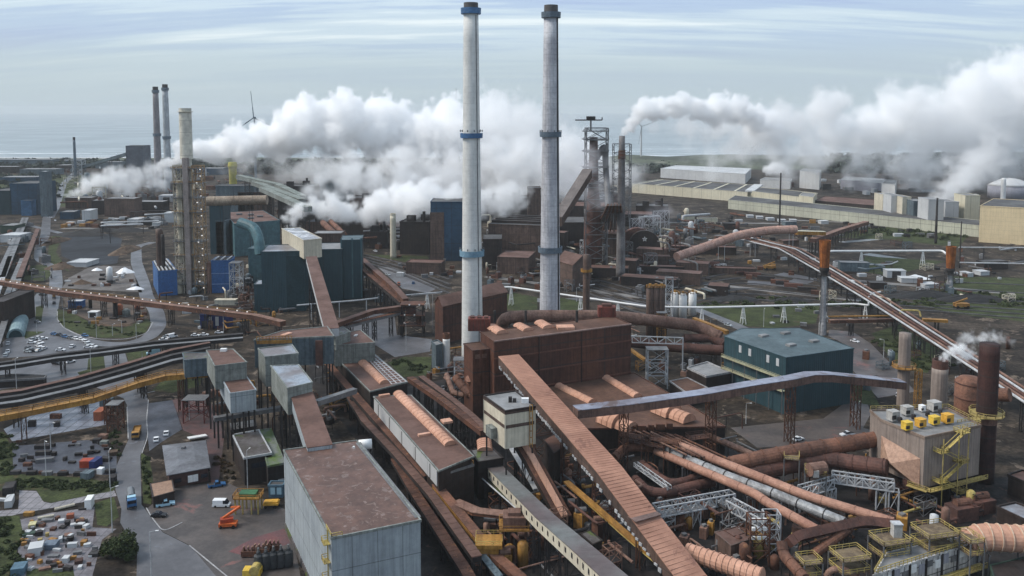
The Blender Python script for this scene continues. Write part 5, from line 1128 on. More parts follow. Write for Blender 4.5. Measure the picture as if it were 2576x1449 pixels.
pipe('second orange rust duct right beside the first on the roofs below the steam', [D((832, 557), 690), D((868, 592), 640)], 2.0, rustduct, world=True)
for k, (y, x0, x1, z) in enumerate(((548, 950, 1080, 14), (556, 940, 1100, 11), (566, 1000, 1100, 9))):
    pipe(['upper', 'middle', 'lower'][k]+' pale pipe line behind the lone cream stack', [((x0, y+30), z), ((x1, y+26), z)], .7, steel_l, step=30, n=8)
# wind turbines at the coast
def turbine(label, x, Y, yh, blade, rots, ybase=None):
    X = D((x, 300), Y).x; zh = zat((x, yh), Y); t = thing('wind_turbine', label, 'wind turbine', (X, Y, 0), 'coastal wind turbines'); k = Y/2150
    m = MB(); m.lathe((X, Y, 0), [(2.2, 0), (1.3, zh-1.5)], 12); part(t, 'tower', m, palewall if x > 1500 else greyblue)
    m = MB(); m.box((X, Y+1, zh), (3, 8, 3)); part(t, 'nacelle', m, palewall if x > 1500 else greyblue)
    for a in rots: m = MB(); d = V((math.cos(a), 0, math.sin(a))); c = V((X, Y-4, zh)); m.beam(c, c+d*blade*.4, 1.6, .6, V((0, 1, 0))); m.beam(c+d*blade*.4, c+d*blade, .9, .4, V((0, 1, 0))); part(t, 'blade', m, palewall if x > 1500 else greyblue)
turbine('grey wind turbine with one blade pointing up, left of the big steam cloud', 640, 1500, 296, 46, (R(95), R(-25), R(215)))
turbine('far wind turbine of which only a blade tip shows beside the left chimney', 1147, 1700, 268, 36, (R(88), R(-32), R(208)))
turbine('pale wind turbine tower standing before the dunes, right of the vent stack', 1614, 1900, 318, 40, (R(20), R(140), R(260)))
# ================================================================== GROUND, ROADS, COAST
m = MB(); m.prism([(-9000, -150), (9000, -150), (9000, 2135), (-9000, 2135)], -3, 0); tag(m.obj('ground', dirt), kind='structure')
seam_ = M('sea_water', (.25, .295, .31), (.225, .265, .28), rough=.35, ns=.003, fine=.06, bump=.1)
m = MB(); m.prism([(-16000, 2135), (16000, 2135), (16000, 26000), (-16000, 26000)], -3, -1.2); tag(m.obj('sea', seam_), kind='structure')
m = MB(); m.prism([(-9000, 2075), (9000, 2075), (9000, 2134.9), (-9000, 2134.9)], -.3, .15); tag(m.obj('beach', M('wet_beach_sand', (.42, .42, .40), (.34, .34, .33), rough=.5, ns=.01)), kind='structure')
foam = M('surf_foam', (.80, .83, .85), (.6, .65, .68), rough=.8, ns=.02)
rnd = random.Random(11)
for i, (yy, wd) in enumerate(((2165, 44), (2235, 36), (2345, 48), (2460, 40), (2620, 26))):
    m = MB(); x = -3500
    while x < 3500:
        L = rnd.uniform(120, 520); n = 6; w = wd*rnd.uniform(.3, 1); y0 = yy+rnd.uniform(-14, 14)
        top = [(x+L*k/n, y0+w/2*math.sin(math.pi*k/n)+rnd.uniform(-3, 3)) for k in range(n+1)]; bot = [(x+L*k/n, y0-w/2*math.sin(math.pi*k/n)) for k in range(n, -1, -1)]
        m.prism(top+bot[1:-1], -1.1, -.9); x += L*rnd.uniform(.8, 1.3)
    tag(m.obj('surf', foam), kind='structure')
# dunes
dn = M('dune_scrub', (.10, .115, .075), (.055, .065, .05), rough=.95, ns=.012, fine=.3, patch=((.20, .20, .16), .008, .62))
def dunes(x0, x1, y0, y1, h, nm='dunes'):
    nx, ny = 160, 10; m = MB(); vs = []
    for j in range(ny+1):
        for i in range(nx+1):
            x = x0+(x1-x0)*i/nx; y = y0+(y1-y0)*j/ny; e = math.sin(math.pi*j/ny)**.8*min(1, i/8, (nx-i)/8)
            vs.append((x, y, -.5+h*e*(.55+.9*abs(MN.noise(V((x*.004, y*.008, 3)))))+e*2*MN.noise(V((x*.02, y*.02, 1)))))
    fs = [(j*(nx+1)+i, j*(nx+1)+i+1, (j+1)*(nx+1)+i+1, (j+1)*(nx+1)+i) for j in range(ny) for i in range(nx)]
    m.add(vs, fs); return tag(m.obj(nm, dn, smooth=True), kind='structure')
dunes(120, 2600, 1700, 2080, 22); dunes(-2600, 260, 1880, 2078, 9)
# ---- roads and yards (each a few mm above the one below)
sheet('yard_ground', [E_(-300, 945), E_(0, 800), E_(190, 640), E_(300, 470), E_(290, 400), E_(330, 340), E_(450, 335), E_(440, 600), E_(560, 690), E_(880, 825), E_(900, 870)], .012, asphalt)
road('road', [A_(520, 820), A_(470, 900), A_(455, 1080), A_(400, 1200), A_(400, 1320), E_(500, 110), E_(510, 250), E_(470, 420), E_(440, 570), E_(540, 680), E_(740, 765), E_(940, 800), E_(1150, 800), E_(1340, 745), E_(1440, 640), E_(1420, 500), E_(1330, 380), E_(1300, 250), E_(1235, 60), A_(1370, 1190), A_(1540, 1150)], 8.2, .02, asphalt)
road('road', [A_(500, 905), A_(560, 800), A_(640, 560), A_(760, 440), A_(1000, 330)], 9, .016, asphalt)
road('road', [A_(300, 980), A_(620, 1060)], 6, .024, asphalt)
sheet('asphalt', [E_(-300, 1000), E_(300, 960), E_(410, 915), E_(960, 880), E_(1130, 870), E_(1170, 1000), E_(1260, 1120), E_(1330, 1160), E_(1340, 1330), I_(1220, 40), I_(1205, 300), I_(1155, 460), I_(1165, 860), I_(1240, 960), I_(1340, 1090), I_(1560, 1200), I_(1860, 1449), I_(1900, 1600), I_(1120, 1600), I_(1130, 1240), I_(990, 1010), I_(1000, 900), I_(950, 740), I_(960, 540), I_(1060, 320), I_(1045, 40), E_(1120, 1290), E_(700, 1120), E_(450, 1150), E_(-300, 1250)], .008, asphalt)
sheet('pavement', [I_(1215, 890), I_(1450, 700), I_(1890, 690), I_(2350, 900), I_(2420, 1150), I_(2500, 1600), I_(1905, 1600), I_(1562, 1196), I_(1342, 1086), I_(1242, 956)], .014, asphalt2)
sheet('pavement', [I_(1210, 30), I_(1420, 0), I_(1500, 240), I_(1340, 340), I_(1230, 420), I_(1215, 300)], .018, darkslab)
sheet('pavement', [I_(1420, 0), I_(1700, -60), I_(1850, 260), I_(1800, 690), I_(1740, 690), I_(1700, 330), I_(1510, 250)], .022, M('red_stained_yard', (.11, .055, .05), (.07, .05, .05), rough=.6, ns=.15, patch=((.16, .06, .045), .12, .58)))
sheet('red_dust_patch', [I_(1880, 1250), I_(2100, 1130), I_(2340, 1060), I_(2390, 1180), I_(2050, 1290)], .026, M('red_dust_stain', (.17, .07, .07), (.12, .07, .075), rough=.8, ns=.2))
sheet('concrete_slab', [I_(30, 240), I_(100, 340), I_(900, 200), I_(915, 0), I_(820, 0), I_(250, 130)], .012, wetslab)
sheet('concrete_slab', [I_(100, 380), I_(110, 590), I_(700, 610), I_(960, 620), I_(960, 440), I_(730, 330)], .016, darkslab)
sheet('footpath', [I_(-100, 1000), I_(150, 940), I_(960, 790), I_(940, 745), I_(420, 850), I_(360, 840), I_(300, 750), I_(160, 745), I_(150, 900), I_(-100, 920)], .028, M('pale_path_slabs', (.27, .25, .26), (.20, .19, .2), rough=.45, ns=.2, seam=(2.5, 3.5, .3, .6)))
sheet('yard_ground', [I_(140, 990), I_(420, 930), I_(780, 880), I_(760, 1050), I_(960, 1060), I_(840, 1150), I_(760, 1449), I_(780, 1600), I_(200, 1600), I_(150, 1300)], .018, M('scrapyard_slabs', (.20, .185, .20), (.13, .12, .13), rough=.5, ns=.2, seam=(4, 4, .25, .5)))
sheet('yard_ground', [F_(860, 810), F_(1000, 760), F_(1130, 650), F_(1400, 680), F_(1420, 860), F_(1740, 900), F_(1720, 1010), F_(1400, 1060), F_(1240, 960)], .012, asphalt)
sheet('yard_ground', [F_(1230, 230), F_(1420, 260), F_(1800, 430), F_(1700, 480), F_(1470, 440)], .014, asphalt)
sheet('road', [H_(1010, 850), H_(1200, 870), H_(1340, 960), H_(1560, 1180), H_(1700, 1350), H_(1400, 1400), H_(1200, 1180), H_(1200, 1000), H_(1000, 900)], .02, asphalt2)
sheet('road', [L_(880, 130), L_(1000, 60), L_(1060, 220), L_(1000, 330), L_(1200, 400), L_(900, 450), L_(200, 480), L_(0, 330), L_(300, 300), L_(700, 260)], .016, asphalt2)
road('road', [H_(-600, 560), H_(0, 700), H_(330, 850)], 8, .02, asphalt)
road('road', [H_(1040, 320), H_(1300, 340), H_(1700, 300), H_(1300, 240)], 12, .02, M('pale_concrete_road', (.24, .26, .27), (.17, .185, .19), rough=.5))
road('road', [H_(350, 470), H_(700, 490), H_(840, 440), H_(600, 400)], 14, .016, asphalt)
road('road', [G_(560, 520), G_(900, 560), G_(1300, 520), G_(1740, 600)], 10, .014, asphalt)
road('road', [D_(1100, 920), D_(1700, 870), D_(2200, 840)], 8, .016, M('pale_concrete_road', 0))
sheet('plant_ground', [F_(840, 1150), F_(1180, 1400), F_(1900, 1250), G_(300, 1480), G_(800, 1400), K_(1400, 300), L_(60, 480), L_(900, 520), L_(1300, 800), L_(2100, 700), L_(2700, 900), L_(2600, 1800), J_(1400, 1900), J_(1365, 1449), J_(1365, 1050), J_(900, 450), F_(640, 1300), F_(620, 1080)], .006, M('shade_dark_ground', (.024, .018, .016), (.012, .011, .011), rough=.8, ns=.12, fine=.4, patch=((.07, .04, .03), .2, .6)))  # near-black colour puts the shade under the galleries into the ground
# grass
def grass(lab, poly, z=.03): return sheet('grass', poly, z, grassm, lab, 'grass', 'stuff')
grass('oval grass verge inside the road loop', [E_(520, 480), E_(505, 560), E_(570, 640), E_(700, 700), E_(880, 740), E_(1150, 742), E_(1320, 690), E_(1370, 600), E_(1330, 570), E_(1120, 650), E_(860, 625), E_(660, 520)])
grass('tongue of grass between the lower conveyors', [E_(800, 930), E_(940, 900), E_(955, 1040), E_(900, 1085), E_(730, 1090), E_(700, 1055), E_(790, 1030)])
grass('grass strip holding the small orange post', [E_(1140, 870), E_(1300, 850), E_(1480, 900), E_(1180, 1000)])
grass('grass wedge below the yellow gallery', [E_(1375, 1220), E_(1480, 1120), E_(1700, 1070), E_(1860, 1080), E_(1800, 1180), E_(1560, 1240)])
grass('grass beside the railway at the far bend', [E_(240, 90), E_(420, 80), E_(470, 170), E_(400, 230), E_(200, 210)])
grass('narrow traffic island grass', [E_(325, 460), E_(395, 445), E_(375, 600), E_(320, 600)])
grass('grass triangle by the round shed', [E_(200, 680), E_(410, 685), E_(230, 750)])
grass('long green bank in the lower left', [I_(-100, 640), I_(120, 610), I_(720, 640), I_(960, 700), I_(930, 750), I_(420, 845), I_(350, 830), I_(300, 740), I_(140, 740), I_(-100, 760)])
grass('green bank at the left border', [I_(-200, 300), I_(30, 260), I_(100, 400), I_(110, 620), I_(-200, 640)])
grass('green corner left of the scrapyard', [I_(-200, 970), I_(160, 950), I_(190, 1100), I_(120, 1300), I_(60, 1600), I_(-200, 1600)], .034)
grass('grass patch right of the scrapyard container', [I_(780, 850), I_(940, 800), I_(980, 960), I_(880, 1040), I_(800, 1030)], .034)
grass('grass strip along the road beside the brick building', [I_(1160, 430), I_(1230, 480), I_(1260, 640), I_(1245, 860), I_(1180, 850)], .036)
grass('grass below the yard building row', [I_(220, 1390), I_(600, 1380), I_(640, 1600), I_(200, 1600)], .038)
grass('grass patch right of the sinter hall', [F_(1340, 1110), F_(1480, 1060), F_(1740, 1060), F_(1720, 1230), F_(1480, 1240)])
grass('grass field under the white pipeline near the chimneys', [G_(380, 440), G_(760, 520), G_(760, 640), G_(400, 640)])
grass('grass field right of the right chimney', [G_(940, 520), G_(1200, 560), G_(1120, 660), G_(940, 640)])
grass('broad grass field between the silos and the first flare stack', [H_(-200, 640), H_(930, 660), H_(900, 800), H_(560, 840), H_(330, 820), H_(0, 690)])
grass('grass field behind the flare stacks', [D_(1050, 880), D_(1400, 780), D_(2150, 840), D_(2050, 960), D_(1500, 900)])
grass('grass field right of the second flare stack', [H_(2000, 420), H_(2700, 440), H_(2700, 800), H_(2000, 720), H_(1700, 640)])
grass('grass between the pipe bridge and the teal building', [H_(1350, 880), H_(1600, 800), H_(1900, 1000), H_(1800, 1200), H_(1560, 1160)])
grass('grass strip by the dark hall bays', [L_(880, 0), L_(1060, 40), L_(1130, 170), L_(1000, 150), L_(880, 110)])
grass('long grass strip along the flare stack road', [H_(1300, 260), H_(1950, 300), H_(1500, 420), H_(1250, 380)])
grass('grass behind the lone cream stack', [F_(1150, 130), F_(1700, 150), F_(1760, 300), F_(1500, 200)])
grass('grass around the coal basin', [A_(500, 1100), A_(640, 1060), A_(560, 1250), A_(700, 1449), A_(480, 1340)])
grass('dark far field at the left horizon', [(-400, 440), (300, 440), (180, 520), (-400, 520)], .012)
sheet('grass', [L_(1870, 340), L_(1960, 300), L_(2000, 340), L_(1960, 380)], .03, grassm, 'tiny grass square beside the low walls', 'grass', 'stuff')
# coal basin with shallow puddles
sheet('coal_basin', [A_(600, 1090), A_(900, 1050), A_(1230, 1110), A_(1180, 1360), A_(900, 1400), A_(620, 1290)], .02, M('wet_black_basin', (.026, .03, .038), (.018, .02, .025), rough=.8, spec=.2, ns=.02, patch=((.30, .35, .40), .045, .67)))
sheet('ore_yard', [E_(620, 200), E_(830, 90), E_(1180, 90), E_(1290, 330), E_(560, 290)], .02, M('grey_ore_yard', (.15, .135, .125), (.09, .08, .075), rough=.8, ns=.06, patch=((.42, .42, .42), .25, .66)))
sheet('work_yard', [E_(560, 370), E_(1320, 420), E_(1330, 560), E_(1100, 640), E_(860, 610), E_(640, 510)], .024, M('brown_work_yard', (.10, .07, .05), (.06, .048, .042), rough=.85, ns=.1, patch=((.28, .18, .10), .15, .63)))
for k, (sp, w) in enumerate((([I_(1222, 0), I_(1207, 160), I_(1218, 300), I_(1168, 440)], .35), ([I_(1205, 890), I_(1250, 970), I_(1345, 1088), I_(1500, 1010)], .3), ([I_(1560, 1200), I_(1900, 1480)], .3), ([I_(1046, 60), I_(1056, 320)], .35), ([E_(520, 500), E_(515, 570), E_(580, 655), E_(710, 715), E_(890, 755), E_(1150, 757), E_(1330, 700), E_(1385, 600)], .5), ([E_(1215, 1270), E_(1400, 1225)], .4))):
    pth = rounded([G(q) for q in sp], 5); m = MB(); sweep(m, [q+V((0, 0, .14)) for q in pth], w, .12); tag(m.obj('kerb', concrete), kind='structure')
# ---- coal and ore heaps
def heap(label, q, rx, ry, h, mat, z=0, name='heap', cat='heap', group=None):
    p = G(q); t = MB(); n, k = 28, 8; vs = []
    for j in range(k+1):
        for i in range(n):
            a = 2*math.pi*i/n; f = j/k; r = (1-f)*(1+.22*MN.noise(V((math.cos(a)*1.5, math.sin(a)*1.5, p.x*.1+f)))); vs.append((p.x+math.cos(a)*rx*r, p.y+math.sin(a)*ry*r, h*(f**.85)*(1+.15*MN.noise(V((i*.7, j*.9, p.y))))))
    fs = [(j*n+i, j*n+(i+1) % n, (j+1)*n+(i+1) % n, (j+1)*n+i) for j in range(k) for i in range(n)]+[tuple(range(k*n, k*n+n))]
    t.add(vs, fs); return tag(t.obj(name, mat, loc=p), label, cat, group)
for i, (q, rx, ry, h) in enumerate(((A_(820, 1080), 30, 8, 5), (A_(1060, 1040), 26, 7, 4), (A_(560, 1150), 6, 24, 5), (A_(620, 1400), 10, 14, 4), (A_(1260, 1240), 9, 26, 5), (A_(1300, 1040), 22, 8, 5))):
    heap(['dark bank along the back of the coal basin, left half', 'dark bank along the back of the coal basin, right half', 'brown bank on the left side of the coal basin', 'brown bank at the front left corner of the coal basin', 'brown bank on the right side of the coal basin', 'olive heap beyond the right corner of the coal basin'][i], q, rx, ry, h, sand if i in (2, 3, 4) else coal)
for i, (q, rx, ry, h, mt) in enumerate(((E_(1130, 150), 7, 4, 4, P_white), (E_(1230, 300), 6, 3, 2, P_white), (E_(880, 130), 4, 2.5, 2, P_white), (E_(740, 250), 7, 4, 3, sand), (E_(930, 630), 5, 2, 1.2, sand), (E_(1110, 630), 6, 2, 1.4, sand), (H_(250, 610), 16, 6, 3.5, coal), (H_(1780, 590), 30, 6, 5, coal), (H_(2150, 620), 26, 6, 5, coal), (H_(1700, 440), 10, 5, 3, P_white), (H_(700, 620), 14, 4, 3, coal))):
    heap(['large white covered heap in the grey ore yard', 'flat white covered heap at the right of the grey ore yard', 'small white heap at the back of the grey ore yard', 'brown ore heap at the left of the grey ore yard', 'low sandy heap on the verge in the work yard', 'sandy heap at the right end of the work yard verge', 'black heap row left of the first flare stack', 'long black heap left of the second flare stack', 'long black heap right of the second flare stack', 'white heap beside the covered shed between the flare stacks', 'low black heap between the silos and the first flare stack'][i], q, rx, ry, h, mt)
# ================================================================== LEFT PLANT
# ---- cream tower stack with lattice frames
Y = 555; X = D((476, 600), Y).x; ZB = zat((478, 400), Y); ZT = zat((475, 272), Y)
t = thing('tower_stack', 'cream sectioned tower stack with brown duct and lamp-lit lattice frames', 'chimney', (X, Y, 0)); TS = t
m = MB(); m.lathe((X, Y, 0), [(3.0, 0), (3.0, ZB), (4.0, ZB), (3.9, ZT-3), (3.9, ZT)], 28); part(t, 'shaft', m, M('tower_cream', (.62, .59, .50), (.53, .50, .43), rough=.7, ns=.03, seam=(0, 7.5, .4, .3)))
m = MB(); m.lathe((X, Y, 0), [(3.9, ZT-2.6), (4.9, ZT-2.5), (4.9, ZT-2.2), (3.9, ZT-2.2)], 28, cap=False); part(t, 'top_ring', m, cream)
m = MB(); m.beam((X+1.3, Y-4.5, 0), (X+1.0, Y-4.5, ZB+1), 4.0, 3.2); part(t, 'brown_duct', m, M('taupe_duct', (.32, .27, .25), (.25, .21, .195), rough=.7, streak=.2))
m = MB(); m.lattice((X-5.2, Y-1), 5, 6, 0, ZB-4, 14, .55); part(t, 'left_frame', m, M('buff_steel', (.50, .46, .37), (.36, .32, .25)))
m = MB(); m.lattice((X+8, Y-2), 6.0, 6, 0, ZB-4, 16, .55); part(t, 'right_frame', m, M('rust_buff_steel', (.42, .29, .17), (.28, .18, .10)))
m = MB(); m.lathe((X-5, Y-1, 0), [(1.9, 20), (1.9, ZB-14)], 12); part(t, 'side_vessel', m, cream)
for k in range(9):
    z = 6+k*(ZB-12)/8; m = MB(); m.box((X+1.5, Y-1, z), (20, 9, .35)); part(t, 'platform', m, steel); m = MB(); m.rail([V((X-8.5, Y-5.6, z)), V((X+11.5, Y-5.6, z))], 1.3, .2, step=2.4); part(t, 'railing', m, dyellow if k % 3 else steel)
for k in range(19):
    z = 4+k*4.3; 
    if z > ZB: break
    m = MB(); m.box((X+10.5-(k % 3 == 1)*2.5, Y-5.4, z), (.8, .5, .55)); part(t, 'lamp', m, lamp_on)
for dx, r, z in ((-9.5, 2, 14), (-7, 2.6, 9), (13.5, 1.6, 20)): m = MB(); m.lathe((X+dx, Y-3, 0), [(r, 0), (r, z), (.3, z+1.2)], 14); part(t, 'vessel', m, tan if dx > 0 else cream)
stack('brown_column', 'pair-like brown column vessel left of the cream tower stack', 401, 560, 576, 2.4, 2.2, brownwall, 'stack')
stack('brown_column', 'thinner dark column right beside the brown column vessel', 409, 556, 590, 1.2, 1.2, dsteel, 'stack')
# ---- blue clad boxes
t = bld('blue_box', 'blue clad box building with open white roof beams, left foot of the cream tower stack', 'industrial building', [E_(1382, 55), E_(1520, 32), E_(1602, 132), E_(1428, 143)], 16, blue, dsteel, rim=.5, rimm=blue)
xy = POLY[t.name][0]
for k in range(5): f = .1+k*.2; a = V((*xy[0], 16.6)).lerp(V((*xy[1], 16.6)), f); b = V((*xy[3], 16.6)).lerp(V((*xy[2], 16.6)), f); m = MB(); m.beam(a, b, .7, .7); part(t, 'roof_beam', m, steel_l)
t = box3('blue_box', 'blue clad box building with banded front, right foot of the cream tower stack', 'industrial building', 534, 580, 737, 656, 14, blue, dsteel, rz=.1)
for z in (6, 13): m = MB(); p, d, nr = wallpt(t, 0, .5, z, .1); m.beam(wallpt(t, 0, 0, z, .1)[0], wallpt(t, 0, 1, z, .1)[0], .3, .5); part(t, 'band', m, M('light_blue_band2', (.2, .3, .5)))
for k in range(3): xy = POLY[t.name][0]; zt = POLY[t.name][1]; f = .15+k*.35; m = MB(); m.beam(V((*xy[0], zt+.5)).lerp(V((*xy[1], zt+.5)), f), V((*xy[3], zt+.5)).lerp(V((*xy[2], zt+.5)), f), .7, .7); part(t, 'roof_beam', m, steel_l)
rack('pale lattice frame standing against the right blue box building', (596, 740), 0, 21, 6.5, 8, 4, w=.45)
t = box3('blue_box', 'navy blue open skid building below the brown lamp-lit gallery', 'industrial building', 504, 575, 826, 792, 8, navy, navy)
wboxes(t, 'white_panel', 0, (.35, .6), 4, 1.8, 5, palewall); wboxes(t, 'opening', 0, (.15,), 2.2, 3, 4, soot)
box3('buff_shed', 'low buff shed right of the blue box buildings', 'shed', 540, 592, 768, 755, 5, cream, cream, rim=.1)
# ---- teal building group
t = box3('teal_tower', 'large teal clad building block under the cream rooftop house, left part', 'industrial building', 662, 768, 784, 633, 26, teal, wetroof, rz=.12)
wboxes(t, 'bay_shade_panel', 0, (.78,), 17, 10.5, 33, M('dark_teal', (.018, .045, .055), (.013, .035, .042), rough=.6), .3)  # darker panel: shade of the recessed bay put into its colour
t = box3('teal_tower', 'low teal step block at the left foot of the large teal building', 'industrial building', 641, 668, 786, 716, 14, teal, wetroof, rz=.12)
t = box3('teal_tower', 'large teal clad building block, right part with ribbed front', 'industrial building', 768, 862, 757, 628, 26, teal, greyroof, rz=.12)
t = box3('teal_tower', 'tallest teal clad slab at the right end of the teal building', 'industrial building', 860, 911, 752, 604, 20, teal, tealroof, rz=.12)
wboxes(t, 'rib', 0, (.02, .55, .98), 20, .8, 38, teal_l, .5)
box3('teal_tower', 'light teal tank house behind the left of the large teal building', 'industrial building', 626, 660, 712, 626, 14, teal_l, tealroof)
box3('roof_house_block', 'grey roof house on the large teal building behind the cream house', 'industrial building', 790, 860, 720, 588, 14, brownwall, greyroof)
t = bld('cream_house', 'cream box house with wet roof patches standing on top of the teal building', 'transfer tower', [B_(420, 1012), B_(600, 1002), B_(822, 1112), B_(640, 1132)], 44, cream, M('patchy_wet_roof', (.30, .31, .33), (.2, .2, .21), rough=.3, ns=.05, patch=((.62, .64, .66), .06, .55)), zb=33, rim=.2)
p = sum((V((*q, 0)) for q in POLY[t.name][0]), V((0, 0, 0)))/4
for dx, dy in ((-6, -9), (2, -9), (6, -4)):
    m = MB(); m.beam((p.x+dx, p.y+dy+5, 0), (p.x+dx, p.y+dy+5, 33), .5); part(t, 'leg', m, steel)
m = MB(); m.lattice((p.x+1, p.y-2), 7, 6, 0, 33, 7, .3); part(t, 'leg_bracing', m, steel)
gallery('brown inclined gallery falling from the cream house to the transfer building', [((783, 645), 39), ((835, 826), 31)], 5.6, 3.2, brownroof, palewall, step=30)
t = bld('teal_hall', 'teal hall with brown roof behind the large teal building', 'industrial hall', [B_(-160, 850), B_(230, 830), B_(400, 930), B_(-60, 965)], 27, teal_l, brownroof, rim=.3)
rooftop(t, [(.3, .3), (.55, .4), (.7, .6), (.45, .7)], (5, 3, 1.5), steel)
pipe('curved light teal duct dropping beside the teal hall', [D((604, 560), 520), D((640, 572), 515), D((652, 605), 510), D((655, 640), 508)], 3.2, teal_l, world=True, n=14, bend=8)
box3('dark_teal_tower', 'dark teal narrow tower left of the teal hall', 'industrial building', 530, 563, 640, 518, 20, teal, drkroof)
box3('grey_tower', 'grey slab behind the lattice frames right of the cream tower stack', 'industrial building', 545, 570, 640, 556, 10, bluegrey, greyroof)
pipe('very large tan horizontal duct right of the cream tower stack', [D((520, 506), 640), D((672, 503), 640)], 3.6, M('dusty_tan_duct', (.36, .29, .22), (.26, .20, .15), streak=.3), world=True, n=18, flange=14, step=22)
t = box3('brown_house', 'brown and ochre house at the right end of the large tan horizontal duct', 'industrial building', 600, 672, 560, 484, 20, brownwall, greyroof)
t = box3('dark_house', 'dark house with a small white unit left of the ochre tower', 'industrial building', 545, 640, 560, 468, 20, bluegrey, drkroof)
t = thing('ochre_tower', 'short ochre yellow round tower wrapped by steam', 'tower', tuple(D((587, 480), 1000)*1)); t.location.z = 0; ORG[t.name].z = 0
q = D((587, 480), 1000); m = MB(); m.lathe((q.x, q.y, 0), [(4.4, 0), (4.4, zat((587, 425), 1000)), (5.6, zat((587, 418), 1000)), (4.6, zat((587, 408), 1000))], 16); part(t, 'shell', m, M('ochre_paint', (.42, .38, .10), (.3, .27, .08)))
for i, sp in enumerate(([D((600, 440), 900), D((700, 462), 860), D((762, 492), 800)], [D((640, 455), 880), D((760, 500), 780)], [D((660, 470), 840), D((775, 520), 720)])):
    gallery(['pale green roofed conveyor descending behind the tan duct', 'second pale green conveyor parallel behind the tan duct', 'third grey conveyor nearest behind the brown house'][i], sp, 7, 4, M('pale_green_roof', (.22, .245, .22), (.16, .18, .16)), stonewall, step=30, world=True)
# diagonal conveyors from teal building to the junction
gallery('dark brown conveyor passing right of the teal building to the junction tower', [(F_(1105, 165), 20), (F_(1400, 420), 17), (F_(1500, 530), 16)], 3.2, 2.2, brownroof, rsteel, step=16)
gallery('second dark brown conveyor below the first, right of the teal building', [(F_(1100, 250), 17), (F_(1380, 480), 14), (F_(1470, 560), 13)], 3.0, 2.0, rsteel, dsteel, step=16)
gallery('dark conveyor rising right from the inclined gallery foot to the junction tower', [(F_(865, 745), 15), (F_(1200, 630), 15), (F_(1500, 590), 16)], 3.2, 2.0, brownroof, rsteel, step=16)
gallery('lower pale-edged conveyor running parallel below it to the junction tower', [(F_(890, 785), 12), (F_(1200, 705), 12), (F_(1480, 640), 13)], 2.6, 1.4, rsteel, steel, step=16)
pipe('white pipe line in front of the teal building foot', [(F_(515, 592), 9), (F_(1080, 545), 9), (F_(1250, 525), 9)], .45, steel_l, step=16, legm=steel_l, n=8)
pipe('pale cable way from the junction tower to the brown shed', [(F_(1500, 500), 15), (F_(1830, 472), 14)], .4, steel_l, n=8)
t = rack('dark junction tower of stacked steel decks where the brown conveyors meet', F_(1570, 860), 0, 17, 11, 8, 3, mat=dsteel, name='junction_tower', cat='junction tower', w=.5)
q = G(F_(1570, 860))
for z in (6, 11.5, 17.2): m = MB(); m.box((q.x, q.y, z), (13, 9, .35)); part(t, 'deck', m, rsteel)
m = MB(); m.box((q.x-1, q.y, 13.5), (5, 4, 3.6)); part(t, 'cabin', m, brownduct); m = MB(); m.lathe((q.x+3, q.y-1, 0), [(1.4, 6), (1.4, 11)], 12); part(t, 'vessel', m, rustduct)
for k in range(4): m = MB(); m.box((q.x-4+k*2.6, q.y-4.3, 11.9+(k % 2)*5.4), (.7, .5, .7)); part(t, 'lamp', m, white)
# long brown gallery with lamps
BG = gallery('long brown lamp-lit gallery crossing the left side of the view above the roads', [(E_(-200, 205), 12), (E_(0, 222), 12), (E_(540, 315), 12), (E_(1280, 405), 12), (E_(2318, 530), 12), (F_(390, 735), 12)], 3.4, 2.4, tan, rsteel, step=26)
pth = pts([(E_(60, 240), 12), (E_(540, 315), 12), (E_(1280, 405), 12), (E_(2318, 530), 12)])
for p, d in along(pth, 6.8, 3): m = MB(); m.box(p+V((0, .8, .7)), (.55, .4, .45)); part(BG, 'lamp', m, lamp_on)
m = MB(); s = pth; m.rail([v+V((0, 1.6, 0)) for v in pts([(E_(0, 222), 12), (E_(540, 315), 12), (E_(1280, 405), 12), (E_(2318, 530), 12)])], 1.1, .15, step=5); part(BG, 'railing', m, dyellow)
# dark overhead conveyors, lower left
def triple(labs, spec, offs, w, h, mats, step, **k):
    for lab, (dx, dy, dz), mt in zip(labs, offs, mats):
        gallery(lab, [((x+dx, y+dy), z+dz) for (x, y), z in spec], w, h, mt, dsteel, step=step, **k)
c1 = [(E_(-200, 990), 8), (E_(200, 935), 8), (E_(500, 885), 8), (E_(900, 838), 8), (E_(1400, 770), 9), (E_(2200, 700), 10)]
triple(['upper dark conveyor over the car park, back strand', 'upper dark conveyor over the car park, front strand'], c1, [(0, 0, 0), (0, 10, 0)], 2.2, 1.5, [dsteel, steel], 22)
c2 = [(E_(-200, 1300), 10), (E_(200, 1245), 10), (E_(700, 1130), 11), (E_(1200, 990), 12), (E_(1560, 880), 13), (E_(1900, 815), 14)]
triple(['lower dark conveyor group, back strand with brown belt', 'lower dark conveyor group, middle strand', 'lower dark conveyor group, front strand'], c2, [(0, -10, 0), (0, 3, 0), (0, 17, 0)], 2.3, 1.5, [brownroof, dsteel, steel], 24, rib=5)
YG = gallery('long ochre-yellow conveyor gallery at the lower left, falling away from the transfer house', [(E_(-200, 1475), 10), (E_(300, 1385), 10.5), (E_(850, 1275), 12), (E_(1250, 1140), 14), (E_(1500, 1075), 15), (E_(1890, 1045), 16)], 2.6, 1.8, dyellow, dyellow, step=28, legm=rsteel, rib=3)
pth = pts([(E_(-200, 1475), 10), (E_(300, 1385), 10.5), (E_(850, 1275), 12), (E_(1250, 1140), 14), (E_(1500, 1075), 15), (E_(1890, 1045), 16)])
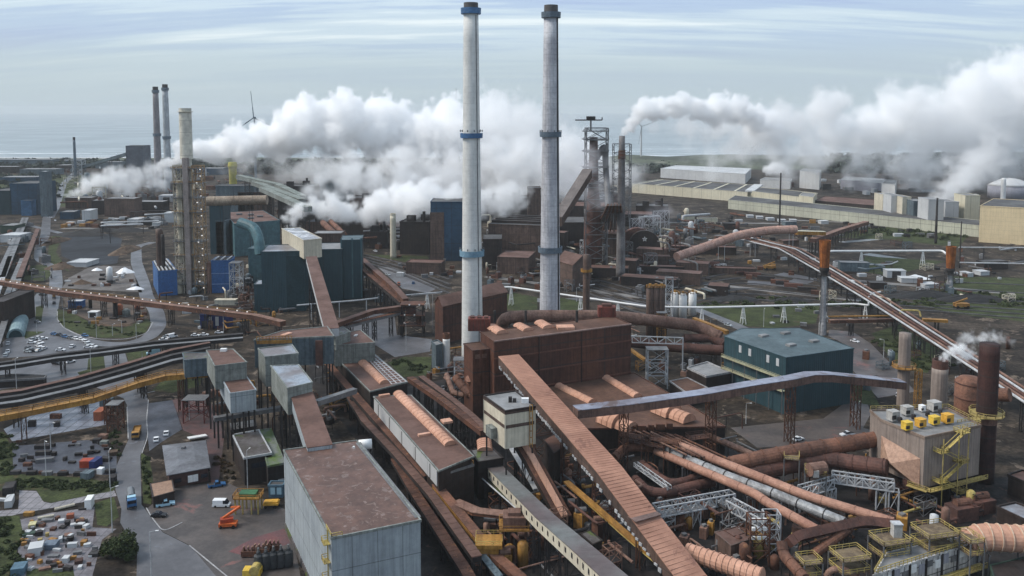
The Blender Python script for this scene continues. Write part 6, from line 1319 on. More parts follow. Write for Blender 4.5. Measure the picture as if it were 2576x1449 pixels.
m = MB(); m.rail([v+V((.6, -1.4, 0)) for v in pth], 1.2, .16, step=3.5); m.rail([v+V((-.6, 1.4, 0)) for v in pth], 1.2, .16, step=3.5); part(YG, 'railing', m, dyellow)
rack('rusty steel trestle tower under the ochre gallery beside the road', I_(955, 250), 0, 10.5, 4, 5, 3, mat=rsteel, w=.4)
rack('dark red pipe scaffold between the lower transfer house and the yard', I_(1620, 170), 0, 9, 8, 6, 2, mat=M('deep_red_steel', (.16, .035, .03), (.09, .025, .022)), w=.35)
# rail and conveyor strip at far left
for i, (a, b, zz) in enumerate((((A_(240, 900)), A_(-20, 1480), 5), (A_(270, 900), A_(30, 1500), 5), (A_(380, 1010), A_(190, 1500), 6))):
    gallery(['left dark belt of the conveyor strip at the far left', 'middle dark belt of the conveyor strip at the far left', 'right brown belt of the conveyor strip at the far left'][i], [(a, zz), (b, zz)], 3.2, 1.6, steel if i < 2 else brownroof, dsteel, step=24)
for i, (a, b) in enumerate(((E_(90, 0), E_(-80, 500)), (E_(240, 0), E_(-30, 800)), (E_(200, 20), E_(-60, 640)))):
    gallery(['grey belt continuing the far left strip, outermost', 'brown belt continuing the far left strip, innermost', 'grey belt continuing the far left strip, in the middle'][i], [(a, 5), (b, 5)], 2.8, 1.5, steel_l if i == 0 else steel, dsteel, step=20)
box3('belt_house', 'wide dark shed covering the belts at the left border', 'shed', -30, 12, 830, 760, 30, darkwall, darkwall)
# ---- far left background
stack('far_stack', 'thin dark stack on a steel tower far behind the road at the left', 197, 1480, 345, 2.6, 2.0, greyblue, 'stack', cap=(5, soot))
rack('pale steel tower around the foot of the thin far stack', (200, 448), 0, 32, 16, 14, 4, w=1.2)
t = box3('coal_tower', 'dark square coal tower with sloping conveyor, far left horizon', 'tower', 319, 363, 452, 367, 30, M('dark_slate_cladding', (.10, .115, .14), (.075, .085, .105)), drkroof)
gallery('thin dark conveyor climbing right into the square coal tower', [D((180, 425), 1500), D((319, 384), 1460)], 7, 5, bluegrey, bluegrey, step=60, world=True)
for i, (x, Y, yt, mt) in enumerate(((404, 1250, 218, M('far_brown_concrete', (.27, .25, .26), (.20, .19, .20), streak=.2)), (428, 1230, 212, M('far_pale_concrete', (.46, .49, .51), (.34, .36, .38), streak=.3)))):
    stack('far_chimney', ['brown-grey far chimney with two rings, left of the far pair', 'pale far chimney with two rings and dark side, right of the far pair'][i], x, Y, yt, 5.6, 3.9, mt, group='pair of far chimneys', bands=((yt+12, 4, greyblue), (yt+(121 if i == 0 else 134), 4, greyblue), (yt+250, 4, greyblue)), cap=(8, soot))
box3('far_blue_hall', 'faded blue hall with lower annexes at the left border', 'industrial hall', 28, 96, 540, 462, 40, farblue, drkroof)
box3('far_blue_hall', 'dark teal annex left of the faded blue hall', 'industrial hall', -20, 30, 540, 480, 40, M('dark_teal', 0), drkroof)
box3('far_blue_hall', 'small blue annex in front of the faded blue hall', 'industrial hall', 54, 80, 543, 505, 10, M('annex_blue', (.05, .13, .24)), drkroof)
box3('slab_tower', 'grey narrow slab tower with white top beside the far road', 'tower', 103, 120, 545, 432, 12, bluegrey, palewall)
box3('slab_tower', 'slim dark slab left of the far road', 'tower', 122, 130, 530, 470, 12, darkwall, drkroof)
fl = [(-60, 130, 418, 402), (140, 200, 414, 404), (-100, 40, 436, 420), (50, 140, 440, 426), (0, 90, 462, 446), (140, 176, 432, 416), (240, 300, 424, 408), (440, 560, 440, 424)]
for i, (x0, x1, yb, yt) in enumerate(fl):
    box3('far_shed', 'far low dark shed '+['on the left horizon, widest', 'just left of the thin far stack', 'at the left border, second row', 'right in the second row from the horizon', 'in the third row from the horizon', 'in front of the thin far stack foot', 'between the far stack and the coal tower', 'behind the cream tower stack foot'][i], 'shed', x0, x1, yb, yt, 30, [bluegrey, farblue, darkwall][i % 3], greyroof)
# middle left industrial clutter strip (y 480..560)
ml = [(165, 230, 524, 498, 'brown', 'ochre-roofed brown house left in the strip below the lower steam'), (232, 262, 540, 505, 'dark', 'dark house second from left in the strip below the lower steam'), (262, 340, 545, 500, 'brown', 'brown duct-covered house in the middle of the strip below the lower steam'), (345, 410, 535, 508, 'dark', 'dark house with pale pipes in the strip below the lower steam'), (400, 455, 508, 492, 'white', 'long white roofed shed left of the cream tower stack'),
      (152, 186, 552, 534, 'blue', 'small blue shed beside the far road'), (207, 228, 556, 530, 'white', 'white block right of the small blue shed'), (250, 300, 580, 566, 'brown', 'brown low wall building behind the coal basin'), (415, 452, 640-80, 536, 'white', 'pale sloped roof shed left of the cream tower stack'), (320, 348, 566, 552, 'white', 'white trailer roof behind the coal basin'), (430, 475, 490, 462, 'dark', 'dark block left behind the tower stack frame'), (0, 50, 610, 592, 'white', 'white-grey low buildings at the left border above the belts'), (168, 218, 672, 661, 'white', 'white long shed at the front of the coal basin'), (0, 36, 588, 568, 'green', 'dark green shed at the left border')]
for x0, x1, yb, yt, c, lab in ml:
    box3('plant_shed', lab, 'shed', x0, x1, yb, yt, 18, {'brown': brownwall, 'dark': darkwall, 'white': palewall, 'blue': farblue, 'green': M('dark_green_wall', 0)}[c], palewall if c == 'white' else greyroof, rz=random.uniform(-.1, .15))
for k, (x0, x1, y, z) in enumerate(((255, 360, 540, 16), (255, 400, 532, 12), (365, 450, 512, 14), (330, 455, 505, 12))):
    pipe(['tall pale pipe portal', 'second pale pipe line', 'pale pipe line reaching the white roofed shed', 'thin dark pipe line'][k]+' in the strip below the lower steam', [((x0, y+30), 0.5), ((x0, y+28), z), ((x1, y+24), z)], .7, steel_l if k < 3 else dsteel, step=36, n=8)
t = thing('half_round_shed', 'dark half-round storage shed behind the coal basin', 'shed', tuple(G(A_(1500, 985))))
q = G(A_(1500, 980)); m = MB(); sec = [(math.cos(math.pi*i/12)*9, math.sin(math.pi*i/12)*7.5) for i in range(13)]
m.add([(q.x+c, q.y+dy, s) for dy in (0, 20) for c, s in sec], [(i, i+1, 14+i, 13+i) for i in range(12)]+[tuple(range(12, -1, -1)), tuple(range(13, 26))]); part(t, 'shell', m, steel)
m = MB(); m.add([(q.x+c*.85, q.y-.1+dy, s*.85) for dy in (0, .08) for c, s in sec], [tuple(range(12, -1, -1)), tuple(range(13, 26)), (0, 13, 25, 12)]+[(i, i+1, 14+i, 13+i) for i in range(12)]); part(t, 'opening', m, soot)
heap('tan covered mound left of the half-round shed', A_(1370, 960), 6, 3, 4, M('tan_mound', (.45, .30, .13), (.36, .24, .1)))
t = thing('round_shed', 'light teal half-round metal shed at the left car park', 'shed', tuple(G(E_(160, 720)))); a, b = G(E_(140, 735)), G(E_(185, 590))
m = MB(); d = (b-a).normalized(); s = V((d.y, -d.x, 0)); sec = [(math.cos(math.pi*i/10)*4.2, math.sin(math.pi*i/10)*4.6) for i in range(11)]
m.add([a.lerp(b, f)+s*c+V((0, 0, h)) for f in (0, 1) for c, h in sec], [(i, i+1, 12+i, 11+i) for i in range(10)]+[tuple(range(10, -1, -1)), tuple(range(11, 22))]); part(t, 'shell', m, M('pale_teal_sheet', (.24, .33, .35), (.17, .25, .27)))
m = MB(); m.add([a-d*.08*(1+f)+s*c*.75+V((0, 0, h*.8)) for f in (0, 1) for c, h in sec], [tuple(range(10, -1, -1)), tuple(range(11, 22))]+[(i, i+1, 12+i, 11+i) for i in range(10)]+[(0, 11, 21, 10)]); part(t, 'doorway', m, M('dark_teal', 0))
# ---- yard objects in the road loop
t = box3('blue_cabin', 'blue cabin with pale roof in the work yard inside the road loop', 'cabin', 172, 205, 775, 758, 5, blue, palewall, rim=.1)
q = G(E_(995, 250)); t = thing('white_tank', 'white tank with round dark foot in the grey ore yard', 'tank', tuple(q)); m = MB(); m.lathe(q, [(2.0, 0), (2.0, 2.5)], 16); part(t, 'foot', m, soot); m = MB(); m.lathe(q, [(2.0, 2.5), (2.0, 11), (.4, 12)], 16); part(t, 'shell', m, white, True)
for q0, h, r, mt, lab in ((E_(820, 480), 9, 1.0, soot, 'tall black pipe post in the work yard, left one'), (E_(1048, 560), 12, 1.3, soot, 'tall black pipe post in the work yard, right one'), (E_(1085, 540), 7, 1.8, M('red_lead', (.36, .12, .06), (.28, .09, .05)), 'red-brown upright tank beside the black post'), (E_(1145, 545), 4.4, 2.2, stonewall, 'pale rounded tank right of the red-brown tank'), (E_(1245, 500), 5, 1.4, M('red_lead', 0), 'small red-brown tank at the right of the work yard')):
    p = G(q0); t = thing('yard_tank' if r > 1.35 else 'pipe_post', lab, 'tank' if r > 1.35 else 'post', tuple(p)); m = MB(); m.lathe(p, [(r, 0), (r, h-.8), (r*.4, h)], 16); part(t, 'shell', m, mt, True); m = MB(); m.lathe(p, [(r*1.15, .1), (r*1.15, .6)], 14); part(t, 'foot', m, steel)
t = box3('open_shelter', 'white framed open shelter in the work yard', 'shelter', 222, 245, 800, 785, 4, white, white, rim=.1); wboxes(t, 'opening', 0, (.5,), 1.8, 3.6, 3, soot)
# ---- buildings in the lower left
def hipped(name, label, q, ze, rise, wall, roof, cat):
    w = quad(q, ze); c = sum(w, V((0, 0, 0)))/4; t = thing(name, label, cat, (c.x, c.y, 0)); xy = [(p.x, p.y) for p in w]; POLY[t.name] = (xy, ze, 0)
    m = MB(); m.prism([tuple(p) for p in inset(xy, .7)], 0, ze); part(t, 'wall', m, wall)
    m = MB(); ii = inset(xy, min((w[1]-w[0]).length, (w[2]-w[1]).length)*.3); m.prism(xy, ze, ze+.25)
    m.add([(*p, ze+.25) for p in xy]+[(*p, ze+.25+rise) for p in ii], [(i, (i+1) % 4, 4+(i+1) % 4, 4+i) for i in range(4)]+[(4, 5, 6, 7)]); part(t, 'roof', m, roof); return t
t = hipped('brick_house', 'low brick building with grey hipped roof and white windows beside the road', [I_(1335, 380), I_(1695, 335), I_(1733, 560), I_(1372, 628)], 4.5, .9, M('dark_brick', (.10, .05, .045), (.07, .04, .036), seam=(0, 1, .1, .4)), M('grey_felt_roof', (.16, .165, .18), (.11, .11, .12), rough=.4, ns=.1), 'building')
wboxes(t, 'window', 2, (.35, .47), 2.2, 1.5, 2.2, white); wboxes(t, 'window', 2, (.75, .15), 2.4, 2.0, 1.2, glass)
m = MB(); p = G(I_(1510, 400), 5.6); m.box(p, (1.2, 1.2, 1.4)); part(t, 'roof_vent', m, steel)
bld('flat_shed', 'small brown shed with tan flat roof in front of the brick building', 'shed', [I_(1238, 690), I_(1415, 655), I_(1435, 752), I_(1262, 800)], 3.4, darkwall, M('tan_felt_roof', (.30, .19, .13), (.24, .15, .105), rough=.7), rim=.12)
t = bld('yard_building', 'dark building with mossy puddled roof and pale kerb left of the grey hall', 'building', [I_(1918, 290), I_(2130, 250), I_(2235, 440), I_(2010, 480)], 9, darkwall, mossroof, rim=.35, rimm=steel_l)
wboxes(t, 'window', 2, (.3, .6), 6, 2.4, 1.6, glass)
t = bld('yard_building', 'green-rimmed lower building with grey puddled roof against the grey hall', 'building', [I_(2130, 250), I_(2230, 240), I_(2345, 520), I_(2205, 545)], 8, darkwall, M('green_moss_roof', (.10, .15, .04), (.17, .185, .17), rough=.5, ns=.3), rim=.3, rimm=M('green_moss_roof', 0))
wboxes(t, 'door', 2, (.25,), 1.8, 1.8, 2.6, palewall)
t = box3('portable_cabin', 'pair of blue glazed cabins at the foot of the green-rimmed building', 'cabin', 676, 712, 1252, 1222, 3, M('cabin_blue', (.10, .18, .24)), drkroof)
wboxes(t, 'window', 0, (.3, .75), 2.2, 1.4, 2.2, P_sky)
sheet('planter_roof', [I_(1540, 330), I_(1690, 305), I_(1710, 318), I_(1560, 345)], 1.2, white, 'white low kerb beam behind the brick building', 'kerb', 'thing')
t = bld('flat_shed', 'long dark shelter under the small white pipe bridge', 'shed', [I_(1890, 190), I_(2100, 160), I_(2110, 215), I_(1900, 250)], 6, darkwall, steel, rim=.1)
# low dark basin right of the upper conveyor
t = bld('bunker', 'long low dark bunker with pale rim under the lower conveyors at the left', 'bunker', [E_(-200, 1100), E_(150, 1075), E_(420, 1085), E_(400, 1110), E_(-100, 1140)], 3, darkwall, coal, rim=.5, rimm=steel)
# ================================================================== LAMPS, VEHICLES, CLUTTER, PLANTS
def lamp(q, h, label, arm=1.4, rz=0.0, mat=None):
    p = G(q); t = thing('lamp_post', label, 'lamp post', tuple(p), 'lamp posts'); m = MB(); m.tube([p, p+V((0, 0, h))], .16, 8, r2=.09); part(t, 'pole', m, mat or steel_l)
    d = V((math.cos(rz), math.sin(rz), 0)); m = MB(); m.beam(p+V((0, 0, h)), p+V((0, 0, h+.15))+d*arm, .1); part(t, 'arm', m, steel_l); m = MB(); m.box(p+V((0, 0, h+.12))+d*(arm+.3), (.8, .3, .16), rz); part(t, 'lantern', m, white)
    return t
for q, h, lab in ((E_(583, 655), 11, 'lamp post at the left curve of the road loop'), (E_(875, 742), 11, 'lamp post on the oval verge below the sandy heap'), (E_(1235, 748), 8, 'lamp post with bright head at the right of the oval verge'), (E_(1020, 722), 6, 'short lamp post in the middle of the oval verge'), (E_(150, 1200), 13, 'tall lamp post over the bunker at the left border'), (E_(825, 1072), 12, 'lamp post on the grass tongue between the conveyors'), (E_(1290, 985), 7, 'lamp post on the verge left of the small blue-white van'), (E_(2025, 700), 12, 'lamp post right of the navy skid building'),
                  (I_(380, 625), 12, 'lamp post in the left lot, front one'), (I_(420, 440), 11, 'lamp post in the left lot, rear one'), (I_(907, 722), 12, 'lamp post at the roadside opposite the brick building'), (I_(925, 1090), 13, 'lamp post at the scrapyard corner by the road'), (I_(1250, 1560), 15, 'lamp post standing in the junction at the bottom left'), (I_(2040, 745), 13, 'lamp post beside the mossy-roofed building'), (E_(335, 700), 6, 'short lamp post by the traffic island'), (F_(1748, 850), 22, 'very tall pale lamp mast left of the brown gabled shed'), (F_(1505, 1010), 14, 'pale lamp mast in front of the junction tower'),
                  (E_(565, 470), 9, 'lamp post right of the road under the brown lamp-lit gallery'), (L_(115, 300), 8, 'lamp post on the path near the low walls'), (L_(975, 320), 9, 'lamp post at the corner of the teal building yard'), (H_(480, 830), 10, 'lamp post on the grass left of the teal building'), (H_(1445, 1080), 9, 'lamp post in the grass below the pipe bridge'), (I_(1975, 260), 9, 'lamp post behind the mossy-roofed building'), (G_(1115, 560), 9, 'lamp post behind the right chimney'), (E_(1105, 700), 7, 'lamp post at the lower edge of the oval verge'), (I_(1560, 170), 8, 'lamp post in the red-stained yard')):
    lamp(q, h, lab, rz=random.uniform(-1, 3))
def vehicle(q, to, kind, pt, label, name=None, group=None, cat=None, sc=1.0):
    p = G(q); r = G((q[0]+to[0], q[1]+to[1]))-p; rz = math.atan2(r.y, r.x)
    dims = {'car': (4.4, 1.8, 1.45), 'van': (5.2, 2.0, 2.2), 'pickup': (5.4, 1.9, 1.75), 'truck': (8.5, 2.5, 3.2), 'tanker': (10, 2.6, 3.3)}[kind]
    L, Wd, Hh = (d*sc for d in dims); t = thing(name or {'car': 'parked_car', 'van': 'van', 'pickup': 'pickup_truck', 'truck': 'dump_truck', 'tanker': 'tank_truck'}[kind], label, cat or {'car': 'car', 'van': 'van', 'pickup': 'pickup', 'truck': 'truck', 'tanker': 'truck'}[kind], (0, 0, 0), group)
    ORG[t.name] = V((0, 0, 0)); wl = .34 if Hh < 2.5 else .55
    def prof(pr, w, nm, mt, inset_=0.0, y=0):
        m = MB(); n = len(pr); vs = [(x, s*w/2*(1-(inset_ if k >= 2 and k < n-1 else 0)), z) for s in (-1, 1) for k, (x, z) in enumerate(pr)]
        m.add(vs, [tuple(range(n)), tuple(range(2*n-1, n-1, -1))]+[(i, n+i, n+(i+1) % n, (i+1) % n) for i in range(n)]); return part(t, nm, m, mt)
    if kind in ('car', 'van', 'pickup'):
        hb = .62*Hh if kind == 'car' else (.5*Hh if kind == 'van' else .58*Hh)
        prof([(-L/2, .3), (L/2, .3), (L/2, hb*.8), (L*.24, hb), (-L*.48, hb), (-L/2, hb*.85)], Wd, 'body', pt)
        if kind == 'car': cab = [(L*.22, hb), (L*.06, Hh), (-L*.26, Hh), (-L*.42, hb)]
        elif kind == 'van': cab = [(L*.40, hb), (L*.26, Hh), (-L*.48, Hh), (-L*.5, hb)]
        else: cab = [(L*.22, hb), (L*.10, Hh), (-L*.08, Hh), (-L*.12, hb)]
        prof([(x, z-.02) if z == hb else (x, z-.06) for x, z in cab], Wd*.9, 'glass_house', glass if kind != 'van' else glass, 0)
        m = MB(); xs = [x for x, z in cab if z == Hh]; m.box(((xs[0]+xs[1])/2, 0, Hh-.02), (abs(xs[0]-xs[1])*.98, Wd*.86, .1)); part(t, 'roof', m, pt)
        if kind == 'van': m = MB(); m.box((-L*.17, 0, (hb+Hh)/2), (L*.6, Wd*.96, Hh-hb)); part(t, 'cargo_body', m, pt)
        if kind == 'pickup': m = MB(); m.box((-L*.31, 0, hb+.02), (L*.32, Wd*.8, .12)); part(t, 'load_bed', m, soot)
        wx = (-L*.31, L*.31)
        m = MB(); m.box((L*.495, -Wd*.34, hb*.68), (.08, .3, .16)); m.box((L*.495, Wd*.34, hb*.68), (.08, .3, .16)); part(t, 'headlights', m, white)
    elif kind == 'truck':
        m = MB(); m.box((0, 0, .95), (L, Wd*.8, .4)); part(t, 'chassis', m, soot); m = MB(); m.box((L*.37, 0, 2.0), (L*.24, Wd, 1.9)); part(t, 'cab', m, pt); m = MB(); m.box((L*.44, 0, 2.4), (L*.12, Wd*.92, .8)); part(t, 'windscreen', m, glass)
        m = MB(); m.prism([(-L/2, -Wd/2), (L*.2, -Wd/2), (L*.2, Wd/2), (-L/2, Wd/2)], 1.3, 2.7, top=False); m.box((-L*.15, 0, 1.9), (L*.66, Wd*.9, .5)); part(t, 'tipper_body', m, dyellow); wx = (-L*.36, -L*.2, L*.34)
    else:
        m = MB(); m.box((0, 0, .95), (L, Wd*.7, .35)); part(t, 'chassis', m, soot); m = MB(); m.box((L*.42, 0, 2.0), (L*.16, Wd, 2.1)); part(t, 'cab', m, pt); m = MB(); m.box((L*.49, 0, 2.4), (.3, Wd*.9, .9)); part(t, 'windscreen', m, glass)
        m = MB(); m.box((L*.22, 0, 2.5), (L*.16, Wd*.9, 1.4)); part(t, 'white_box', m, P_sky); m = MB(); m.tube([(-L*.48, 0, 2.2), (L*.1, 0, 2.2)], 1.2, 16); part(t, 'tank', m, P_grey); wx = (-L*.38, -L*.24, L*.12, L*.38)
    for x in wx:
        for s in (-1, 1): m = MB(); m.tube([(x, s*(Wd/2-.22), wl), (x, s*(Wd/2+.03), wl)], wl, 12); part(t, 'wheel', m, tyrem)
    t.location = p; t.rotation_euler = (0, 0, rz); ORG[t.name] = p; return t
G1 = 'cars in the left car park'
V_ = vehicle
YBX = MATS['bright_yellow_box']
protos = {}
def carc(q, to, key, label, group=G1):
    if key not in protos: protos[key] = V_(q, to, 'car', {'white': P_white, 'silver': P_silver, 'black': P_black, 'blue': P_blue, 'grey': P_grey, 'red': P_red}[key], label, group=group); return
    p = G(q); r = G((q[0]+to[0], q[1]+to[1]))-p; dup(protos[key], p, math.atan2(r.y, r.x), label=label, group=group)
cl = [((72, 800), (2, -9), 'white', 'white car alone at the left of the car park, upper one'), ((70, 872), (2, -9), 'white', 'white car alone at the left of the car park, middle one'), ((50, 905), (3, -9), 'silver', 'silver car at the left end of the car park, lowest one'),
      ((300, 762), (8, -2), 'silver', 'silver car at the top left of the dense car cluster'), ((350, 748), (8, -2), 'white', 'white car at the top of the dense car cluster'), ((392, 756), (8, -1), 'white', 'white car at the top right of the dense car cluster'), ((290, 790), (8, 0), 'white', 'white car at the left side of the dense car cluster'), ((365, 790), (8, 2), 'white', 'white car in the centre of the dense car cluster'), ((350, 822), (8, 3), 'white', 'white car below the centre of the dense car cluster'), ((262, 842), (8, 1), 'grey', 'grey car at the lower left of the dense car cluster'), ((300, 868), (8, 0), 'black', 'black car at the bottom left of the dense car cluster'), ((352, 862), (8, -3), 'silver', 'silver car at the bottom of the dense car cluster'), ((395, 845), (8, -4), 'white', 'white car at the lower right of the dense car cluster'), ((255, 870), (8, 1), 'silver', 'silver car at the bottom edge of the dense car cluster'),
      ((490, 714), (8, 2), 'blue', 'dark blue car first in the diagonal row along the road'), ((540, 722), (8, 2), 'black', 'black car second in the diagonal row along the road'), ((590, 738), (8, 2), 'blue', 'dark blue car third in the diagonal row along the road'), ((640, 748), (8, 2), 'grey', 'grey car fourth in the diagonal row along the road'), ((690, 756), (8, 2), 'white', 'white car fifth in the diagonal row along the road'), ((735, 762), (8, 2), 'white', 'white car sixth in the diagonal row along the road'), ((780, 782), (8, 2), 'white', 'white car seventh in the diagonal row along the road'), ((800, 804), (8, 3), 'silver', 'silver car eighth in the diagonal row along the road'), ((845, 825), (8, 1), 'white', 'white car at the end of the diagonal row along the road'), ((770, 728), (8, 2), 'blue', 'blue car on the road beside the diagonal row'), ((800, 832), (8, 0), 'white', 'white car below the end of the diagonal row')]
for q, to, k, lab in cl: carc(E_(*q), to, k, lab)
G2 = 'cars scattered on the yards'
for q, to, k, lab in ((E_(655, 825), (5, -4), 'white', 'white car alone in the middle of the car park'), (E_(550, 858), (9, 0), 'white', 'low white car just above the upper conveyor'), (E_(285, 955), (9, 1), 'white', 'white car half hidden below the upper conveyor at the left'), (E_(512, 980), (9, 1), 'black', 'black car on the road below the upper conveyor'), (E_(638, 965), (8, -2), 'white', 'white car on the road right of the black one'), (E_(875, 908), (9, 0), 'white', 'white car under the upper conveyor beside the grass tongue'), (E_(385, 355), (9, 0), 'grey', 'grey car at the top of the traffic island'), (E_(340, 605), (7, 2), 'grey', 'grey car at the foot of the traffic island'), (E_(490, 430), (1, -9), 'black', 'black car on the road under the brown gallery'),
                      (E_(1480, 765), (8, -1), 'white', 'low white car right of the road loop'), (E_(1515, 738), (8, 0), 'silver', 'silver car right of the road loop'), (E_(1770, 725), (9, 0), 'white', 'white car in front of the navy skid building, left'), (E_(1850, 720), (9, 0), 'white', 'white car in front of the navy skid building, middle'), (E_(1985, 700), (9, 0), 'white', 'white car in front of the navy skid building, right'), (E_(1720, 815), (9, 0), 'silver', 'silver car between the conveyor groups, left'), (E_(1805, 810), (9, 0), 'white', 'white car between the conveyor groups, right'),
                      (I_(1310, 960), (9, 0), 'black', 'black car parked at the edge of the pavement yard'), (I_(1368, 285), (1, -9), 'white', 'white car on the dark slabs behind the brick building'), (I_(1286, 335), (1, -9), 'white', 'white car left of the other white one behind the brick building'),
                      (L_(510, 425), (8, -2), 'white', 'white car behind the rust duct near the filter house'), (F_(1570, 395), (3, -7), 'blue', 'blue car on the yard behind the junction tower'), (F_(1225, 105), (8, 2), 'white', 'white car beside the teal building at the back'), (F_(1340, 320), (8, 2), 'silver', 'silver car on the yard right of the brown conveyors'), (A_(505, 905), (8, 0), 'white', 'white car at the far road fork'), (A_(555, 935), (3, 6), 'white', 'white car standing right of the far road fork'), (A_(410, 1155), (1, 8), 'black', 'black car on the far road'), (A_(460, 1175), (1, 8), 'black', 'second black car on the far road'), (E_(405, 85), (3, 5), 'grey', 'grey car on the bend of the far road'), (H_(1215, 950), (8, 2), 'white', 'white car on the road beyond the teal building'), (H_(195, 820), (8, 2), 'silver', 'silver car on the road left of the teal building')):
    carc(q, to, k, lab, G2)
V_(E_(1390, 890), (-9, 1), 'van', P_sky, 'light blue and white van beside the lower conveyors', sc=1.25)
V_(E_(1560, 738), (9, -2), 'van', P_white, 'white van right of the road loop near the conveyors')
V_(E_(490, 380), (0, -9), 'truck', P_silver, 'yellow-bodied truck on the road under the brown gallery', name='lorry', sc=.7)
V_(E_(212, 560), (1, -8), 'van', P_white, 'white van beside the half-round teal shed')
V_(I_(1125, 300), (-3, 9), 'truck', dyellow, 'yellow dump truck driving down the road')
V_(I_(1082, 850), (1, 9), 'tanker', P_blue, 'dark blue tank truck driving down the road')
V_(I_(1362, 870), (9, -1.5), 'pickup', P_sky, 'pale blue pickup in front of the tan-roofed shed')
V_(I_(1785, 712), (9, -1.5), 'pickup', P_blue, 'dark blue pickup right of the brick building')
V_(I_(1825, 875), (9, 0), 'van', P_white, 'white van beside the orange boom lift')
V_(L_(880, 390), (-9, 1), 'pickup', P_white, 'white pickup beside the rust duct end')
V_(L_(1265, 90), (4, -4), 'van', P_white, 'small white loader van behind the grey fan boxes', sc=.7)
V_(F_(1440, 410), (3, 6), 'van', M('red_lead', 0), 'red-brown van on the yard right of the brown conveyors', sc=.9)
# orange boom lift
p = G(I_(1880, 1045)); t = thing('boom_lift', 'orange boom lift with folded arm on the pavement yard', 'boom lift', tuple(p))
ob2 = M('orange_machine_paint', (.60, .13, .03), (.48, .10, .025), rough=.5)
m = MB(); m.box(p+V((0, 0, 1)), (5, 2.4, .9), .1); part(t, 'chassis', m, ob2); m = MB(); m.box(p+V((-.5, .3, 2)), (3.6, 2, 1.2), .3); part(t, 'turret', m, redp)
m = MB(); m.beam(p+V((-1.5, 0, 2.6)), p+V((2.5, 3, 4.6)), .6); m.beam(p+V((2.5, 3, 4.6)), p+V((-1, 6, 3.0)), .5); part(t, 'boom', m, ob2)
for a in (-1.8, 1.8):
    for b in (-1.2, 1.2): m = MB(); m.tube([p+V((a, b-.2, .5)), p+V((a, b+.2, .5))], .5, 12); part(t, 'wheel', m, tyrem)
# yellow gantry frame with green nets
p = G(I_(2040, 930)); t = thing('gantry_frame', 'yellow legged frame with green net top beside the grey hall', 'gantry', tuple(p)); q = p+V((0, 1, 4.8))
m = MB(); m.box(q, (8, 4.5, .4)); m.rail([q+V((-4, -2.2, .2)), q+V((4, -2.2, .2)), q+V((4, 2.2, .2)), q+V((-4, 2.2, .2))], 1, .15, True); part(t, 'platform', m, dyellow)
m = MB(); m.box(q+V((0, .3, .7)), (5, 3, .9)); part(t, 'green_net', m, green)
for a in (-3.4, -1.2, 1.4, 3.4):
    for b in (-1.8, 1.8): m = MB(); m.beam((q.x+a, q.y+b, 0), (q.x+a, q.y+b, q.z), .4); part(t, 'leg', m, yellow)
p = G(I_(2235, 880)); t = thing('trailer', 'amber flatbed trailer parked against the grey hall', 'trailer', tuple(p)); m = MB(); m.box(p+V((0, 0, 1.3)), (4.6, 3, .5), .1); m.box(p+V((0, 0, 1.7)), (4, 2.2, .5), .1); part(t, 'bed', m, ob)
for a in (-1.4, 1.4):
    for b in (-1.2, 1.2): m = MB(); m.tube([p+V((a, b-.2, .5)), p+V((a, b+.2, .5))], .5, 10); part(t, 'wheel', m, tyrem)
# heavy rolls at the bottom
for k in range(5):
    p = G(I_(2130+k*62, 1400-k*8)); t = thing('steel_roll', ['leftmost of the five upright dark rolls at the bottom edge by the grey hall', 'second from left of the five upright dark rolls', 'middle one of the five upright dark rolls', 'fourth from left of the five upright dark rolls', 'rightmost of the five upright dark rolls, against the hall'][k], 'steel roll', tuple(p), 'upright dark rolls')
    m = MB(); m.lathe(p, [(.5, 0), (1.15, .3), (1.25, 2), (1.15, 4), (.6, 4.4), (.5, 5)], 16); part(t, 'roll', m, M('dark_roll_rubber', (.05, .055, .06), (.03, .033, .036))); m = MB(); m.lathe(p, [(.3, 5), (.3, 6)], 10); part(t, 'shaft', m, steel)
for k, (q, w) in enumerate(((I_(2060, 1290), 'left end'), (I_(2150, 1270), 'middle'), (I_(2240, 1240), 'right end'))):
    p = G(q); t = thing('rack_machine', 'rusty comb rack behind the dark rolls, '+w, 'rack', tuple(p)); m = MB(); m.box(p+V((0, 0, 1)), (4.6, 1.4, 1.4)); part(t, 'base', m, rsteel)
    for j in range(4): m = MB(); m.box(p+V((-1.6+j*1.1, 0, 2.2)), (.35, 1, 1.4)); part(t, 'tooth', m, tan)
p = G(I_(2080, 1440)); t = thing('yellow_machine', 'bright yellow machine at the bottom edge in front of the dark rolls', 'machine', tuple(p)); m = MB(); m.box(p+V((0, 0, 1)), (4.5, 2.6, 1.6)); part(t, 'body', m, YBX); m = MB(); m.tube([p+V((.8, -1.4, 1.6)), p+V((.8, 1.4, 1.6))], 1.3, 14); part(t, 'ring', m, yellow)
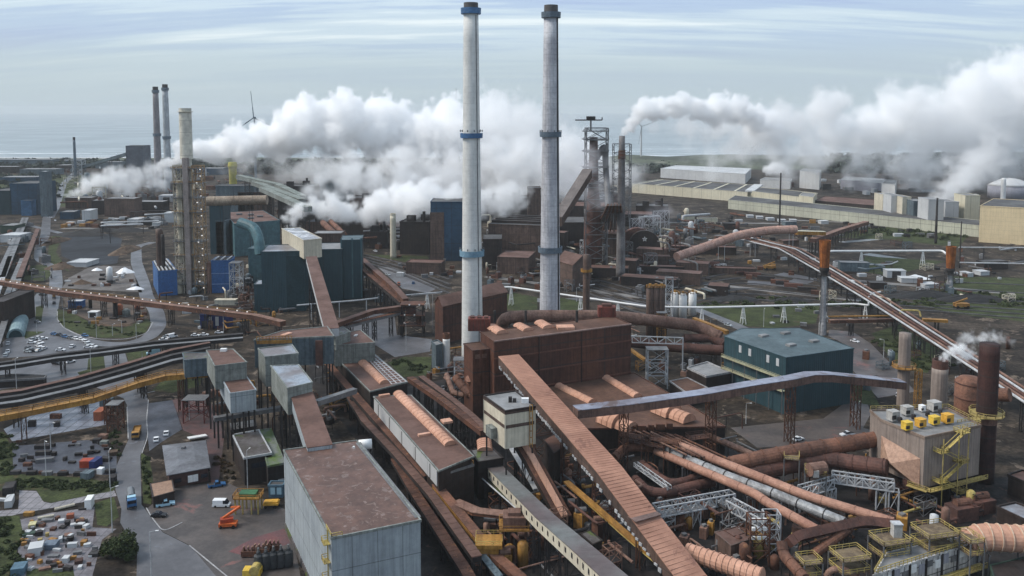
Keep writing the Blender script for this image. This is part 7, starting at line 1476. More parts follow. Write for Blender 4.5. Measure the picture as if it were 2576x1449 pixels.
# containers and clutter
def crate(q, sz, mat, label, name='container', cat='container', rz=.2, group=None, lid=None):
    p = G(q); t = thing(name, label, cat, tuple(p), group); m = MB(); m.box(p+V((0, 0, sz[2]/2)), sz, rz); part(t, 'body', m, mat)
    m = MB(); m.box(p+V((0, 0, sz[2]+.05)), (sz[0]*1.02, sz[1]*1.02, .12), rz); part(t, 'lid', m, lid or mat); return t
SY = 'things stored in the scrapyard'
sc = [((738, 880), (3, 6, 4.6), white, 'white upright cabin at the top of the scrapyard', 'cabin'), ((300, 1260), (5.5, 6.5, 3.6), palewall, 'big white container at the lower left of the scrapyard', 'container'), ((420, 1215), (5.5, 5, 2.2), M('slate_rack', (.15, .19, .24)), 'slate blue pallet stack right of the big white container', 'pallet stack'), ((160, 1420), (5, 6, 3), M('cabin_blue', 0), 'blue container at the bottom left corner', 'container'), ((240, 950), (4.5, 2, 1.6), dyellow, 'yellow machine frame at the top left of the scrapyard', 'machine frame'), ((270, 1040), (3, 4, 1.4), M('pale_yellow_frame', (.5, .46, .25)), 'pale yellow frame stack below the yellow machine frame', 'frame stack'),  # the yellow box here is a machine frame
      ((505, 1005), (2.6, 2.6, 1), palewall, 'pale square ring box in the middle of the scrapyard', 'box'), ((580, 970), (3, 2.4, 1.8), M('red_lead', 0), 'red and white machine part in the scrapyard', 'machine part'), ((610, 1035), (3, 2, .9), palewall, 'flat pale box below the red machine part', 'box'), ((555, 1120), (3, 3, .7), tan, 'salmon coloured flat box in the scrapyard', 'box'), ((390, 1120), (1.4, 1.4, 1.4), yellow, 'small yellow drum box in the scrapyard', 'box'), ((320, 1105), (1.6, 3, 1.4), dsteel, 'dark upright box left of the small yellow one', 'box'), ((240, 1110), (5, 3, .9), M('dark_green_wall', 0), 'dark green heap of nets at the left of the scrapyard', 'net heap'), ((200, 1195), (2, 1.6, 1.3), dyellow, 'yellow box at the left edge of the scrapyard', 'box'), ((330, 1165), (1.8, 1.6, 1.2), yellow, 'yellow box above the big white container', 'box'), ((500, 1165), (1.5, 3, 1.8), steel_l, 'silver cylinder rack above the slate pallet stack', 'rack'),
      ((720, 1205), (2.8, 2.0, 1.2), palewall, 'pale box at the right side of the scrapyard', 'box'), ((640, 1270), (3.4, 1.6, 1.2), steel, 'grey box right of the slate pallet stack', 'box'), ((545, 1330), (2.6, 3, 2), palewall, 'white cage box at the lower right of the scrapyard', 'box'), ((650, 1340), (3, 3, 1.3), brownduct, 'brown crate beside the white cage box', 'crate'), ((745, 1290), (1.5, 1.5, .8), white, 'small white box at the right edge of the scrapyard', 'box'), ((370, 1395), (4.5, 2, .7), tan, 'long tan box at the bottom of the scrapyard', 'box'), ((245, 1320), (2, 1.6, .8), palewall, 'pale low box below the big white container', 'box'), ((680, 905), (3.6, .8, .8), dsteel, 'dark beam pile left of the white cabin', 'beam pile'), ((390, 1000), (5, 2.4, 1), steel, 'grey frame pile in the upper scrapyard', 'frame pile'), ((690, 1010), (3, 3, .9), dsteel, 'dark frame pile beside the grass patch', 'frame pile'), ((440, 1290), (4.5, 2, .6), steel, 'grey bar bundle below the slate pallet stack', 'bar bundle')]
for i, (q, sz, mt, lab, nm) in enumerate(sc): crate(I_(*q), tuple(v*.62 for v in sz), mt, lab, nm.replace(' ', '_'), nm, .25+random.uniform(-.2, .2), SY)
for q, to, lab in ((I_(450, 900), I_(615, 860), 'long cream pipe lying at the top of the scrapyard'), (I_(310, 975), I_(445, 950), 'shorter cream pipe below the long one')):
    a, b = G(q, .5), G(to, .5); m = MB(); m.tube([a, b], .45, 10); tag(m.obj('loose_pipe', cream, loc=a), lab, 'pipe')
lot = [((720, 545), (4, 3, 2.2), redp, 'red crane machine part in the left lot', 'machine'), ((790, 560), (2, 4.5, 3), navy, 'navy cabinet right of the red machine', 'cabinet'), ((830, 605), (1.8, 1.8, 1.8), P_white, 'white square box at the front of the left lot', 'box'), ((720, 640), (3, 3, 2), bluegrey, 'grey-green container at the front of the left lot', 'container'), ((930, 680), (2, 3, 2.2), soot, 'black box beside the road at the left lot', 'box'), ((850, 320), (3, 2, 1.6), tan, 'tan crate at the upper right of the left lot', 'crate'), ((860, 365), (2.5, 2, 1.2), stonewall, 'pale crate below the tan one in the left lot', 'crate'), ((800, 350), (2.5, 2, 1.4), dsteel, 'dark crate left of the pale one in the left lot', 'crate'), ((930, 450), (3, 2.6, 1.2), sand, 'brown pallet by the road in the left lot', 'pallet'), ((870, 500), (3, 2, 1.2), dsteel, 'dark pallet beside the navy cabinet', 'pallet'), ((350, 400), (5, 1.6, 1.2), dsteel, 'dark steel frame row in the left lot, rear', 'frame row'), ((360, 450), (5, 1.6, 1.2), dsteel, 'dark steel frame row in the left lot, middle', 'frame row'), ((370, 510), (5.5, 1.6, 1.2), steel, 'grey steel frame row in the left lot, front', 'frame row'), ((265, 215), (2.6, 2, 2), dsteel, 'dark box on the wet slabs, left', 'box'), ((470, 215), (2, 2, 1.6), dsteel, 'dark box on the wet slabs, middle', 'box'), ((460, 150), (4, 1.6, 1.6), rsteel, 'rusty crate under the ochre gallery', 'crate'), ((830, 150), (3, 6, 3.4), M('red_lead', 0), 'dark red container on the wet slabs by the trestle', 'container'), ((880, 60), (4, 4, 3.4), bluegrey, 'dark green cabin above the dark red container', 'cabin'), ((80, 760), (3, 5, 2.4), soot, 'dark open box at the left border', 'box'), ((80, 860), (2, 5, 2), palewall, 'white machine beside the dark open box', 'machine'), ((40, 830), (5, 1, .6), palewall, 'pale bar at the left border', 'bar')]
for q, sz, mt, lab, nm in lot: crate(I_(*q), sz, mt, lab, nm.replace(' ', '_'), nm, random.uniform(-.2, .4))
for k in range(7):
    q = I_(130+k*130, 610+k*3 if k < 5 else 600); crate(q, (3, 1.5, 1.1), [soot, dsteel, steel][k % 3], 'low dark skip along the front of the left lot, '+['first', 'second', 'third', 'fourth', 'fifth', 'sixth', 'seventh'][k]+' from the left', 'skip', 'skip', .1, 'row of low skips')
# distant small clutter as individual objects
def clutter(n, region, seed, kind, group, mats, smin, smax, places):
    r = random.Random(seed); (x0, y0, x1, y1) = region; made = None
    cn = {0: 'white', 1: 'grey', 2: 'dark', 3: 'rusty', 4: 'ochre', 5: 'blue-grey'}
    for i in range(n):
        k = r.choice(mats); fx, fy = r.random(), r.random(); q = (x0+(x1-x0)*fx, y0+(y1-y0)*fy); mt = [palewall, steel, dsteel, rsteel, dyellow, bluegrey][k]
        hor = 'left' if fx < .34 else ('middle' if fx < .67 else 'right'); ver = 'back' if fy < .34 else ('centre' if fy < .67 else 'front')
        s = (r.uniform(smin, smax), r.uniform(smin, smax)*.6, r.uniform(smin, smax)*.45)
        crate(q, s, mt, '%s %s %s, %s %s part' % (cn[k], kind, places, hor, ver), kind.replace(' ', '_'), kind, r.uniform(-.4, .4), group+', '+cn[k]+' ones, '+hor+' '+ver)
clutter(60, (48, 1305, 240, 1440), 20, 'scrap piece', 'small scrap pieces', [0, 1, 2, 2, 3, 4], .8, 2.6, 'in the scrapyard')
clutter(34, (30, 1110, 285, 1195), 21, 'steel part', 'small steel parts', [1, 2, 2, 3, 2], .8, 2.6, 'in the left lot')
clutter(26, (166, 690, 345, 724), 1, 'pallet box', 'pallet boxes in the ore yard', [0, 0, 1, 0, 3, 2], 1.5, 4, 'in the grey ore yard')
clutter(18, (170, 775, 365, 815), 2, 'yard crate', 'crates in the work yard', [0, 3, 2, 1, 4], 1.5, 4, 'in the work yard inside the road loop')
clutter(34, (150, 548, 420, 576), 3, 'site box', 'site boxes behind the coal basin', [0, 0, 1, 2, 3, 4, 5], 3, 8, 'behind the coal basin')
clutter(22, (455, 752, 640, 830), 4, 'equipment box', 'boxes near the navy skid building', [0, 1, 2, 3, 3, 5], 1.5, 5, 'near the navy skid building')
clutter(34, (1230, 660, 1560, 745), 5, 'equipment box', 'boxes behind the twin chimneys', [0, 1, 2, 2, 3, 3, 4], 2, 6, 'behind the twin chimneys')
clutter(44, (1600, 560, 2060, 625), 6, 'site box', 'site boxes around the pink conveyor', [0, 0, 1, 2, 2, 3, 4], 3, 9, 'around the pink conveyor')
clutter(30, (2100, 560, 2450, 600), 7, 'site box', 'site boxes below the long cream wall', [0, 1, 2, 2, 3], 3, 9, 'below the long cream wall')
clutter(26, (1780, 620, 2070, 720), 8, 'track box', 'boxes among the rail tracks', [0, 1, 2, 3, 3, 4], 2, 6, 'among the rail tracks')
clutter(22, (2100, 660, 2520, 730), 9, 'track box', 'boxes between the flare stacks', [0, 0, 1, 2, 3], 2, 7, 'between the flare stacks')
clutter(26, (1000, 640, 1160, 700), 10, 'track box', 'boxes below the tall blue block', [0, 1, 2, 3], 2, 6, 'below the tall blue block')
clutter(30, (1940, 450, 2460, 500), 12, 'far unit', 'far units around the warehouses', [0, 0, 1, 2, 3], 6, 18, 'around the far warehouses')
clutter(40, (150, 430, 620, 540), 13, 'far unit', 'far units at the coke plant', [1, 2, 3, 2, 1], 6, 16, 'in the far left plant under the steam')
clutter(30, (620, 520, 1100, 600), 14, 'far unit', 'far units under the centre steam', [1, 2, 3, 0], 5, 12, 'under the centre steam')
clutter(16, (1940, 770, 2200, 830), 15, 'track box', 'boxes along the white pipeline', [0, 1, 2], 1.5, 4, 'along the white pipeline near the first flare stack')
# rail tracks
def track(label, spec):
    path = rounded([G(p, 0) for p in spec], 20, 4); m = MB(); t = thing('rail_track', label, 'rail track', tuple(path[0])); sweep(m, [p+V((0, 0, .2)) for p in path], 2.8, .18); part(t, 'ballast', m, dsteel)
    for s in (-1, 1):
        m = MB()
        for a, b in zip(path, path[1:]):
            d = (b-a).normalized(); o = V((d.y, -d.x, 0))*.75*s; m.beam(a+o+V((0, 0, .32)), b+o+V((0, 0, .32)), .16, .16)
        part(t, 'rail', m, steel)
for k in range(6): track('rail track in the fan behind the white silos, '+['rearmost', 'second from the rear', 'third from the rear', 'third from the front', 'second from the front', 'foremost'][k], [G_(1000+k*20, 270+k*34), G_(1400+k*10, 340+k*46), G_(1760, 440+k*52), H_(300, 380+k*42), H_(900, 460+k*40), H_(1700, 560+k*26), H_(2700, 600+k*34)])
for k in range(4): track('rail track left of the twin chimneys, '+['first', 'second', 'third', 'fourth'][k]+' from the back', [F_(1120, 130+k*22), F_(1500, 220+k*34), F_(1900, 360+k*42)])
for k in range(3): track('rail track crossing the far right meadow, '+['rear', 'middle', 'front'][k], [H_(2000, 470+k*60), H_(2300, 480+k*62), H_(2700, 500+k*66)])
# rail wagons
for k in range(9):
    q = H_(60+k*110, 330+k*30); crate(q, (12, 2.6, 2.6), [brownduct, dsteel, rsteel][k % 3], 'dark rail wagon left of the first flare stack, '+['first', 'second', 'third', 'fourth', 'fifth', 'sixth', 'seventh', 'eighth', 'ninth'][k]+' from the left', 'rail_wagon', 'rail wagon', -.35, 'string of dark rail wagons')
# yellow loader vehicles
for q, lab in ((H_(530, 370), 'yellow loading machine left of the first flare stack'), (H_(2070, 680), 'olive yellow loader at the foot of the second flare stack'), (C_(930, 1420), 'ochre frame machine right of the right chimney')):
    p = G(q); t = thing('loader', lab, 'loader', tuple(p)); m = MB(); m.box(p+V((0, 0, 2.4)), (8, 4, 2)); m.beam(p+V((-5, 0, 3)), p+V((4, 1, 6)), .8); part(t, 'body', m, dyellow)
    for a in (-3, 3): m = MB(); m.tube([p+V((a, -2.2, 1)), p+V((a, 2.2, 1))], 1.0, 10); part(t, 'wheel', m, tyrem)
# ---- trees, shrubs and woods
leaf = M('shrub_leaves', (.055, .075, .025), (.030, .042, .018), rough=.9, ns=.8, fine=.5, bump=0, patch=((.10, .10, .03), .6, .62))
leaf2 = M('dark_far_foliage', (.045, .060, .045), (.028, .038, .032), rough=.95, ns=.02, bump=0)
bark = M('bark', (.06, .045, .035))
def tree(q, r, h, n, label, name='tree', cat='tree', seed=0, lobes=7, group=None, ls=.32, lm=None):
    p = G(q); rn = random.Random(seed); t = thing(name, label, cat, tuple(p), group); m = MB(); m.tube([p-V((0, 0, .3)), p+V((.1, 0, h*.4)), p+V((.2, .1, h*.75))], [.25, .18, .06], 8)
    for k in range(5): a = rn.uniform(0, 6.28); m.tube([p+V((0, 0, h*.25)), p+V((math.cos(a)*r*.5, math.sin(a)*r*.5, h*.6))], [.1, .03], 6)
    part(t, 'trunk', m, bark); m = MB(); L = [(V((rn.gauss(0, r*.42), rn.gauss(0, r*.42), h*rn.uniform(.35, .8))), r*rn.uniform(.32, .55)) for _ in range(lobes)]
    for _ in range(n):
        c, rr = rn.choice(L); u = V((rn.gauss(0, 1), rn.gauss(0, 1), rn.gauss(0, .8))).normalized()*rr*rn.uniform(.55, 1.05); w = p+c+u
        a = V((rn.gauss(0, 1), rn.gauss(0, 1), rn.gauss(0, 1))).normalized(); b = a.cross(V((rn.gauss(0, 1), rn.gauss(0, 1), rn.gauss(0, 1)))).normalized(); s = ls*rn.uniform(.6, 1.4)
        w.z = max(w.z, .1); m.add([w-a*s, w-b*s*.6, w+a*s, w+b*s*.6], [(0, 1, 2, 3)])
    part(t, 'crown', m, lm or leaf); return t
tree(I_(955, 1300), 4.2, 5.5, 5200, 'big round dark green shrub beside the road at the bottom left', 'shrub', 'shrub', 3, 16)
tree(I_(1060, 1310), 2.6, 3.6, 2200, 'smaller shrub against the right side of the big round one', 'shrub', 'shrub', 4, 8)
rn = random.Random(31)
def band(label, a, b, n, r, h, seed, wob=4, name='shrubs', cat='shrubs', ls=.3, per=160, lm=None):
    rn = random.Random(seed); p0, p1 = G(a), G(b); m = MB()
    for i in range(n):
        c = p0.lerp(p1, rn.random())+V((rn.uniform(-wob, wob), rn.uniform(-wob, wob), 0)); rr = r*rn.uniform(.5, 1.2); hh = h*rn.uniform(.5, 1.1)
        for _ in range(per):
            u = V((rn.gauss(0, 1), rn.gauss(0, 1), abs(rn.gauss(0, 1)))).normalized()*rn.uniform(.6, 1.05); w = c+V((u.x*rr, u.y*rr, u.z*hh+.05)); x = V((rn.gauss(0, 1), rn.gauss(0, 1), rn.gauss(0, 1))).normalized(); y = x.cross(V((rn.gauss(0, 1), rn.gauss(0, 1), 1))).normalized(); s = ls*rn.uniform(.6, 1.5)
            m.add([w-x*s, w-y*s*.6, w+x*s, w+y*s*.6], [(0, 1, 2, 3)])
    o = m.obj(name, lm or leaf, loc=p0); return tag(o, label, cat, None, 'stuff')
band('ragged shrubs on the long green bank in the lower left', I_(140, 690), I_(900, 720), 46, 1.5, 1.0, 5, 3)
band('ragged shrubs along the left border', I_(20, 300), I_(60, 640), 22, 1.4, 1.2, 6, 2.5)
band('shrubs in the green corner left of the scrapyard', I_(20, 1000), I_(60, 1500), 34, 1.6, 1.2, 7, 4)
band('shrubs along the road right of the left lot', I_(930, 250), I_(960, 480), 14, 1.0, .9, 8, 1.5)
band('shrubs beside the brick building', I_(1190, 470), I_(1250, 840), 18, 1.0, 1.0, 9, 1.2)
band('rusty scrub right of the brick building', I_(1780, 420), I_(1880, 680), 18, 1.0, .9, 10, 2, lm=M('rusty_scrub', (.09, .055, .03), (.05, .04, .02), bump=0))
band('scrub on the sandy edge of the oval verge', E_(560, 600), E_(1300, 720), 30, 1.1, .7, 11, 4)
band('scrub right of the sinter hall', F_(1400, 1100), F_(1700, 1200), 18, 1.6, 1.2, 12, 4)
band('dark scrub along the track field', H_(100, 640), H_(1900, 640), 60, 3, 1.6, 13, 14, ls=.7, per=70)
band('dark scrub beyond the second flare stack', H_(2000, 600), H_(2600, 620), 40, 3.5, 2.0, 14, 18, ls=.8, per=60)
band('small bushes on the far right meadow', D_(1200, 820), D_(2100, 880), 50, 4, 3, 15, 26, ls=1.0, per=50)
band('scrub patches under the diagonal pipe bridge', H_(1350, 900), H_(1900, 1150), 34, 1.8, 1.2, 16, 9, ls=.4, per=110)
def wood(label, reg, n, seed, sz=9):
    rn = random.Random(seed); m = MB()
    for i in range(n):
        q = (rn.uniform(reg[0], reg[2]), rn.uniform(reg[1], reg[3])); c = G(q); rr = sz*rn.uniform(.6, 1.3)
        for _ in range(26):
            u = V((rn.gauss(0, 1), rn.gauss(0, 1), abs(rn.gauss(0, 1)))).normalized()*rn.uniform(.7, 1.1); w = c+V((u.x*rr, u.y*rr, u.z*rr)); x = V((rn.gauss(0, 1), rn.gauss(0, 1), rn.gauss(0, 1))).normalized(); y = x.cross(V((rn.gauss(0, 1), rn.gauss(0, 1), 1))).normalized(); s = rr*.35*rn.uniform(.6, 1.4)
            m.add([w-x*s, w-y*s*.7, w+x*s, w+y*s*.7], [(0, 1, 2, 3)])
    return tag(m.obj('woods', leaf2, loc=G((reg[0], reg[3]))), label, 'woods', None, 'stuff')
wood('dark strip of woods along the left horizon', (-150, 407, 560, 424), 520, 1, 8)
wood('dark tree mass at the far left below the horizon', (-60, 440, 150, 500), 200, 2, 6)
wood('dark wooded hill behind the warehouses at the right, seen through steam', (2080, 402, 2420, 436), 420, 3, 15)
wood('dark woods behind the centre steam', (640, 415, 1120, 440), 360, 4, 13)
wood('woods at the far right border behind the tank', (2380, 405, 2700, 432), 260, 5, 15)
wood('scrub woods below the dunes left of the warehouses', (1560, 415, 1700, 436), 160, 6, 8)
# ---- dense pipework, vessels and frames between the big structures
D1 = V((-.451, .892, 0)); D2 = V((.892, .451, 0))
def maze(reg, n, seed, k, place, mats, zmax=7, kinds='pppfvbb'):
    r = random.Random(seed); nm = {id(rustduct): 'rust', id(brownduct): 'dark brown', id(tan): 'tan', id(steel): 'grey', id(dsteel): 'black', id(steel_l): 'pale', id(dyellow): 'ochre', id(rsteel): 'rusty', id(yellow): 'yellow', id(cream): 'cream', id(bluegrey): 'blue-grey'}
    for i in range(n):
        q = G((r.uniform(reg[0], reg[2]), r.uniform(reg[1], reg[3]))); kd = r.choice(kinds); mt = r.choice(mats); c = nm[id(mt)]; z = r.uniform(1.2, zmax)*k
        d = (D1 if r.random() < .5 else D2)*r.choice((1, -1)); e = D2 if d.dot(D1) else D1; L = r.uniform(5, 16)*k
        if kd == 'p':
            a = q+V((0, 0, z)); b = a+d*L; P = [a, b]
            if r.random() < .7: P.append(b+V((0, 0, -z+.3)) if r.random() < .5 else b+e*L*.4)
            if r.random() < .5: P.insert(0, a+V((0, 0, r.uniform(-z*.8, 2*k))))
            lab = '%s pipe %s' % (c, place); rr = r.uniform(.18, .55)*k; t = thing('plant_pipe', lab, 'pipe', tuple(q), lab+' group'); m = MB(); m.tube(rounded(P, 1.2*k, 2), rr, 8); part(t, 'shell', m, mt)
            m = MB(); s = b.lerp(a, .5); m.beam((s.x, s.y, 0), s, .25*k); part(t, 'support', m, dsteel)
        elif kd == 'v':
            lab = '%s vessel %s' % (c, place); rr = r.uniform(.7, 1.5)*k; h = r.uniform(2.5, 7)*k; t = thing('plant_vessel', lab, 'vessel', tuple(q), lab+' group'); m = MB(); m.lathe(q, [(rr, 0), (rr, h), (rr*.5, h+rr*.5)], 12); part(t, 'shell', m, mt, True); m = MB(); m.tube([q+V((0, 0, h*.7)), q+V((0, 0, h*.7))+d*3*k], .25*k, 6); part(t, 'nozzle', m, mt)
        elif kd == 'b':
            lab = '%s machine block %s' % (c, place); s = (r.uniform(2, 5)*k, r.uniform(1.5, 3)*k, r.uniform(1.5, 4)*k); t = thing('machine_unit', lab, 'machine', tuple(q), lab+' group'); m = MB(); m.box(q+V((0, 0, s[2]/2)), s, -.47+math.pi/2); part(t, 'body', m, mt); m = MB(); m.box(q+V((0, 0, s[2]+.3*k)), (s[0]*.4, s[1]*.5, .7*k), .47); part(t, 'cover', m, steel)
        else:
            lab = '%s steel frame %s' % (c, place); t = thing('scaffold', lab, 'scaffold', tuple(q), lab+' group'); m = MB(); h = z+1.5*k; m.lattice((q.x, q.y), r.uniform(3, 7)*k, r.uniform(2, 4)*k, 0, h, 2, .22*k, .47); part(t, 'frame', m, mt); m = MB(); m.box((q.x, q.y, h*.5), (4*k, 3*k, .15*k), .47); part(t, 'deck', m, dsteel)
RU = [rustduct, brownduct, tan, rsteel, dsteel, steel, dyellow]
GR = [brownduct, dsteel, steel, rsteel, steel_l, bluegrey, cream]
maze((1390, 1180, 1560, 1440), 34, 51, 1, 'between the orange gallery and the cream-windowed gallery', RU)
maze((1640, 1260, 1960, 1440), 40, 52, 1, 'right of the orange gallery near the bottom edge', RU+[steel_l])
maze((1500, 1085, 1860, 1210), 34, 53, 1, 'under the gantry below the barrel roof lights', RU)
maze((1190, 1210, 1380, 1440), 34, 54, 1, 'below the cream-windowed gallery at the bottom centre', RU, 5)
maze((1070, 890, 1230, 1010), 26, 55, 1, 'around the foot of the left chimney', RU, 8)
maze((2160, 1225, 2460, 1330), 26, 56, 1, 'under the filter house', RU+[yellow], 5)
maze((1380, 575, 1720, 690), 60, 57, 2.2, 'around the blast furnace', GR, 9, 'ppfvbb')
maze((620, 560, 1150, 645), 60, 58, 1.9, 'under the centre steam', GR, 7, 'ppfvbb')
maze((140, 440, 640, 545), 60, 59, 3, 'in the far left coke plant', GR, 6, 'ppfvbb')
maze((1200, 640, 1560, 740), 34, 60, 1.2, 'behind the twin chimneys on the dark yard', GR, 5, 'ppfvbb')
maze((400, 700, 640, 765), 30, 61, 1.3, 'at the foot of the cream tower stack', GR, 6, 'ppfvbb')
maze((520, 770, 720, 860), 26, 62, 1, 'near the end of the brown lamp-lit gallery', RU, 5)
maze((1830, 1320, 2120, 1440), 26, 63, 1, 'left of the white panelled machine', RU+[yellow], 6)
maze((1590, 545, 1900, 620), 40, 64, 2, 'on the yard left of the pink conveyor', GR, 4, 'ppfvbb')
maze((2120, 860, 2560, 1010), 24, 65, 1, 'in the grass below the diagonal pipe bridge', GR, 4, 'fvb')
maze((820, 860, 930, 1060), 18, 66, 1, 'in the dark gap between the transfer houses', RU, 7)
maze((1600, 830, 1830, 960), 26, 67, 1, 'around the tall grey steel frame tower', RU+[steel_l], 7)
for k, (a, b, w) in enumerate(((D_(100, 860), D_(1000, 1010), 9), (D_(-300, 760), D_(700, 770), 9), (H_(0, 480), H_(1300, 620), 7), (H_(1000, 440), H_(2500, 560), 8), (G_(300, 330), G_(1700, 520), 7), (D_(700, 740), D_(2100, 800), 8), (A_(620, 1010), A_(1500, 1010), 8))):
    road('service_road', [a, b], w, .03+k*.004, M('pale_service_road', (.20, .19, .18), (.13, .125, .12), rough=.7, ns=.05))
maze((1560, 640, 1860, 750), 34, 71, 1.5, 'among the brown rail sheds', GR, 4, 'ppfvbb')
maze((1430, 480, 1560, 600), 30, 72, 2.6, 'on the blast furnace', GR, 14, 'ppfvb')
maze((1215, 560, 1420, 640), 34, 73, 2, 'between the furnace halls behind the chimneys', GR, 8, 'ppfvbb')
maze((2080, 600, 2540, 760), 34, 74, 1.4, 'on the meadow between the flare stacks', GR, 3, 'pfbb')
maze((0, 560, 140, 720), 20, 75, 1.6, 'beside the belt strip at the left border', GR, 4, 'ppfvbb')
maze((600, 640, 1000, 790), 30, 76, 1.3, 'around the large teal building', GR, 6, 'ppfvbb')
for i, (x0, x1, yb, yt, dp, w) in enumerate(((1440, 1560, 600, 520, 40, darkwall), (1500, 1610, 640, 590, 24, brownwall), (1370, 1450, 590, 520, 30, darkwall), (1020, 1110, 690, 662, 14, brownwall), (1480, 1580, 700, 676, 14, darkwall), (1590, 1720, 690, 672, 10, darkwall), (1690, 1850, 640, 622, 10, darkwall), (1780, 1900, 690, 676, 8, brownwall), (930, 1010, 600, 570, 20, darkwall), (1530, 1640, 570, 540, 30, darkwall))):
    box3('plant_shed', ['dark cast house wrapped round the blast furnace', 'brown house below the pipe pyramid', 'dark house left of the blast furnace', 'brown low shed right of the lone cream stack', 'dark low shed left of the brown round vessel', 'dark long shed above the brown rail shed', 'dark roof strip under the pink conveyor', 'brown roof strip right of the rail sheds', 'dark house behind the lone cream stack', 'dark house behind the rounded hood'][i], 'shed', x0, x1, yb, yt, dp, w, brownroof, rz=-.15, rim=.5)
maze((525, 985, 650, 1035), 14, 81, 1, 'beneath the two square transfer houses', RU, 7)
maze((690, 960, 830, 1090), 18, 82, 1, 'beneath the brown gallery above the grey hall', RU, 8)
maze((1900, 1150, 2180, 1260), 18, 83, 1, 'between the white trusses and the filter house', RU, 4)
# ================================================================== STEAM AND HAZE
steam('steam_plume', 'huge bright white steam cloud rolling right from behind the cream tower stack',
      [((402, 424), 1050, 4, 1), ((430, 405), 1050, 8, 1), ((475, 388), 1050, 14, 1), ((560, 375), 1050, 20, 1), ((640, 365), 1060, 26, 1), ((720, 330), 1060, 32, 1), ((800, 318), 1070, 36, 1), ((920, 318), 1080, 36, .9), ((1010, 335), 1080, 36, .8), ((1100, 345), 1080, 38, .6), ((1200, 345), 1080, 42, .32), ((1320, 350), 1080, 50, .14), ((1450, 400), 1080, 45, .10)], .17, 1.9, soft=.22, amp=.75, scale=.045, warp=16, seed=3)
steam('steam_plume', 'lower skirt of drifting steam under the big white cloud', [((560, 420), 1000, 12, .15), ((700, 430), 1000, 16, .3), ((860, 425), 1000, 26, .5), ((1000, 420), 1000, 30, .6), ((1150, 430), 1000, 32, .5), ((1290, 440), 960, 34, .3), ((1420, 455), 900, 30, .2), ((1470, 440), 850, 24, .2)], .10, 3.0, soft=.6, amp=1.0, scale=.04, warp=24, seed=9)
steam('steam_plume', 'wispy white steam blowing right low over the plant in the centre', [((712, 548), 720, 3, 1), ((740, 540), 720, 7, 1), ((790, 520), 730, 11, .9), ((850, 520), 740, 13, .8), ((910, 526), 740, 14, 1), ((960, 518), 750, 15, .9), ((1030, 512), 740, 16, .8), ((1110, 508), 700, 16, .7), ((1180, 505), 700, 15, .45), ((1300, 500), 760, 14, .18)], .22, 1.5, soft=.35, amp=1.0, scale=.07, warp=12, seed=5)
steam('steam_plume', 'ragged steam wisps rising between the big cloud and the centre plant', [((790, 490), 780, 10, .5), ((830, 450), 790, 14, .45), ((900, 450), 800, 16, .4), ((990, 460), 810, 16, .5), ((1080, 450), 820, 16, .45), ((1160, 460), 820, 14, .3)], .14, 2.2, soft=.5, amp=1.2, scale=.055, warp=16, seed=6)
steam('steam_plume', 'thin low steam bank left of the cream tower stack', [((168, 492), 1120, 5, 1), ((210, 478), 1120, 13, 1), ((270, 464), 1130, 19, .8), ((330, 455), 1140, 22, .6), ((390, 448), 1150, 20, .4), ((430, 440), 1150, 12, .3)], .14, 2.4, soft=.6, amp=1.0, scale=.045, warp=18, seed=7)
steam('steam_plume', 'bright plume rising right from the grey vent stack', [((1563, 338), 600, 1.8, 1), ((1580, 318), 600, 3.5, 1), ((1605, 296), 602, 6, 1), ((1625, 270), 604, 9, 1), ((1660, 275), 606, 9.5, 1), ((1720, 275), 610, 9, .8), ((1790, 280), 614, 9.5, .7), ((1850, 275), 618, 9, .6), ((1890, 300), 640, 9, .5), ((1930, 330), 700, 14, .4)], .38, 1.2, soft=.3, amp=.9, scale=.10, warp=8, seed=8)
steam('steam_plume', 'grey shaded underside of the vent stack plume trailing right', [((1625, 300), 640, 6, .5), ((1740, 320), 650, 13, .8), ((1840, 330), 670, 18, .8), ((1940, 345), 690, 22, .6), ((2030, 350), 700, 22, .4)], .07, 2.0, soft=.7, amp=1.0, scale=.06, warp=14, seed=12)
steam('steam_plume', 'wide pale steam bank filling the right side above the warehouses', [((1930, 340), 1200, 26, .35), ((1990, 310), 1200, 34, .8), ((2050, 290), 1200, 38, .9), ((2120, 320), 1220, 42, .7), ((2220, 310), 1230, 46, .8), ((2300, 320), 1240, 50, .7), ((2420, 280), 1250, 60, .8), ((2520, 260), 1260, 66, .9), ((2640, 250), 1270, 70, .9)], .065, 3.0, soft=.4, amp=.75, scale=.028, warp=26, seed=14)
steam('steam_plume', 'faint low steam veil between the dunes and the warehouses at the right', [((1700, 370), 1250, 24, .3), ((1800, 385), 1250, 28, .5), ((1950, 385), 1250, 36, .8), ((2080, 385), 1250, 38, .9), ((2200, 370), 1250, 48, 1), ((2350, 380), 1250, 52, 1), ((2500, 370), 1250, 56, 1), ((2640, 360), 1250, 56, 1)], .05, 4.0, soft=.8, amp=1.2, scale=.03, warp=30, seed=15)
steam('steam_plume', 'steam pouring up from the white plant blocks at the right', [((2345, 530), 1000, 8, .9), ((2370, 505), 1010, 16, .8), ((2400, 470), 1030, 20, .6), ((2430, 430), 1060, 26, .5), ((2490, 390), 1100, 32, .4)], .07, 2.4, soft=.5, amp=1.1, scale=.05, warp=18, seed=16)
steam('steam_plume', 'small bright steam puff over the far pale shed', [((1925, 428), 1350, 8, 1), ((1950, 420), 1350, 11, 1), ((1975, 428), 1350, 8, .8)], .2, 2.4, soft=.4, amp=.9, scale=.06, warp=10, seed=17)
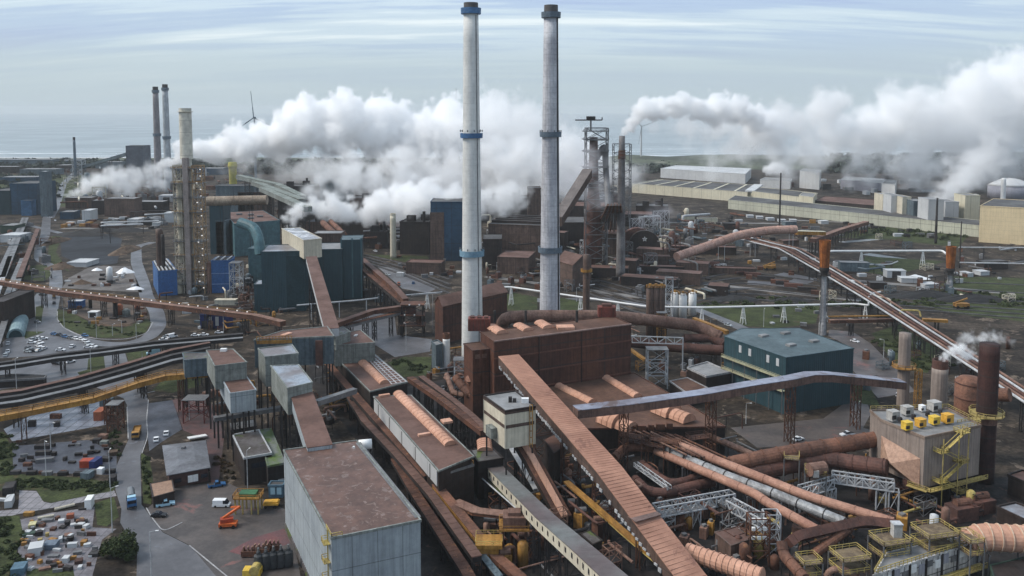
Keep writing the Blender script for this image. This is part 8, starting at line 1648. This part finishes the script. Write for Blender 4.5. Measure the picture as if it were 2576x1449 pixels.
steam('steam_plume', 'grey smoke and steam wrapped round the blast furnace head', [((1450, 450), 610, 10, .5), ((1490, 430), 610, 13, .45), ((1500, 390), 612, 11, .35), ((1515, 470), 606, 12, .4), ((1540, 500), 600, 10, .3), ((1420, 480), 620, 12, .4)], .09, 1.8, soft=.7, amp=1.2, scale=.07, warp=14, seed=18, col=(.88, .87, .90))
steam('steam_plume', 'pale steam sheet hanging behind the furnace group and the right chimney',
      [((1230, 400), 900, 20, .7), ((1310, 380), 880, 24, .8), ((1400, 400), 860, 24, .7), ((1470, 380), 840, 22, .7), ((1530, 420), 820, 18, .6), ((1600, 440), 820, 14, .4)], .10, 2.6, soft=.6, amp=1.0, scale=.05, warp=18, seed=25)
steam('steam_plume', 'dusty grey wisp near the ground right of the blast furnace', [((1600, 560), 640, 5, .5), ((1640, 548), 650, 9, .6), ((1690, 535), 660, 8, .4)], .06, 1.6, soft=.7, amp=1.2, scale=.09, warp=10, seed=19, col=(.9, .88, .92))
steam('steam_plume', 'faint cloud of steam high behind the right chimney', [((1210, 290), 1150, 22, .3), ((1290, 275), 1150, 30, .45), ((1370, 300), 1150, 32, .35), ((1440, 330), 1150, 24, .2)], .04, 3.6, soft=.7, amp=.9, scale=.035, warp=24, seed=20)
steam('steam_plume', 'small white vapour puff leaving the open top of the taupe stack', [((2368, 903), 298, .8, 1), ((2390, 890), 298, 1.8, 1), ((2415, 880), 298, 2.6, .8), ((2440, 900), 298, 2.4, .5), ((2455, 895), 298, 1.6, .3)], .9, .35, soft=.5, amp=1.2, scale=.4, warp=3, seed=21)
steam('steam_plume', 'thin vapour veil curling above the dark stack at the right edge', [((2405, 870), 292, 1.0, .5), ((2430, 845), 290, 2.2, .8), ((2465, 850), 286, 2.8, .8), ((2500, 848), 282, 2.8, .7), ((2545, 862), 278, 1.6, .4)], .35, .4, soft=.7, amp=1.4, scale=.35, warp=4, seed=22)
hz = MB(); hz.prism([(-15800, -160), (15800, -160), (15800, 25000), (-15800, 25000)], -4.5, 205); tag(hz.obj('haze', vol_mat('haze_air', .00006, (.77, .80, .81), .0)), None, None, None, 'stuff')
